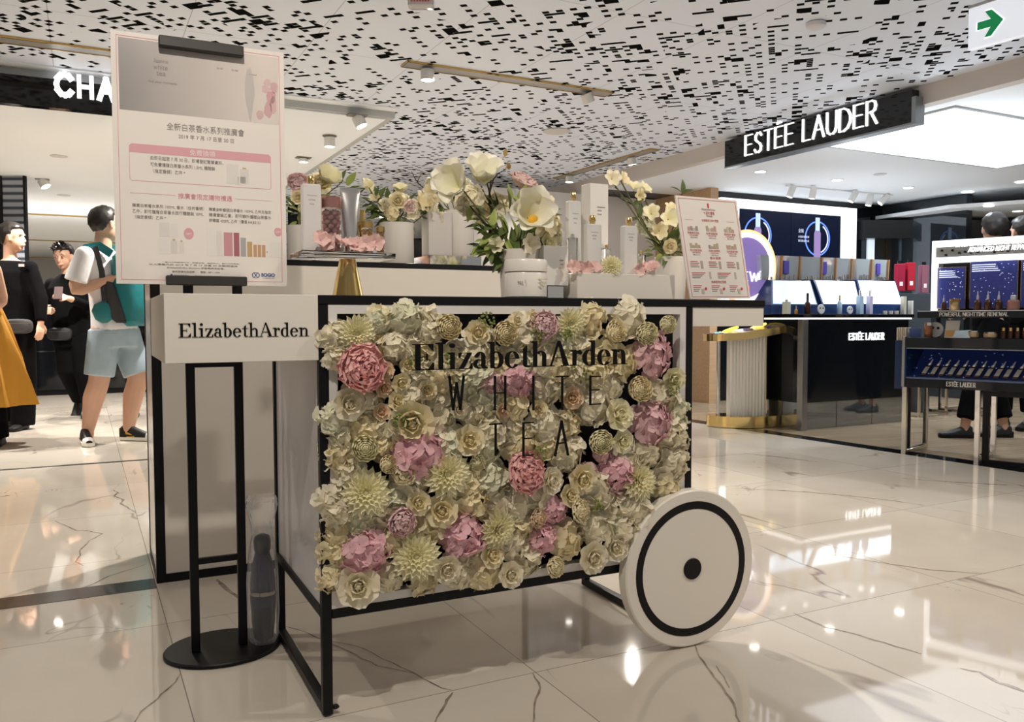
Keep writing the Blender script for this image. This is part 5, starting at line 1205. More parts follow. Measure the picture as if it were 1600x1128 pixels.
ua, za = tp(1327,531,CV+.015); ub, zb = tp(1381,531,CV+.015); _, zc = tp(1327,521,CV+.015)
sans_text('letters', 'ESTÉE LAUDER', ua-CU, za, ub-ua, zc-za, .0085, glow_letter, .012, .019, ct, gap=.24, thin=.006)
CT = .9352
# backlit sloped cases on the counter with acrylic boxes on top
def tq(x, y, v): u, z = tp(x, y, v); return u, z
base_v = CV+.13
for i, (xa, xb, xc, xd, m, lab) in enumerate(((1205,1278,1205,1266,mat('lit_blue', (.6,.75,.9), .4, emis=(.45,.66,.92), es=.9),'pale blue backlit sloped case beside the glowing round sign'),
        (1285,1345,1271,1336,mat('lit_white2', (.9,.95,1), .4, emis=(.86,.95,1), es=1.25),'white backlit sloped case in the middle of the counter'),(1348,1411,1338,1399,mat('lit_white2'),'white backlit sloped case at the right end of the counter'))):
    u0, z0 = tq(xa,476,base_v); u1, _ = tq(xb,476,base_v); u2, z2 = tq(xc,437,base_v+.12); u3, _ = tq(xd,437,base_v+.12)
    t = thing('backlit_case', lab, 'display case', T(u0,base_v,CT), TA)
    b = B(); b.loft([[(0,0,.0),(u1-u0,0,0),(u1-u0,.3,0),(0,.3,0)],[(0,0,z0-CT),(u1-u0,0,z0-CT),(u1-u0,.3,z0-CT),(0,.3,z0-CT)],[(u2-u0,.12,z2-CT),(u3-u0,.12,z2-CT),(u3-u0,.3,z2-CT),(u2-u0,.3,z2-CT)]]); b.build('case_body', mat('case_navy', (.02,.05,.16), .2), t, False)
    b = B(); e = .012; f_ = lambda s, q: (u0*0+( (1-q)*(0+(u1-u0)*s) + q*((u2-u0)+(u3-u2)*s) ), q*.12-.004, (z0-CT)*(1-q)+(z2-CT)*q)
    b.quad(f_(.03,.04), f_(.97,.04), f_(.97,.97), f_(.03,.97)); pnl = b.build('lit_panel', m, t, False)
    if i == 0:
        b = B(); rq = random.Random(3)
        for k in range(9): q = .2+.07*k; x0_, y0_, z0__ = f_(.03,q); b.box(x0_,y0_-.003,z0__,x0_+.04+.05*rq.random(),y0_-.001,z0__+.004)
        b.build('print', glow_white, t, False)
# trapezoid acrylic gift boxes
smoke = mat('gift_box_glass', (.72,.80,.85), .05, metal=.55); 
boxes = [(1192,1221,0),(1223,1250,1),(1254,1284,0),(1284,1306,1),(1308,1331,0),(1341,1362,1),(1369,1388,0)]
lb = ['leftmost acrylic gift box, partly behind the glowing round sign','second gift box from the left, with a purple item inside','third gift box from the left above the pale blue case','fourth gift box, with a purple tube, above the middle case','fifth gift box, pale, leaning above the middle case','sixth gift box with a silver jar inside, above the right case','rightmost gift box with a blue tube inside']
for (xa, xb, k), l in zip(boxes, lb):
    v = base_v+.14; u0, z0 = tq(xa,437,v); u1, _ = tq(xb,437,v); _, z1 = tq(xa,398+((xa-1190)*.04),v); h = z1-z0; w = u1-u0
    t = thing('gift_box', l, 'gift box', T(u0,v,z0+.001), TA, None)
    b = B(); b.prism([(.006,0),(w-.006,0),(w+.004,h),(-.004,h)], .02, .10); b.build('case', smoke, t, False)
    b = B(); b.prism([(w-.006,0),(w+.004,0),(w+.016,h),(w+.004,h)], .0, .1); b.build('wood_side', mat('box_oak', (.40,.22,.10), .4), t, False)
    rq = random.Random(xa)
    for q in range(3): b = B(); b.lathe([(.010+.004*rq.random(),0),(.010,.02+.03*rq.random())], 12, (w*(.25+.25*q),.012,.002)); b.build('small_jar', chrome if k == 0 else mat('silver_tube'), t)
    if xa in (1223,1284,1369): b = B(); b.bbox(w*.1,.006,h*.25,w*.4,.018,h*.8,.002); b.build('tube', mat('tube_violet', (.10,.08,.42), .3), t)
# products on the counter
def cu_bottle(label, x, yt, r, m, capm, v, cap=.3, sq=False, name='bottle', neck=.45):
    u, z = tp(x, yt, v); h = z-CT; t = thing(name, label, 'bottle', T(u,v,CT+.0003), TA)
    b = B()
    if sq: b.bbox(-r,-r,0,r,r,h*(1-cap),.002)
    else: b.lathe([(r*.9,0),(r,.004),(r,h*(1-cap)*.8),(r*neck,h*(1-cap))], 20)
    b.build('glass_body', m, t); b = B(); b.lathe([(r*neck*.9,h*(1-cap)),(r*neck*.9,h*.98),(r*neck*.5,h)], 16); b.build('cap', capm, t); return t
amber = mat('amber_glass', (.06,.02,.008), .08); blueg = mat('pale_blue_glass', (.45,.62,.80), .1); dropw = mat('dropper_silver', (.70,.70,.72), .25, metal=.6)
v = CV+.07
cu_bottle('brown glass bottle on the left half of the makeup counter', 1262, 458, .024, amber, amber, v, .4)
cu_bottle('pale blue bottle with gold cap left of the round mask', 1312, 461, .020, blueg, gold, v, .3)
cu_bottle('tall pale blue bottle pair member, left one, right of the round mask', 1344, 453, .022, blueg, dropw, v, .25, True)
cu_bottle('tall pale blue bottle with pink base, right of its twin', 1359, 453, .020, mat('pale_violet_glass', (.62,.58,.78), .1), dropw, v, .25, True)
cu_bottle('small beige carton-like bottle at the counter left end', 1229, 468, .024, mat('beige_box', (.60,.62,.52), .5), mat('rose_cap', (.60,.38,.28), .4), v, .15, True)
cu_bottle('golden brown small jar between the beige and brown bottles', 1244, 478, .014, mat('honey', (.45,.22,.05), .2), gold, v, .4)
for (x, y, rr, l) in ((1280,476,.040,'white mask face lying against the brown bottle'),(1325,477,.034,'small upright white face mask between blue bottles')):
    u, z = tp(x, y, v); t = thing('mask_display', l, 'mask', T(u,v-.02,CT), TA)
    b = B(); n = 28; disc_xz(b, (0,rr), rr, -.006, .006, .003, n); b.build('mask', mat('mask_white', (.80,.82,.84), .4), t)
    b = B(); disc_xz(b, (-rr*.4,rr*1.2), rr*.18, -.0072, -.006, .0003, 12); disc_xz(b, (rr*.4,rr*1.2), rr*.18, -.0072, -.006, .0003, 12); b.build('eye_hole', black, t)
for i, x in enumerate((1383,1392,1401)):
    u, z = tp(x, 481, v); b = B(); b.lathe([(.016,0),(.018,.022),(.018,.030)], 20); tag(b.build('cream_pot', mat('pot_pale', (.70,.66,.56), .3), None, True, loc=T(u,v,CT)), ('gold and cream pot, left of three at the counter end','gold and cream pot, middle of three at the counter end','gold and cream pot, right of three at the counter end')[i], 'jar', 'little pots at the counter end')
for x, w, yt, c, l in ((1415,.030,463,(.62,.60,.48),'beige leaflet box at the right end of the makeup counter'),(1426,.024,470,(.75,.74,.70),'white leaflet box right of the beige one')):
    u, z = tp(x, yt, v); b = B(); b.bbox(-w/2,0,0,w/2,.04,z-CT,.001); tag(b.build('leaflet_box', mat('leaf_%d' % x, c, .5), None, True, loc=T(u,v,CT+.0003), rotz=TA), l, 'box')
# BRASS CONSOLE
GC = T(3.98,3.50,0)
gc = thing('brass_console', 'brass console with a white fluted column, half round brass base and tilted tray', 'display stand', (GC.x,GC.y,0), TA)
p0 = atz(1107,656); p1 = atz(1218,664)
def stadium(cx, cy, rx, ry, n=40): return [(cx+rx*math.cos(2*PI*k/n), cy+ry*math.sin(2*PI*k/n)) for k in range(n)]
gb = atz(1162,667); w2 = (aty(1218,600,gb.y).x-aty(1107,600,gb.y).x)/2
gc.location = (gb.x, gb.y+.06, 0); gc.rotation_euler = (0,0,0)
b = B(); b.prismz(stadium(0,0,w2,.17), .004, .095); b.build('base', gold, gc)
cw0 = aty(1138,600,gb.y+.06).x-gb.x; cw1 = aty(1193,600,gb.y+.06).x-gb.x
b = B(); n = 11; fl_ = []
for k in range(n+1):
    x = cw0+(cw1-cw0)*k/n; fl_.append((x, -.06))
    if k < n: fl_.append((x+(cw1-cw0)/n*.5, -.068))
b.prismz(fl_+[(cw1,.06),(cw0,.06)], .095, .79); b.build('column', mat('lit_column', (.80,.76,.66), .5), gc)
b = B(); b.cyl((cw0-.085,.0,.095), .016, .70, 16); b.build('pole', chrome, gc)
b = B(); b.box(cw1,-.055,.095,cw1+.006,.06,.78); b.build('gold_strip', gold, gc)
# tray: rounded slab rising to the right
tl = aty(1103,529,gb.y+.0).x-gb.x; trr = aty(1240,505,gb.y+.15).x-gb.x
zl = aty(1103,533,gb.y).z; zr = aty(1240,512,gb.y+.1).z
def tray_ring(dz, sh=0):
    out = []; n = 40
    for k in range(n):
        a = 2*PI*k/n; x = (tl+trr)/2+((trr-tl)/2-sh)*math.copysign(abs(math.cos(a))**.7, math.cos(a)); y = .03+(.19-sh)*math.copysign(abs(math.sin(a))**.7, math.sin(a))
        f = (x-tl)/(trr-tl); out.append((x, y, zl+(zr-zl)*f*f+dz))
    return out
b = B(); b.loft([tray_ring(0), tray_ring(.058)]); b.build('tray', gold, gc)
b = B(); b.loft([tray_ring(.0585,.012), tray_ring(.061,.012)]); tt = b.build('tray_glass', mat('tray_mauve', (.22,.14,.18), .1), gc)
for k, (f, c) in enumerate(((.28,(1,.7,.05)),(.58,(1,.75,.1)),(.2,(.1,.6,.9)),(.5,(.1,.7,.9)))):
    x = tl+(trr-tl)*f; z = zl+(zr-zl)*f*f+.063; b = B(); pts = [(x+.06*math.cos(a*PI/8), .0+.07*math.sin(a*PI/8), z+.028*(1+math.cos(a*PI/8))*(.8 if k < 2 else 0)) for a in range((0,0,5,5)[k],(17,17,12,12)[k])]
    b.tube(pts, .008 if k < 2 else .006, 6); b.build('light_ring', mat('ring_%d' % k, c, .3, emis=c, es=1.8), gc)
for k in range(2):
    x = tl+(trr-tl)*(.25+.3*k); b = B(); b.sph((x,-.02,zl+.075+.02*k), .012, n=10, m=6); b.build('light_bead', mat('bead_blue', (.1,.3,.9), .3, emis=(.2,.4,1), es=1.5), gc)
# GLOWING ROUND SIGN standing on the counter's left end
cy_ = gb.y-.04; cx_ = aty(1166,455,cy_); rr = (aty(1212,455,cy_).x-aty(1166,455,cy_).x); zc_ = aty(1166,418,cy_).z
gs = thing('glowing_round_sign', 'round purple sign with a broad glowing orange and white rim beside the price board', 'sign', (cx_.x, cy_, zc_), 0)
def oval(b, r0, r1, y0, y1, k=1.28, n=56):
    P = lambda r, y: [(r*math.cos(2*PI*q/n), y, r*k*math.sin(2*PI*q/n)) for q in range(n)]
    if r0: b.loft([P(r0,y0), P(r1,y0), P(r1,y1), P(r0,y1), P(r0,y0)], cap=False)
    else: b.loft([P(r1,y0), P(r1,y1)])
b = B(); oval(b, 0, rr*.80, .0, .02); b.build('disc', mat('sign_purple', (.22,.16,.42), .35, emis=(.28,.20,.55), es=.5), gs, False)
b = B(); oval(b, rr*.80, rr*.93, -.01, .025); b.build('inner_rim', mat('rim_white', (1,.9,.85), .4, emis=(1,.88,.80), es=1.6), gs)
b = B(); oval(b, rr*.93, rr*1.0, -.006, .025); b.build('outer_rim', mat('rim_orange', (1,.6,.3), .4, emis=(1,.50,.22), es=1.3), gs)
sans_text('letters', 'NEW', rr*-.45, -rr*.45, rr*.85, rr*.30, .010, glow_letter, -.006, -.001, gs, gap=.25)
b = B(); b.box(-rr*.25,-.006,-rr*1.15,rr*.1,-.001,-rr*.62); b.build('orange_block', mat('block_orange', (1,.25,.04), .4, emis=(1,.22,.03), es=.9), gs, False)
zb_ = zl+.20; b = B(); b.box(-.05,.0,-(zc_-.88),.05,.02,-rr*1.26); b.build('stand', gold, gs)
# ================================================================ SERUM DISPLAY
def dt(name, label, cat, x, y, z, grp=None): return thing(name, label, cat, D(x,y,z), DA, grp)
ds = dt('serum_display', 'black glass fronted case on chrome frame legs holding a row of serum bottles', 'display case', 0, 0, 0)
zL = lambda y, x=1413: dp(x, y, 0)[1]
DW = 1.5; DD = .42
zt, zg1, zg0, zbm = zL(527), zL(543), zL(590), zL(604)
b = B(); b.bbox(0,0,zg1,DW,DD,zt,.002); b.box(0,0,zbm,DW,DD,zg0-.004); b.box(DW-.03,0,zg0-.004,DW,DD,zg1); b.box(.0,DD-.02,zg0-.004,DW-.03,DD,zg1); b.build('case', black_gloss, ds)
b = B(); b.box(.0,0,zg0-.004,.012,DD-.02,zg1); b.build('side_glass', mat('navy_glass', (.01,.03,.10), .06), ds)
star, nt, p, L = node_mat('starry_navy'); tc = nt.nodes.new('ShaderNodeTexCoord'); vo = nt.nodes.new('ShaderNodeTexVoronoi'); vo.inputs['Scale'].default_value = 26; L.new(tc.outputs['Object'], vo.inputs['Vector'])
r = nt.nodes.new('ShaderNodeValToRGB'); L.new(vo.outputs['Distance'], r.inputs[0]); r.color_ramp.elements[0].position = .06; r.color_ramp.elements[0].color = (.35,.45,.8,1); r.color_ramp.elements[1].position = .16; r.color_ramp.elements[1].color = (.008,.014,.06,1)
L.new(r.outputs[0], p.inputs['Base Color']); p.inputs['Roughness'].default_value = .2; L.new(r.outputs[0], p.inputs['Emission Color']); p.inputs['Emission Strength'].default_value = .30
b = B(); b.quad((.012,.10,zg0),(DW-.03,.10,zg0),(DW-.03,.34,zg1-.005),(.012,.34,zg1-.005)); b.build('starry_back', star, ds, False)
b = B(); b.box(.012,.005,zg0-.004,DW-.03,.30,zg0+.006); b.build('tray', mat('tray_blue', (.10,.13,.22), .15), ds)
b = B(); b.box(.004,.002,zg1-.006,DW,.008,zg1); b.build('glass_edge', mat('steel_dark', (.3,.32,.34), .2, metal=.8), ds, False)
b = B(); b.bbox(-.014,-.006,zbm,.004,.03,zt+.005,.001); b.build('corner_trim', mat('brushed_steel'), ds)
xa, za = dp(1479,603,-.002); xb, zb = dp(1524,603,-.002); _, zc = dp(1479,596.5,-.002)
sans_text('letters', 'ESTÉE LAUDER', xa, za, xb-xa, zc-za, .0045, mat('letter_silver', (.62,.60,.58), .3, metal=.2), -.003, -.0005, ds, gap=.24, thin=.003)
def uframe(x, y0, y1, m, h, w=.028, name='leg_frame'):
    b = B(); b.bbox(x,y0,.0,x+w,y0+w,h,.001); b.bbox(x,y1-w,.0,x+w,y1,h,.001); b.bbox(x,y0+w,.0,x+w,y1-w,w,.001); b.build(name, m, ds)
uframe(-.01, .0, DD, mat('warm_chrome', (.62,.57,.50), .12, metal=1), zbm-.001)
xg, _ = dp(1519,640,.0); uframe(xg, .05, DD, chrome, zbm-.001)
xg2, _ = dp(1537,640,.0); b = B(); b.bbox(xg2,-.02,0,xg2+.035,.01,zbm-.001,.001); b.bbox(xg2+.035,-.02,0,DW,.01,.025,.001); b.bbox(xg2+.035,-.02,zbm-.03,DW,.01,zbm-.001,.001); b.build('black_frame', black, ds)
# the row of serum bottles
bw = (dp(1600,560,.10)[0]-dp(1441,560,.10)[0])/11
n0 = dp(1441,585,.10)[0]
s0 = dt('serum_bottle', 'brown serum bottle with silver dropper, leaning in the row inside the glass fronted case', 'bottle', n0, .11, zg0+.012, 'serum bottles in the glass fronted case')
b = B(); Msh = Matrix(((1,0,.45,0),(0,1,.35,0),(0,0,1,0),(0,0,0,1))); b.M = Msh; b.bbox(-.018,-.012,0,.018,.012,.068,.003); b.build('glass_body', mat('serum_glass', (.045,.018,.012), .08), s0)
b = B(); b.M = Msh; b.box(-.013,-.0128,.016,.014,-.0122,.060); b.build('label', mat('serum_label', (.33,.34,.32), .25, metal=.3), s0, False)
b = B(); b.M = Msh; b.lathe([(.011,.068),(.012,.082),(.007,.084),(.006,.098),(.004,.108)], 16); b.build('dropper', dropw, s0)
s0['label'] = 'serum bottle with silver dropper, leftmost of the leaning row inside the glass fronted case'
for k in range(1, 12): dup(s0, D(n0+bw*k, .11, zg0+.012), None, 'serum bottle, %s from the left in the leaning row inside the glass case' % ('second','third','fourth','fifth','sixth','seventh','eighth','ninth','tenth','eleventh','twelfth')[k-1])
# upper shelf with lettered edge and things below it
xs, zs0 = dp(1433,497,.03); _, zs1 = dp(1433,487,.03)
sh = dt('lettered_shelf', 'black shelf with silver lettering on its edge carrying the lit cabinet', 'shelf', xs, .03, zs0)
b = B(); b.bbox(0,0,0,1.3,.36,zs1-zs0,.001); b.build('shelf_board', black_gloss, sh)
b = B(); b.box(.0,-.0,zs1-zs0,1.3,.36,zs1-zs0+.006); b.build('glass_top', mat('shelf_glass', (.55,.58,.60), .06, metal=.4), sh)
xa, za = dp(1468,494,.028); xb, zb = dp(1575,494,.028); _, zc = dp(1468,488.5,.028)
sans_text('letters', 'POWERFUL NIGHTTIME RENEWAL', xa-xs, za-zs0, xb-xa, zc-za, .004, mat('letter_silver'), -.002, -.0003, sh, gap=.22, thin=.003)
for x in (.02, 1.2): b = B(); b.box(x,.30,-(zs0-zt)+.0003,x+.02,.32,0); b.build('bracket', black, sh)
SZ = zs1+.0065
# lit cabinet
xl, _ = dp(1456,400,.12); zc0 = SZ; ztop = dp(1456,377,.12)[1]; zhi = dp(1456,389,.12)[1]; zm1 = dp(1456,403,.12)[1]; zm0 = dp(1456,411,.12)[1]
lc = dt('lit_cabinet', 'white glowing framed cabinet with a lettered header above the dark blue posters', 'cabinet', xl, .12, zc0)
gl = mat('frame_light', (1,1,1), .4, emis=(.95,.98,1), es=1.5)
b = B(); w = .014; b.box(0,0,0,w,.10,ztop-zc0); b.box(w,0,zhi-zc0+.01,1.1,.10,ztop-zc0); b.box(w,0,zm0-zc0,1.1,.10,zm1-zc0); b.build('lit_frame', gl, lc, False)
b = B(); b.box(w,.02,zm1-zc0,1.1,.09,zhi-zc0+.01); b.build('header', mat('header_silver', (.42,.41,.40), .12, metal=.6), lc, False)
b = B(); rq = random.Random(6)
for k in range(22): x = .03+k*.035+rq.random()*.02; z = zm1-zc0+.01+rq.random()*(zhi-zm1-.02); b.prism([(x,z),(x+.012+.01*rq.random(),z-.004),(x+.016,z+.010),(x+.004,z+.012)], .018, .0199)
b.build('header_reflection', black, lc, False)  # reflection of the perforated ceiling, drawn on the header as black marks
for k, (s, yp, x0p) in enumerate((('WAKE UP TO BEAUTIFUL SKIN EVERYDAY', 386.5, 1493),('ADVANCED NIGHT REPAIR', 394.5, 1513))):
    xa, za = dp(x0p,yp,.14); lw = .52 if k == 0 else .33
    SANS.setdefault('E', SANS['E']); o = sans_text('letters', s, xa-xl, za-zc0+.004, lw, .026, .0048, glow_letter, .016, .0185, lc, gap=.24, thin=.0035, shear=.2)
b = B(); b.box(w,.088,0,1.1,.092,zm0-zc0); b.build('back_board', black_gloss, lc, False)
poster_navy = mat('poster_navy', (.03,.04,.20), .25, emis=(.03,.04,.18), es=.25)
for xa_, xb_, y_, l in ((1465,1510,418,'smaller'),(1516,1592,408,'larger'),(1596,1660,405,'edge')):
    a, za = dp(xa_,y_,.19); c, _ = dp(xb_,y_,.19); b = B(); b.box(a-xl,.066,.012,c-xl,.078,za-zc0); bd = b.build('poster_frame', mat('frame_copper', (.35,.24,.16), .2, metal=.8), lc, False)
    b = B(); b.box(a-xl+.006,.062,.018,c-xl-.006,.066,za-zc0-.006); b.build('poster_face', poster_navy, bd, False)
    b = B(); rq = random.Random(xa_)
    for k in range(4): b.box(a-xl+.014,.061,za-zc0-.03-k*.013,a-xl+.014+(c-a)*(.45+.2*rq.random()),.062,za-zc0-.024-k*.013)
    b.build('print', mat('print_lit', (.6,.65,.8), .4, emis=(.6,.65,.85), es=.8), bd, False)
    b = B()
    for k in range(40): x = a-xl+.012+(c-a-.03)*rq.random()**.6; z = .03+rq.random()*(za-zc0-.05); b.box(x,.061,z,x+.004,.062,z+.004)
    b.build('sparkle', mat('print_lit'), bd, False)
for i, (x, yt, r, l) in enumerate(((1475,461,.016,'dark bottle with grey dropper at the left inside the lit cabinet'),(1528,455,.021,'dark round serum bottle, left of three before the larger poster'),(1544,455,.021,'dark round serum bottle, middle of three before the larger poster'),(1561,455,.021,'dark round serum bottle, right of three before the larger poster'))):
    xx, z = dp(x, yt, .06); t = dt('serum_bottle_round', l, 'bottle', xx, .06, SZ+.0005); h = z-SZ
    b = B(); b.lathe([(r*.8,0),(r,.006),(r,h*.42),(r*.35,h*.56)], 20); b.build('glass_body', amber, t); b = B(); b.lathe([(r*.36,h*.56),(r*.32,h*.78),(r*.16,h*.8),(r*.14,h)], 14); b.build('dropper', dropw, t)
xx, z = dp(1492,457,.06); t = dt('cream_pot_gold', 'gold lidded round jar inside the lit cabinet', 'jar', xx, .065, SZ+.0005)
b = B(); b.lathe([(.028,0),(.030,.004),(.030,.052)], 28); b.build('jar_body', mat('jar_gold', (.55,.42,.22), .15, metal=.7), t); b = B(); b.lathe([(.031,.0525),(.031,.070),(.028,.074)], 28); b.build('lid', mat('lid_brown', (.25,.12,.05), .2), t)
xx, z = dp(1583,457,.06); t = dt('cream_pot_gold', 'larger pink glass jar at the right inside the lit cabinet', 'jar', xx, .07, SZ+.0005)
b = B(); b.lathe([(.030,0),(.036,.01),(.036,.05),(.028,.06)], 28); b.build('jar_body', mat('jar_pink', (.45,.22,.18), .12, trans=.3), t); b = B(); b.lathe([(.016,.0605),(.016,.085),(.012,.09)], 20); b.build('lid', dropw, t)
# on the case, under the shelf
for x, yt, w_, h_, c, l, nm_ in ((1449,500,.05,0,(.30,.12,.06),'brown ribbed glass jar on the case near its left corner','glass_jar'),(1519,513,.065,0,(.55,.40,.24),'clear and copper low jar, left of two on the case','low_jar'),(1546,515,.075,0,(.55,.40,.24),'clear and copper low jar, right of two on the case','low_jar')):
    xx, z = dp(x, yt+4, .06); r = w_/2; t = dt(nm_, l, 'jar', xx, .08, zt+.0005); h = max(.03, z-zt)
    b = B(); b.loft([[(r*(1+.03*(k % 2))*s*math.cos(2*PI*k/32), r*(1+.03*(k % 2))*s*math.sin(2*PI*k/32), zz) for k in range(32)] for s, zz in ((.85,0),(1,.006),(1,h*.75),(.9,h*.8))]); b.build('jar_body', mat('jc_%d' % x, c, .12, metal=.3), t)
    b = B(); b.lathe([(r*.95,h*.8),(r*.95,h)], 24); b.build('lid', chrome, t)
xa, za = dp(1476,501,.09); xb, _ = dp(1498,501,.09); t = dt('tent_card', 'white and orange folded card on the case beside the brown jar', 'card', xa, .09, zt+.0005)
b = B(); b.loft([[(0,0,0),(xb-xa,0,0),(xb-xa,.004,0),(0,.004,0)],[(.0,.03,za-zt),(xb-xa,.03,za-zt),(xb-xa,.034,za-zt),(0,.034,za-zt)]]); b.build('card', mat('card_white', (.78,.74,.68), .4), t, False)
b = B(); b.quad((.003,-.0008,.006),(xb-xa-.003,-.0008,.006),(xb-xa-.003,.0115,(za-zt)*.42),(.003,.0115,(za-zt)*.42)); b.build('print', mat('card_orange', (.62,.35,.12), .4), t, False)
xa, za = dp(1462,508,.13); t = dt('mask_display', 'white half mask behind the brown ribbed jar', 'mask', xa, .13, zt+.0005); b = B(); disc_xz(b, (0,.05), .05, -.006, .006, .003, 28); b.build('mask', mat('mask_white'), t)
b = B(); disc_xz(b, (-.016,.062), .009, -.0075, -.006, .0004, 12); disc_xz(b, (.018,.060), .009, -.0075, -.006, .0004, 12); b.build('eye_hole', black, t)
xa, za = dp(1489,514,.05); b = B(); b.loft([[(0,0,0),(.10,0,0),(.10,.06,0),(0,.06,0)],[(.01,.02,.045),(.10,.02,.05),(.10,.06,.05),(.01,.06,.045)]]); tag(b.build('acrylic_wedge', mat('wedge_glass', (.50,.62,.70), .08, metal=.3), None, False, loc=D(xa,.045,zt+.0005), rotz=DA), 'pale blue acrylic wedge on the case beside the low jars', 'stand')
for k in range(4):
    xx, _ = dp(1568+k*11, 520, .07); t = dt('small_vial', ('first','second','third','fourth')[k]+' dark small vial from the left, on the case near the picture edge', 'bottle', xx, .07, zt+.0005); b = B(); b.cyl((0,0,0), .014, .045, 16); b.build('glass_body', amber, t); b = B(); b.cyl((0,0,.045), .009, .02, 12); b.build('cap', gold, t)
# boxed cartons at the left end
for k in range(5):
    b = B(); b.bbox(0,0,0,.010,.09,.085,.0005); tag(b.build('slim_carton', mat('carton_c%d' % (k % 2), ((.55,.48,.38),(.42,.36,.30))[k % 2], .5), None, True, loc=D(-.075+k*.0125,.06,zt-.022), rotz=DA), ('outermost','second','third','fourth','innermost')[k]+' slim beige carton in the rack left of the black case', 'carton', 'slim cartons in the side rack')
b = B(); b.bbox(0,0,0,.075,.005,.06,.0005); tag(b.build('blue_booklet', mat('booklet_blue', (.04,.07,.22), .4), None, True, loc=D(.005,.06,zt+.0005), rotz=DA), 'small dark blue booklet on the left corner of the case', 'booklet')
sr = dt('side_rack', 'dark navy side rack holding slim cartons at the left of the black case', 'rack', -.08, .05, 0)
b = B(); b.bbox(0,0,zbm-.02,.062,.2,zt-.0225,.001); b.build('rack_body', mat('rack_navy', (.012,.03,.09), .2), sr); b = B(); b.box(.02,.18,0,.04,.2,zbm-.02); b.build('rack_leg', black, sr)
# ================================================================ FAR RIGHT, the second brand
LC = 2.1
pp = [atz(1368,343,LC), atz(1482,326,LC), atz(1600,318,LC), atz(1760,310,LC), atz(1760,343,LC)]
b = B(); b.prismz([(p.x,p.y) for p in pp], LC, LC+.04); o = b.build('ceiling_low', ceil_white, None, False); o.name = 'ceiling'; struct(o)
Yf = pp[0].y-.02
def fbox(x0, x1, y0, y1, Y, d, m, name, parent, origin):
    a = aty(x0,y1,Y); c = aty(x1,y0,Y); b = B(); b.box(a.x-origin.x, Y-origin.y, max(0,a.z), c.x-origin.x, Y+d-origin.y, c.z); return b.build(name, m, parent, False)
org = Vector((aty(1350,600,Yf).x, Yf, 0))
rn = thing('black_brand_wall', 'far black wall unit with white lit lettering and a glass cabinet, behind the staff', 'wall unit', org, 0)
fbox(1350,1760,343,700,Yf,.1,mat('wall_unit_dark', (.018,.02,.022), .15),'wall_panel',rn,org)
fbox(1350,1760,343,372,Yf-.25,.25,mat('header_dark', (.022,.026,.028), .25),'header',rn,org)
a = aty(1433,357,Yf-.26); c = aty(1491,346,Yf-.26); sans_text('letters', 'Re-Nutriv', a.x-org.x, a.z, c.x-a.x, (c.z-a.z), .022, glow_letter, -.27, -.25, rn, gap=.2, thin=.014)
fbox(1355,1367,361,470,Yf-.05,.05,mat('column_light', (.8,.85,.9), .4, emis=(.6,.72,.85), es=.8),'light_column',rn,org)
fbox(1384,1386,372,470,Yf-.06,.06,brass_trim,'brass_edge',rn,org); fbox(1384,1600,372,374,Yf-.06,.06,brass_trim,'brass_edge',rn,org)
a = aty(1410,399,Yf-.01); c = aty(1453,391,Yf-.01); sans_text('letters', 'Re-Nutriv', a.x-org.x, a.z, c.x-a.x, (c.z-a.z), .012, mat('letter_dim', (.6,.6,.55), .4, emis=(.7,.68,.6), es=.7), -.015, 0, rn, gap=.2, thin=.008)
a = aty(1414,405,Yf-.01); c = aty(1447,400,Yf-.01); sans_text('letters', 'ESTÉE LAUDER', a.x-org.x, a.z, c.x-a.x, (c.z-a.z), .009, mat('letter_teal', (.5,.8,.8), .4, emis=(.5,.85,.85), es=.8), -.015, 0, rn, gap=.24, thin=.006)
Yr = 7.95
for i, (x0, x1, y0, y1, c, l) in enumerate(((1402,1415,412,455,(.32,.02,.05),'dark red display box left of the red bottle'),(1418,1431,410,454,(.42,.02,.04),'bright red bottle shaped box between glass stands'),(1440,1452,414,458,(.25,.10,.14),'dim red and glass display at the lit cabinet edge'))):
    a = aty(x0,y1,Yr); c2 = aty(x1,y0,Yr); t = thing('red_display_box', l, 'display box', (a.x,Yr,a.z), 0)
    b = B(); b.bbox(0,0,0,c2.x-a.x,.08,c2.z-a.z,.004); b.build('box', mat('red_%d' % i, c, .2), t); b = B(); b.cyl(((c2.x-a.x)/2,.04,c2.z-a.z), .02, .03, 16); b.build('cap', black_gloss, t)
    b = B(); b.box(.02,-.001,.05,(c2.x-a.x)*.7,-.0002,.09); b.build('print', mat('print_white'), t, False)
a = aty(1396,458,Yr-.05); b = B(); c = aty(1456,458,Yr-.05); b.bbox(0,0,0,c.x-a.x,.3,a.z-.002,.003); tag(b.build('dark_plinth', mat('plinth_dark', (.05,.06,.07), .1), None, True, loc=(a.x,Yr-.05,0)), 'dark glossy plinth under the red boxes, behind the counter end', 'plinth')
for i, (x, y) in enumerate(((1545,322),(1498,333),(1590,330),(1555,338))):
    o = B().lathe([(.05,0),(.05,-.004)], 20).build('downlight', mat('lamp_soft', (1,1,1), .4, emis=(1,.97,.92), es=5), None, True, loc=atz(x,y,LC-.0003)); tag(o, ('far downlight above the staff heads, nearest the front','far downlight left of the staff heads','far downlight at the picture edge','far downlight right over the dark hair')[i], 'ceiling light')
for i, (x, y) in enumerate(((1512,300),(1597,284))):
    o = B().lathe([(.06,0),(.06,-.004)], 20).build('downlight', mat('lamp_soft'), None, True, loc=atz(x,y,2.2825)); tag(o, ('downlight in the black part of the ceiling','downlight in the black ceiling at the picture edge')[i], 'ceiling light')
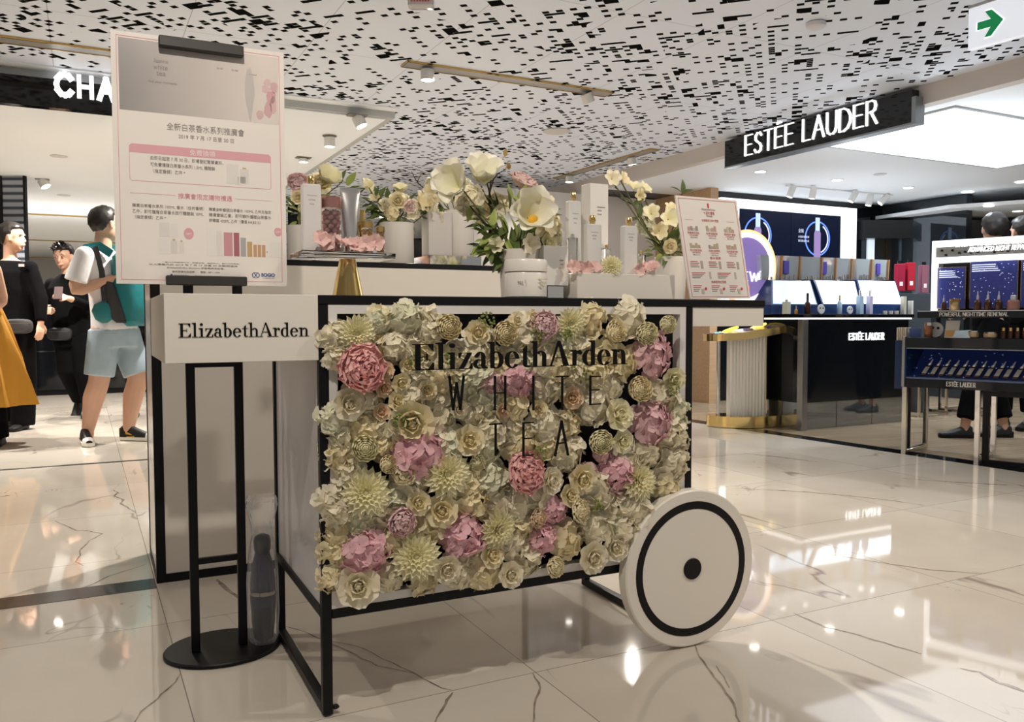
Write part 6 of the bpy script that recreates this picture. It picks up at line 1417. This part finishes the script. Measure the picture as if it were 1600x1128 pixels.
# stool in the hall
def stool(label, x, y, sx, sy, H, m):
    t = thing('stool', label, 'stool', (x,y,0), TA); w = .02
    for a in (0,1):
        for c in (0,1): b = B(); b.box(a*(sx-w),c*(sy-w),0,a*(sx-w)+w,c*(sy-w)+w,H); b.build('leg', m, t, False)
    b = B()
    for c in (0,1): b.box(w,c*(sy-w),.02,sx-w,c*(sy-w)+w,.04)
    for a in (0,1): b.box(a*(sx-w),w,.02,a*(sx-w)+w,sy-w,.04)
    b.build('foot_rail', m, t, False); b = B(); b.bbox(-.01,-.01,H,sx+.01,sy+.01,H+.06,.008); b.build('seat', black, t)
p = atz(1436,652); stool('chrome legged stool with black seat behind the serum display', p.x, p.y, .40, .38, .62, mat('warm_chrome'))
p = atz(1470,660); stool('second chrome legged stool farther right behind the serum display', p.x+.55, p.y+.45, .42, .38, .62, chrome)
# ================================================================ PEOPLE
def fuse(b, name, m, parent, voxel=.012, it=4, loc=None):
    me = b.mesh('tmp', m, False, True); o = bpy.data.objects.new('tmp', me); COL.objects.link(o)
    r = o.modifiers.new('r', 'REMESH'); r.mode = 'VOXEL'; r.voxel_size = voxel; r.use_smooth_shade = True
    s = o.modifiers.new('s', 'SMOOTH'); s.factor = .5; s.iterations = it
    dg = bpy.context.evaluated_depsgraph_get(); dg.update()
    me2 = bpy.data.meshes.new_from_object(o.evaluated_get(dg)); bpy.data.objects.remove(o); bpy.data.meshes.remove(me)
    me2.name = name; me2.materials.clear(); me2.materials.append(m); me2.polygons.foreach_set('use_smooth', [True]*len(me2.polygons))
    return link(name, me2, parent, loc)
SKIN = mat('skin', (.56,.33,.23), .5, sss=.05); vary(SKIN, .05, 6)
HAIR = mat('hair_black', (.012,.009,.008), .45, bump=(60,.5,.004))
CLB = mat('black_cloth', (.0035,.0035,.004), .95, spec=.08); vary(CLB, .3, 5)
def V(*a): return Vector(a)
def limb(b, pts, rad, n=12):
    P = [Vector(p) for p in pts]
    fine = []; fr_ = []
    for i in range(len(P)-1):
        for q in range(5):
            t = q/5; fine.append(P[i].lerp(P[i+1], t)); fr_.append(rad[i]*(1-t)+rad[i+1]*t)
    fine.append(P[-1]); fr_.append(rad[-1])
    # round the joints a little
    sm = [fine[0]]+[(fine[i-1]+fine[i]*2+fine[i+1])/4 for i in range(1, len(fine)-1)]+[fine[-1]]
    b.tube(sm, fr_, n); b.sph(P[0], rad[0], n=12, m=8); b.sph(P[-1], rad[-1], n=12, m=8)
def rings(secs, f):
    """secs: (centre, half width sideways, half depth) -> rings turned to face f"""
    f = Vector((f[0], f[1], 0)).normalized(); s = Vector((-f.y, f.x, 0)); out = []
    for c, w, d in secs:
        c = Vector(c); out.append([c + s*(w*math.copysign(abs(math.cos(a))**.85, math.cos(a))) + f*(d*math.copysign(abs(math.sin(a))**.9, math.sin(a))) for a in [2*PI*k/28 for k in range(28)]])
    return out
def hand(b, w, d, up, grip=.5, s=1.0):
    """palm from the wrist w along d; fingers curl towards -up; thumb leaves the side"""
    w = Vector(w); d = Vector(d).normalized(); up = Vector(up); up = (up-d*up.dot(d)).normalized(); side = d.cross(up)
    b.loft([[w+d*(t*s)+side*(hw*s*math.cos(a))+up*(hh*s*math.sin(a)) for a in [2*PI*k/12 for k in range(12)]] for t, hw, hh in ((0,.024,.018),(.03,.034,.016),(.06,.040,.015),(.088,.038,.012))])
    for k, (o, l) in enumerate(((-.029,.062),(-.010,.072),(.010,.068),(.028,.052))):
        p = w+d*(.083*s)+side*(o*s); q = p; pts = [p]; a = .15+grip*.25
        for j, f_ in enumerate((.45,.3,.25)):
            q = q+(d*math.cos(a)-up*math.sin(a))*(l*f_*s); pts.append(q); a += grip*.9
        b.tube(pts, [.0095*s,.009*s,.0082*s,.007*s], 8); b.sph(pts[-1], .007*s, n=8, m=5)
    p = w+d*(.022*s)-side*(.030*s); q = p+(d*.6-side*.7-up*.25)*.035*s; r = q+(d*.85-side*.2-up*.35)*.032*s
    b.tube([p,q,r], [.012*s,.010*s,.0085*s], 8); b.sph(r, .0085*s, n=8, m=5)
def head(b, c, f, s=1.0, tilt=0):
    f = Vector(f).normalized(); fh = Vector((f.x,f.y,0)).normalized(); M = Matrix.Translation(Vector(c)) @ Matrix.Rotation(math.atan2(fh.y, fh.x), 4, 'Z') @ Matrix.Rotation(tilt, 4, 'Y')
    b.M = M      # local: +x is the face
    b.sph((-.012*s,0,.028*s), .094*s, .076*s, .090*s, 20, 14); b.sph((.014*s,0,-.030*s), .070*s, .062*s, .082*s, 20, 14); b.sph((.042*s,0,-.084*s), .032*s, .034*s, .026*s, 12, 8)
    b.tube([(.078*s,0,.015*s),(.089*s,0,-.010*s),(.094*s,0,-.028*s),(.084*s,0,-.036*s)], [.007*s,.009*s,.0125*s,.010*s], 10)
    for y in (-1,1):
        b.sph((.075*s,y*.030*s,.028*s), .014*s, .020*s, .007*s, 10, 6)
        b.loft([[( -.004*s+dx*s, y*(.076+dy)*s, dz*s) for dx, dz in [(math.cos(a)*.017, math.sin(a)*.030-.006) for a in [2*PI*k/12 for k in range(12)]]] for dy in (-.006,.010)])
    b.tube([(.078*s,-.024*s,-.060*s),(.088*s,0,-.058*s),(.078*s,.024*s,-.060*s)], [.006*s,.0095*s,.006*s], 8)
    b.M = None; return M
def face_parts(parent, M, s=1.0, smile=True):
    def mk(name, m, fn): b = B(); b.M = M; fn(b); b.M = None; return b.build(name, m, parent)
    for y in (-1,1):
        e = mk('eye', mat('eye_white', (.45,.42,.40), .5), lambda b: b.sph((.0815*s,y*.030*s,.010*s), .006*s, .010*s, .0032*s, 12, 8))
        i = mk('iris', black_gloss, lambda b: b.sph((.0868*s,y*.030*s,.0095*s), .003*s, .0055*s, .0045*s, 10, 6)); i.parent = e
        mk('eyebrow', HAIR, lambda b: b.tube([(.0815*s,y*.014*s,.034*s),(.086*s,y*.028*s,.039*s),(.078*s,y*.046*s,.034*s)], [.0014*s,.0024*s,.0012*s], 6))
    mk('lips', mat('lips', (.42,.16,.13), .45), lambda b: b.tube([(.080*s,-.026*s,-.056*s),(.0885*s,-.012*s,-.0605*s),(.091*s,0,-.0615*s),(.0885*s,.012*s,-.0605*s),(.080*s,.026*s,-.056*s)], [.0022*s,.0048*s,.0055*s,.0048*s,.0022*s], 6))
def hair(parent, M, s=1.0, style='short', m=None):
    b = B(); rows = []; n, mm = 36, 22
    for j in range(mm+1):
        a = -PI/2+PI*j/mm; row = []
        for k in range(n):
            t = 2*PI*k/n; d = Vector((math.cos(a)*math.cos(t), math.cos(a)*math.sin(t), math.sin(a)))
            R = Vector((d.x*.106, d.y*.088, d.z*.103)).length
            nz = noise.noise(d*5.5)*.006+noise.noise(d*14)*.0035
            face = max(0, min(1, (d.x-.28)*4))*max(0, min(1, (.50-d.z)*6))            # face opening
            q = max(0, min(1, (d.x+.45)/.5)); zc = -.80*(1-q)+(.02)*q                 # hair runs down to the nape, stops above the ears
            low = max(0, min(1, (zc-d.z)*7))
            g = max(face, low)
            r = (R+nz)*(1-g)+R*.55*g
            row.append((d.x*r-.012, d.y*r, d.z*r+.028))
        rows.append([(x*s,y*s,z*s) for x, y, z in row])
    b.M = M; b.loft(rows)
    if style == 'bun': b.sph((-.125*s,0,.0), .045*s, .045*s, .045*s, 16, 10)
    if style == 'quiff':
        rq = random.Random(2)
        for k in range(70):
            a = rq.uniform(-1.2,1.2); e = rq.uniform(.35,1.5); d = Vector((math.cos(a)*math.cos(e), math.sin(a)*math.cos(e), math.sin(e))); p = Vector((d.x*.098-.012, d.y*.082, d.z*.096+.028))*s
            b.tube([p, p+(d+Vector((.25,rq.uniform(-.4,.4),.3)))*.014*s, p+(d+Vector((.7,rq.uniform(-.4,.4),.2)))*.022*s], [.007*s,.005*s,.001*s], 5)
    if style == 'long':
        b.loft([[(-.05*s+(.05+.01*q)*s*math.cos(2*PI*k/16), (.085)*s*math.sin(2*PI*k/16), (-.02-q*.07)*s) for k in range(16)] for q in range(5)])
    b.M = None
    return b.build('hair', m or HAIR, parent)
def shoe(name, p, d, L, m_up, m_sole, parent, toe_cap=None, h=.075, pitch=0, high=.02):
    """p: ground point under the heel, d: heading of the toe"""
    a = math.atan2(d[1], d[0]); M = Matrix.Translation(Vector(p)) @ Matrix.Rotation(a, 4, 'Z') @ Matrix.Rotation(pitch, 4, 'Y')
    W_ = lambda t: .030+.016*math.sin(PI*min(1, max(0, t*1.02))**1.3)
    b = B(); b.M = M
    sec = [(0,.55),(.04,.9),(.25,.95),(.5,1.05),(.75,1.2),(.92,.95),(1,.45)]
    def ringz(k0, k1, z):
        pts = []
        for t, w in sec: pts.append((t*L, -w*.036*k0))
        for t, w in sec[::-1]: pts.append((t*L, w*.036*k0))
        return [(x, y, z) for x, y in pts]
    b.loft([ringz(1.0,1,0), ringz(1.06,1,.010), ringz(1.04,1,.024)]); so = b.build('sole', m_sole, parent)
    b = B(); b.M = M
    rs = []
    for t, w, zt in ((0.0,.7,h*.95),(.06,.95,h*1.05),(.2,.95,h*1.1),(.35,.98,h*.98),(.5,1.05,h*.78),(.7,1.15,h*.56),(.88,1.0,h*.48),(.97,.6,h*.38)):
        wy = w*.034; rs.append([(t*L, wy*math.copysign(abs(math.cos(q))**.8, math.cos(q)), .022+(zt-.022)*max(0, math.sin(q))**.8 if math.sin(q) > 0 else .022) for q in [2*PI*k/16 for k in range(16)]])
    b.loft(rs); b.M = None; up = b.build('shoe', m_up, parent)
    so.parent = up
    if toe_cap:
        b = B(); b.M = M
        b.loft([[(x*L, y*1.03, z+.001) for x, y, z in [((t), w*.034*math.copysign(abs(math.cos(q))**.8, math.cos(q)), .022+(zt-.022)*max(0, math.sin(q))**.8) for q in [PI*k/10 for k in range(11)]]] for t, w, zt in ((.74,1.14,h*.55),(.88,1.02,h*.50),(.975,.62,h*.40))], cap=False, closed=False)
        b.build('toe_cap', toe_cap, up)
    return up
def pouch(label, c, f, w, h, d, m):
    f = Vector((f[0], f[1], 0)).normalized(); t = thing('waist_pouch', label, 'bag', c, math.atan2(f.x, -f.y))
    b = B(); n = 24
    b.loft([[( (w/2)*k2*math.copysign(abs(math.cos(a))**.6, math.cos(a)), y, (h/2)*k2*math.copysign(abs(math.sin(a))**.6, math.sin(a))) for a in [2*PI*k/n for k in range(n)]] for y, k2 in ((0,.92),(-d*.3,1),(-d*.8,.97),(-d,.8))]); b.build('bag', m, t)
    b = B(); b.box(-w*.42,-d*1.02,h*.18,w*.42,-d*.93,h*.21); b.build('zip', mat('zip_grey', (.18,.18,.18), .3, metal=.6), t)
    return t
white_tee = mat('white_cotton', (.74,.73,.74), .85, bump=(9,.35,.02)); denim = mat('pale_denim', (.33,.42,.48), .85, bump=(11,.4,.02)); vary(denim, .1, 7)
teal = mat('teal_nylon', (.01,.17,.19), .5, bump=(14,.4,.015)); greyn = mat('grey_nylon', (.035,.035,.037), .8)
# ---- man in denim shorts
GX, GY = -2.98, 6.2
def gx_(px): return (px-800)/F*GY-GX
def gz_(py): return CAMH-(py-500)/F*GY
man = thing('person', 'man seen from the side in white shirt, denim shorts and black yellow trainers', 'person', (GX,GY,0), 0)
f = (1,.05); hc = V(gx_(170),0,gz_(351))
b = B(); M = head(b, hc, (.55,.83), 1.04, 0)
b.tube([(gx_(166),0,gz_(362)),(gx_(164),0,gz_(395))], [.056,.064], 14)
b.loft(rings([((gx_(178),0,.80),.145,.105),((gx_(177),0,.92),.150,.115),((gx_(174),0,1.08),.145,.115),((gx_(170),0,1.22),.165,.112),((gx_(164),0,1.33),.165,.095),((gx_(164),0,1.40),.10,.065),((gx_(165),0,1.44),.055,.05)], f))
sh1 = V(gx_(156),-.185,gz_(402)); el1 = V(gx_(141),-.215,gz_(457)); wr1 = V(gx_(192),-.15,gz_(436))
sh2 = V(gx_(160),.185,gz_(402)); el2 = V(gx_(155),.22,gz_(457)); wr2 = V(gx_(200),.12,gz_(440))
for a, e, w in ((sh1,el1,wr1),(sh2,el2,wr2)):
    limb(b, [a,e,w], [.055,.046,.031]); hand(b, w, (w-e), (0,0,1), .8)
hp1 = V(gx_(172),-.085,.80); kn1 = V(gx_(165),-.11,.455); an1 = V(gx_(147),-.12,.10)
hp2 = V(gx_(186),.085,.80); kn2 = V(gx_(206),.09,.455); an2 = V(gx_(196),.02,.10)
for h_, k, a in ((hp1,kn1,an1),(hp2,kn2,an2)):
    limb(b, [h_,k,k.lerp(a,.35)+V(-.012,0,0),a], [.098,.072,.074,.043]); b.tube([a, a-V(0,0,.06)], [.042,.038], 10)
fuse(b, 'body', SKIN, man, .0075)
hair(man, M, 1.07)
b = B(); b.loft(rings([((gx_(180),0,.825),.178,.150),((gx_(179),0,.92),.172,.145),((gx_(175),0,1.08),.165,.138),((gx_(170),0,1.22),.185,.13),((gx_(163),0,1.33),.185,.112),((gx_(163),0,1.405),.115,.08),((gx_(165),0,1.425),.072,.062)], f))
for a, e in ((sh1,el1),(sh2,el2)): b.tube([a+V(0,0,.0),a.lerp(e,.45),a.lerp(e,.72)], [.070,.082,.086], 16); b.sph(a, .070)
fuse(b, 'shirt', white_tee, man, .011, 3)
b = B(); b.loft(rings([((gx_(182),0,.70),.172,.15),((gx_(181),0,.80),.176,.150),((gx_(180),0,.865),.165,.142)], f))
for h_, k in ((hp1,kn1),(hp2,kn2)): b.tube([h_+V(0,0,.02),h_.lerp(k,.5),k+V(0,0,.035)], [.108,.108,.104], 20)
fuse(b, 'shorts', denim, man, .011, 3)
yel = mat('shoe_yellow', (.62,.36,.04), .45); blk = mat('shoe_black', (.012,.012,.013), .5); so_w = mat('sole_white', (.72,.70,.62), .5); sw_ = mat('shoe_white', (.75,.73,.68), .45)
for (p, d) in ((V(an1.x-.045,an1.y+.03,.004),(.55,-.83)),(V(an2.x-.055,an2.y+.0,.004),(1,-.12))):
    u = shoe('trainer', p, d, .285, blk, so_w, man, sw_, .105)
    a = math.atan2(d[1], d[0]); Mx = Matrix.Translation(p) @ Matrix.Rotation(a, 4, 'Z')
    b = B(); b.M = Mx
    for y in (-1,1):
        b.loft([[(x, y*yy, z) for x, yy, z in ((-.004,.020,.024),(.10,.0395,.024),(.13,.041,.030))],[(x, y*yy, z) for x, yy, z in ((-.002,.019,.075),(.08,.0375,.058),(.12,.039,.036))]], cap=False, closed=False)
    b.loft([[(-.005,yy,z) for yy in (-.022,0,.022)] for z in (.024,.09)], cap=False, closed=False); b.build('heel_panel', yel, u, fix=False)
    b = B(); b.M = Mx
    for y in (-1,1): b.loft([[(.04,y*.0385,.034),(.10,y*.0415,.031),(.15,y*.0425,.045)],[(.045,y*.0375,.048),(.10,y*.0408,.040),(.152,y*.0415,.047)]], cap=False, closed=False)
    b.build('curved_stripe', blk, u, fix=False)
    b = B(); b.M = Mx; b.tube([(-.002,0,.028),(.0,0,.03)], .002); 
bp = thing('backpack', 'teal and grey backpack worn on the chest of the man in denim shorts', 'bag', (GX,GY,0), 0)
b = B(); n = 26
b.loft([[(gx_(cx)+hx*math.copysign(abs(math.cos(a))**.7, math.cos(a)), hy*math.copysign(abs(math.sin(a))**.7, math.sin(a)), gz_(py)) for a in [2*PI*k/n for k in range(n)]] for cx, hx, hy, py in ((214,.055,.10,508),(212,.085,.15,500),(208,.10,.17,470),(206,.098,.17,430),(204,.085,.15,402),(202,.05,.10,394))]); b.build('pack', teal, bp)
b = B(); b.loft([[(gx_(cx)+hx*math.cos(a), -.155+hy*math.sin(a), gz_(py)) for a in [2*PI*k/n for k in range(n)]] for cx, hx, hy, py in ((206,.035,.02,503),(200,.055,.035,495),(196,.05,.045,470),(192,.035,.04,448),(188,.02,.03,440))]); b.build('side_panel', greyn, bp)
b = B(); b.loft([[(gx_(cx)+hx*math.cos(a), -.175+hy*math.sin(a), gz_(py)) for a in [2*PI*k/n for k in range(n)]] for cx, hx, hy, py in ((182,.02,.01,503),(181,.06,.03,498),(179,.075,.04,485),(180,.06,.03,475),(182,.02,.01,471))]); b.build('hip_pocket', teal, bp)
for y in (-.125,.10): b = B(); b.tube([(gx_(190),y,gz_(398)),(gx_(172),y,gz_(386)),(gx_(152),y,gz_(389)),(gx_(139),y,gz_(402)),(gx_(134),y*1.0,gz_(420))], [(.008,.032)]*5, 10); b.build('shoulder_strap', teal, bp)
b = B(); b.tube([(gx_(170),-.168,gz_(388)),(gx_(180),-.178,gz_(425)),(gx_(184),-.18,gz_(470))], [(.006,.022)]*3, 10); b.build('chest_strap', greyn, bp)
# ---- woman in black
WX, WY = -4.06, 6.9
def wx(px): return (px-800)/F*WY-WX
def wz(py): return CAMH-(py-500)/F*WY
wo = thing('person', 'woman in black sweater and wide black trousers, dark hair tied back, looking away', 'person', (WX,WY,0), 0)
f = (.28,-.96); b = B(); M = head(b, V(wx(25),0,wz(371)), (.95,.15), 1.0)
b.tube([(wx(20),.0,wz(380)),(wx(20),0.0,wz(412))], [.046,.052], 14)
b.loft(rings([((wx(28),0,.84),.15,.10),((wx(28),0,.98),.13,.09),((wx(27),0,1.15),.145,.10),((wx(25),0,1.29),.165,.095),((wx(22),0,1.36),.12,.07),((wx(20),0,1.40),.05,.045)], f))
s1, e1, w1 = V(wx(52),-.02,wz(418)), V(wx(68),-.02,wz(466)), V(wx(71),-.06,wz(503)); s2, e2, w2 = V(wx(-8),.02,wz(418)), V(wx(-18),.05,wz(466)), V(wx(-12),-.02,wz(503))
for a, e, w in ((s1,e1,w1),(s2,e2,w2)): limb(b, [a,e,w], [.045,.036,.026]); hand(b, w, (w-e)+V(0,-.02,0), (.9,-.4,.1), .45)
la = [(V(wx(16),.02,.84),V(wx(4),.08,.45),V(wx(-4),.20,.06)),(V(wx(40),-.02,.84),V(wx(42),-.04,.45),V(wx(36),-.04,.06))]
for h_, k, a in la: limb(b, [h_,k,a], [.085,.055,.036])
fuse(b, 'body', SKIN, wo, .0075)
hair(wo, M, 1.03, 'bun')
b = B(); b.loft(rings([((wx(28),0,.83),.168,.12),((wx(28),0,.98),.155,.11),((wx(27),0,1.15),.165,.118),((wx(25),0,1.29),.185,.112),((wx(22),0,1.37),.125,.078),((wx(20),0,1.385),.080,.062)], f))
for a, e, w in ((s1,e1,w1),(s2,e2,w2)): b.tube([a,e,w.lerp(e,.06)], [.062,.056,.042], 16); b.sph(a, .064); b.sph(e, .055)
fuse(b, 'sweater', CLB, wo, .011, 3)
b = B(); b.loft(rings([((wx(28),0,.74),.165,.12),((wx(28),0,.86),.155,.112)], f))
for h_, k, a in la: b.tube([h_,k,a-V(0,0,.02)], [.085,.088,.092], 20)
fuse(b, 'trousers', CLB, wo, .012, 3)
for h_, k, a in la: shoe('shoe', V(a.x-.01,a.y+.06,.003), (.1,-1), .25, blk, black, wo, None, .075)
b = B(); b.box(0,0,0,.045,.003,.022); b.build('name_badge', mat('badge_pale', (.55,.50,.52), .3), wo, False, loc=(wx(46),-.121,wz(417)))
pouch('grey waist pouch worn by the woman in black', (WX+wx(44),WY-.125,wz(508)), (.28,-.96), .22, .12, .06, greyn)
# ---- person in the yellow dress, mostly outside the picture
YX, YY = -3.86, 6.0
yd = thing('person', 'person in a long mustard yellow dress at the left picture edge', 'person', (YX,YY,0), 0)
f = (.5,-.85); b = B(); M = head(b, V(.06,0,1.475), f, .96); b.tube([(.05,0,1.45),(.03,0,1.33)], [.045,.05], 12)
b.loft(rings([((0,0,.80),.15,.11),((0,0,1.0),.12,.09),((.0,0,1.22),.15,.09),((.02,0,1.31),.08,.06)], f))
for sx in (-1,1):
    a = V(.16*sx,.02,1.26); e = V(.20*sx,.05,1.02); w = V(.12*sx,-.14,.95); limb(b, [a,e,w], [.042,.034,.025]); hand(b, w, (w-e), (0,0,1), .7)
    limb(b, [V(.08*sx,0,.8),V(.08*sx,0,.45),V(.08*sx+.04,0,.07)], [.08,.052,.035])
fuse(b, 'body', SKIN, yd, .009)
hair(yd, M, 1.02, 'long', mat('hair_brown', (.03,.015,.009), .45, bump=(60,.5,.004)))
b = B(); secs = []; n = 72
for z, r in ((1.30,.13),(1.22,.165),(1.12,.17),(1.0,.18),(.85,.235),(.65,.30),(.45,.35),(.29,.385)):
    ruff = max(0, (1.15-z))*.05
    secs.append([((r+ruff*math.sin(2*PI*k/n*9+z*3)+ruff*.5*math.sin(2*PI*k/n*15))*math.cos(2*PI*k/n), .72*(r+ruff*math.sin(2*PI*k/n*9+z*3))*math.sin(2*PI*k/n), z) for k in range(n)])
b.loft(secs[::-1]); dress = b.build('dress', mat('mustard_cloth', (.55,.26,.025), .8, bump=(20,.3,.01)), yd)
b = B()
for sx in (-1,1): b.tube([V(.08*sx+.05,0,.5),V(.08*sx+.09,-.02,.05)], [.075,.07], 16)
fuse(b, 'trousers', CLB, yd, .012, 2)
for sx in (-1,1): shoe('shoe', V(.08*sx+.07,.05,.003), (.3,-1), .24, blk, black, yd, None, .07)
# ---- young man walking towards the camera
MX, MY = -4.15, 7.8
def mx_(px): return (px-800)/F*MY-MX
def mz(py): return CAMH-(py-500)/F*MY
mw = thing('person', 'young man all in black walking forward, smiling down at the phone he holds', 'person', (MX,MY,0), 0)
f = (.08,-1); b = B(); hc = V(mx_(107),-.05,mz(401)); M = head(b, hc, (.05,-1), 1.0, .22)
b.tube([(mx_(108),-.01,mz(408)),(mx_(110),0,mz(436))], [.048,.054], 14)
b.loft(rings([((mx_(112),0,.76),.15,.10),((mx_(112),0,.90),.14,.095),((mx_(111),0,1.05),.155,.10),((mx_(111),0,1.19),.17,.095),((mx_(110),0,1.27),.12,.07),((mx_(110),0,1.31),.055,.045)], f))
s1, e1, w1 = V(mx_(84),0,1.23), V(mx_(76),-.02,mz(482)), V(mx_(91),-.24,mz(486)); s2, e2, w2 = V(mx_(138),0,1.23), V(mx_(143),-.02,mz(478)), V(mx_(131),-.24,mz(466))
limb(b, [s1,e1,w1], [.045,.038,.027]); hand(b, w1, (w1-e1).normalized()+V(.9,0,.25), (-.2,-.9,.3), .6)
limb(b, [s2,e2,w2], [.045,.038,.027]); hand(b, w2, (w2-e2).normalized()+V(-.9,0,.3), (-.3,-.6,.7), .8)
lg = [(V(mx_(124),0,.77),V(mx_(134),-.04,.42),V(mx_(145),-.05,.075)),(V(mx_(102),0,.77),V(mx_(108),-.05,.43),V(mx_(109),.16,.16))]
for h_, k, a in lg: limb(b, [h_,k,a], [.085,.055,.036])
fuse(b, 'body', SKIN, mw, .0075)
hair(mw, M, 1.02, 'quiff'); face_parts(mw, M)
b = B(); b.loft(rings([((mx_(112),0,.74),.172,.12),((mx_(112),0,.90),.165,.115),((mx_(111),0,1.05),.175,.12),((mx_(111),0,1.19),.19,.112),((mx_(110),0,1.28),.13,.08),((mx_(110),0,1.325),.068,.058)], f))
for a, e, w in ((s1,e1,w1),(s2,e2,w2)): b.tube([a,e,e.lerp(w,.86)], [.064,.056,.042], 16); b.sph(a, .064); b.sph(e, .055)
fuse(b, 'sweater', CLB, mw, .011, 3)
b = B(); b.loft(rings([((mx_(112),0,.66),.16,.12),((mx_(112),0,.78),.155,.112)], f))
for h_, k, a in lg: b.tube([h_,k,a-V(0,0,.01)], [.10,.085,.075], 18)
fuse(b, 'trousers', CLB, mw, .012, 3)
shoe('shoe', V(mx_(145)+.0,.02,.003), (.08,-1), .26, blk, black, mw, None, .08); shoe('shoe', V(mx_(108),.20,.12), (.03,-1), .26, blk, black, mw, None, .08, pitch=.85)
pouch('black waist pouch of the young man walking forward', (MX+mx_(106),MY-.118,mz(520)), f, .22, .12, .05, mat('pouch_black', (.012,.012,.013), .7))
ph = thing('phone', 'dark phone held up in the left hand of the young man in black', 'phone', (MX+mx_(124),MY-.34,mz(459)), .3)
b = B(); b.M = Matrix.Rotation(-.5, 4, 'X'); b.bbox(-.035,-.004,-.06,.035,.004,.07,.003); b.build('case', mat('phone_dark', (.10,.07,.07), .15), ph)
b = B(); b.M = Matrix.Rotation(-.5, 4, 'X'); b.box(-.031,.0041,-.056,.031,.0046,.066); b.build('screen', black_gloss, ph)
ly = thing('lanyard', 'dark lanyard with a red orange tag on the young man in black', 'lanyard', (MX+mx_(126),MY-.13,mz(428)), 0)
b = B(); b.tube([(0,0,.03),(.01,-.012,-.06),(.006,-.02,-.18)], .005, 6); b.build('cord', CLB, ly); b = B(); b.bbox(-.012,-.03,-.0,.016,-.018,.045,.003); b.build('tag', mat('tag_red', (.75,.08,.03), .4), ly)
# ---- dark dressed staff
def staff(label, loc, f, hairstyle='short', H=1.0, feet=None, hf=None):
    t = thing('person', label, 'person', loc, 0); fv = Vector((*f,0)).normalized(); sv = Vector((-fv.y, fv.x, 0)); b = B()
    M = head(b, V(0,0,1.575*H), hf or f, 1.0); b.tube([(0,0,1.53*H),(0,0,1.42*H)], [.048,.054], 12)
    b.loft(rings([((0,0,.88*H),.15,.10),((0,0,1.02*H),.13,.09),((0,0,1.2*H),.15,.10),((0,0,1.36*H),.165,.09),((0,0,1.43*H),.07,.05)], fv))
    S_ = [(sv*.17*k+V(0,0,1.36*H), sv*.21*k+V(0,0,1.10*H)-fv*.03, sv*.16*k+fv*.16+V(0,0,.99*H)) for k in (-1,1)]
    for a, e, w in S_: limb(b, [a,e,w], [.045,.036,.026]); hand(b, w, (w-e), (0,0,1), .6)
    fe = feet or [fv*.02-sv*.09, fv*.0+sv*.09]
    L_ = [(sv*.08*k+V(0,0,.88*H), (sv*.08*k+fe[i])/2+V(0,0,.47*H)+fv*.03, fe[i]+V(0,0,.085)) for i, k in enumerate((-1,1))]
    for h_, k, a in L_: limb(b, [h_,k,a], [.085,.055,.034]); b.tube([a,a-V(0,0,.05)], .032, 10)
    fuse(b, 'body', SKIN, t, .009); hair(t, M, 1.03, hairstyle)
    b = B(); b.loft(rings([((0,0,.84*H),.165,.12),((0,0,1.02*H),.15,.11),((0,0,1.2*H),.17,.12),((0,0,1.36*H),.185,.11),((0,0,1.43*H),.085,.065)], fv))
    for a, e, w in S_: b.tube([a,e,e.lerp(w,.86)], [.062,.054,.040], 14); b.sph(a, .062); b.sph(e, .053)
    fuse(b, 'jacket', CLB, t, .012, 3)
    b = B(); b.loft(rings([((0,0,.78*H),.16,.12),((0,0,.88*H),.152,.112)], fv))
    for h_, k, a in L_: b.tube([h_,k,a+V(0,0,.06)], [.10,.075,.062], 16)
    fuse(b, 'trousers', CLB, t, .012, 3)
    for i, (h_, k, a) in enumerate(L_):
        u = shoe('heeled_shoe', V(a.x,a.y,.003)-fv*.05, (fv.x,fv.y), .235, blk, black, t, None, .085)
        c = Vector(a)-fv*.035; b = B(); b.box(c.x-.025,c.y-.025,.0,c.x+.025,c.y+.025,.045); b.build('heel', black, u, False)
    return t
q1_ = atz(1507,684); q2_ = atz(1568,683); mid = (q1_+q2_)/2; mid.z = 0
hx = aty(1541,352,6.55).x
staff('staff member in black seen from behind the lit cabinet, one foot ahead of the other', (hx,6.45,0), (-1,.12), 'short', 1.0, [V(q2_.x-hx,q2_.y-6.45,0), V(q1_.x-hx,q1_.y-6.45,0)], (.1,1))
staff('second dark haired staff member at the right picture edge behind the cabinet', (aty(1597,350,6.8).x,6.8,0), (-.8,-.6), 'short', 1.01, None, (-.2,1))
staff('person in black trousers half hidden between the man in shorts and the counter', (aty(214,600,7.6).x,7.75,0), (-.4,.9), 'short', .98)
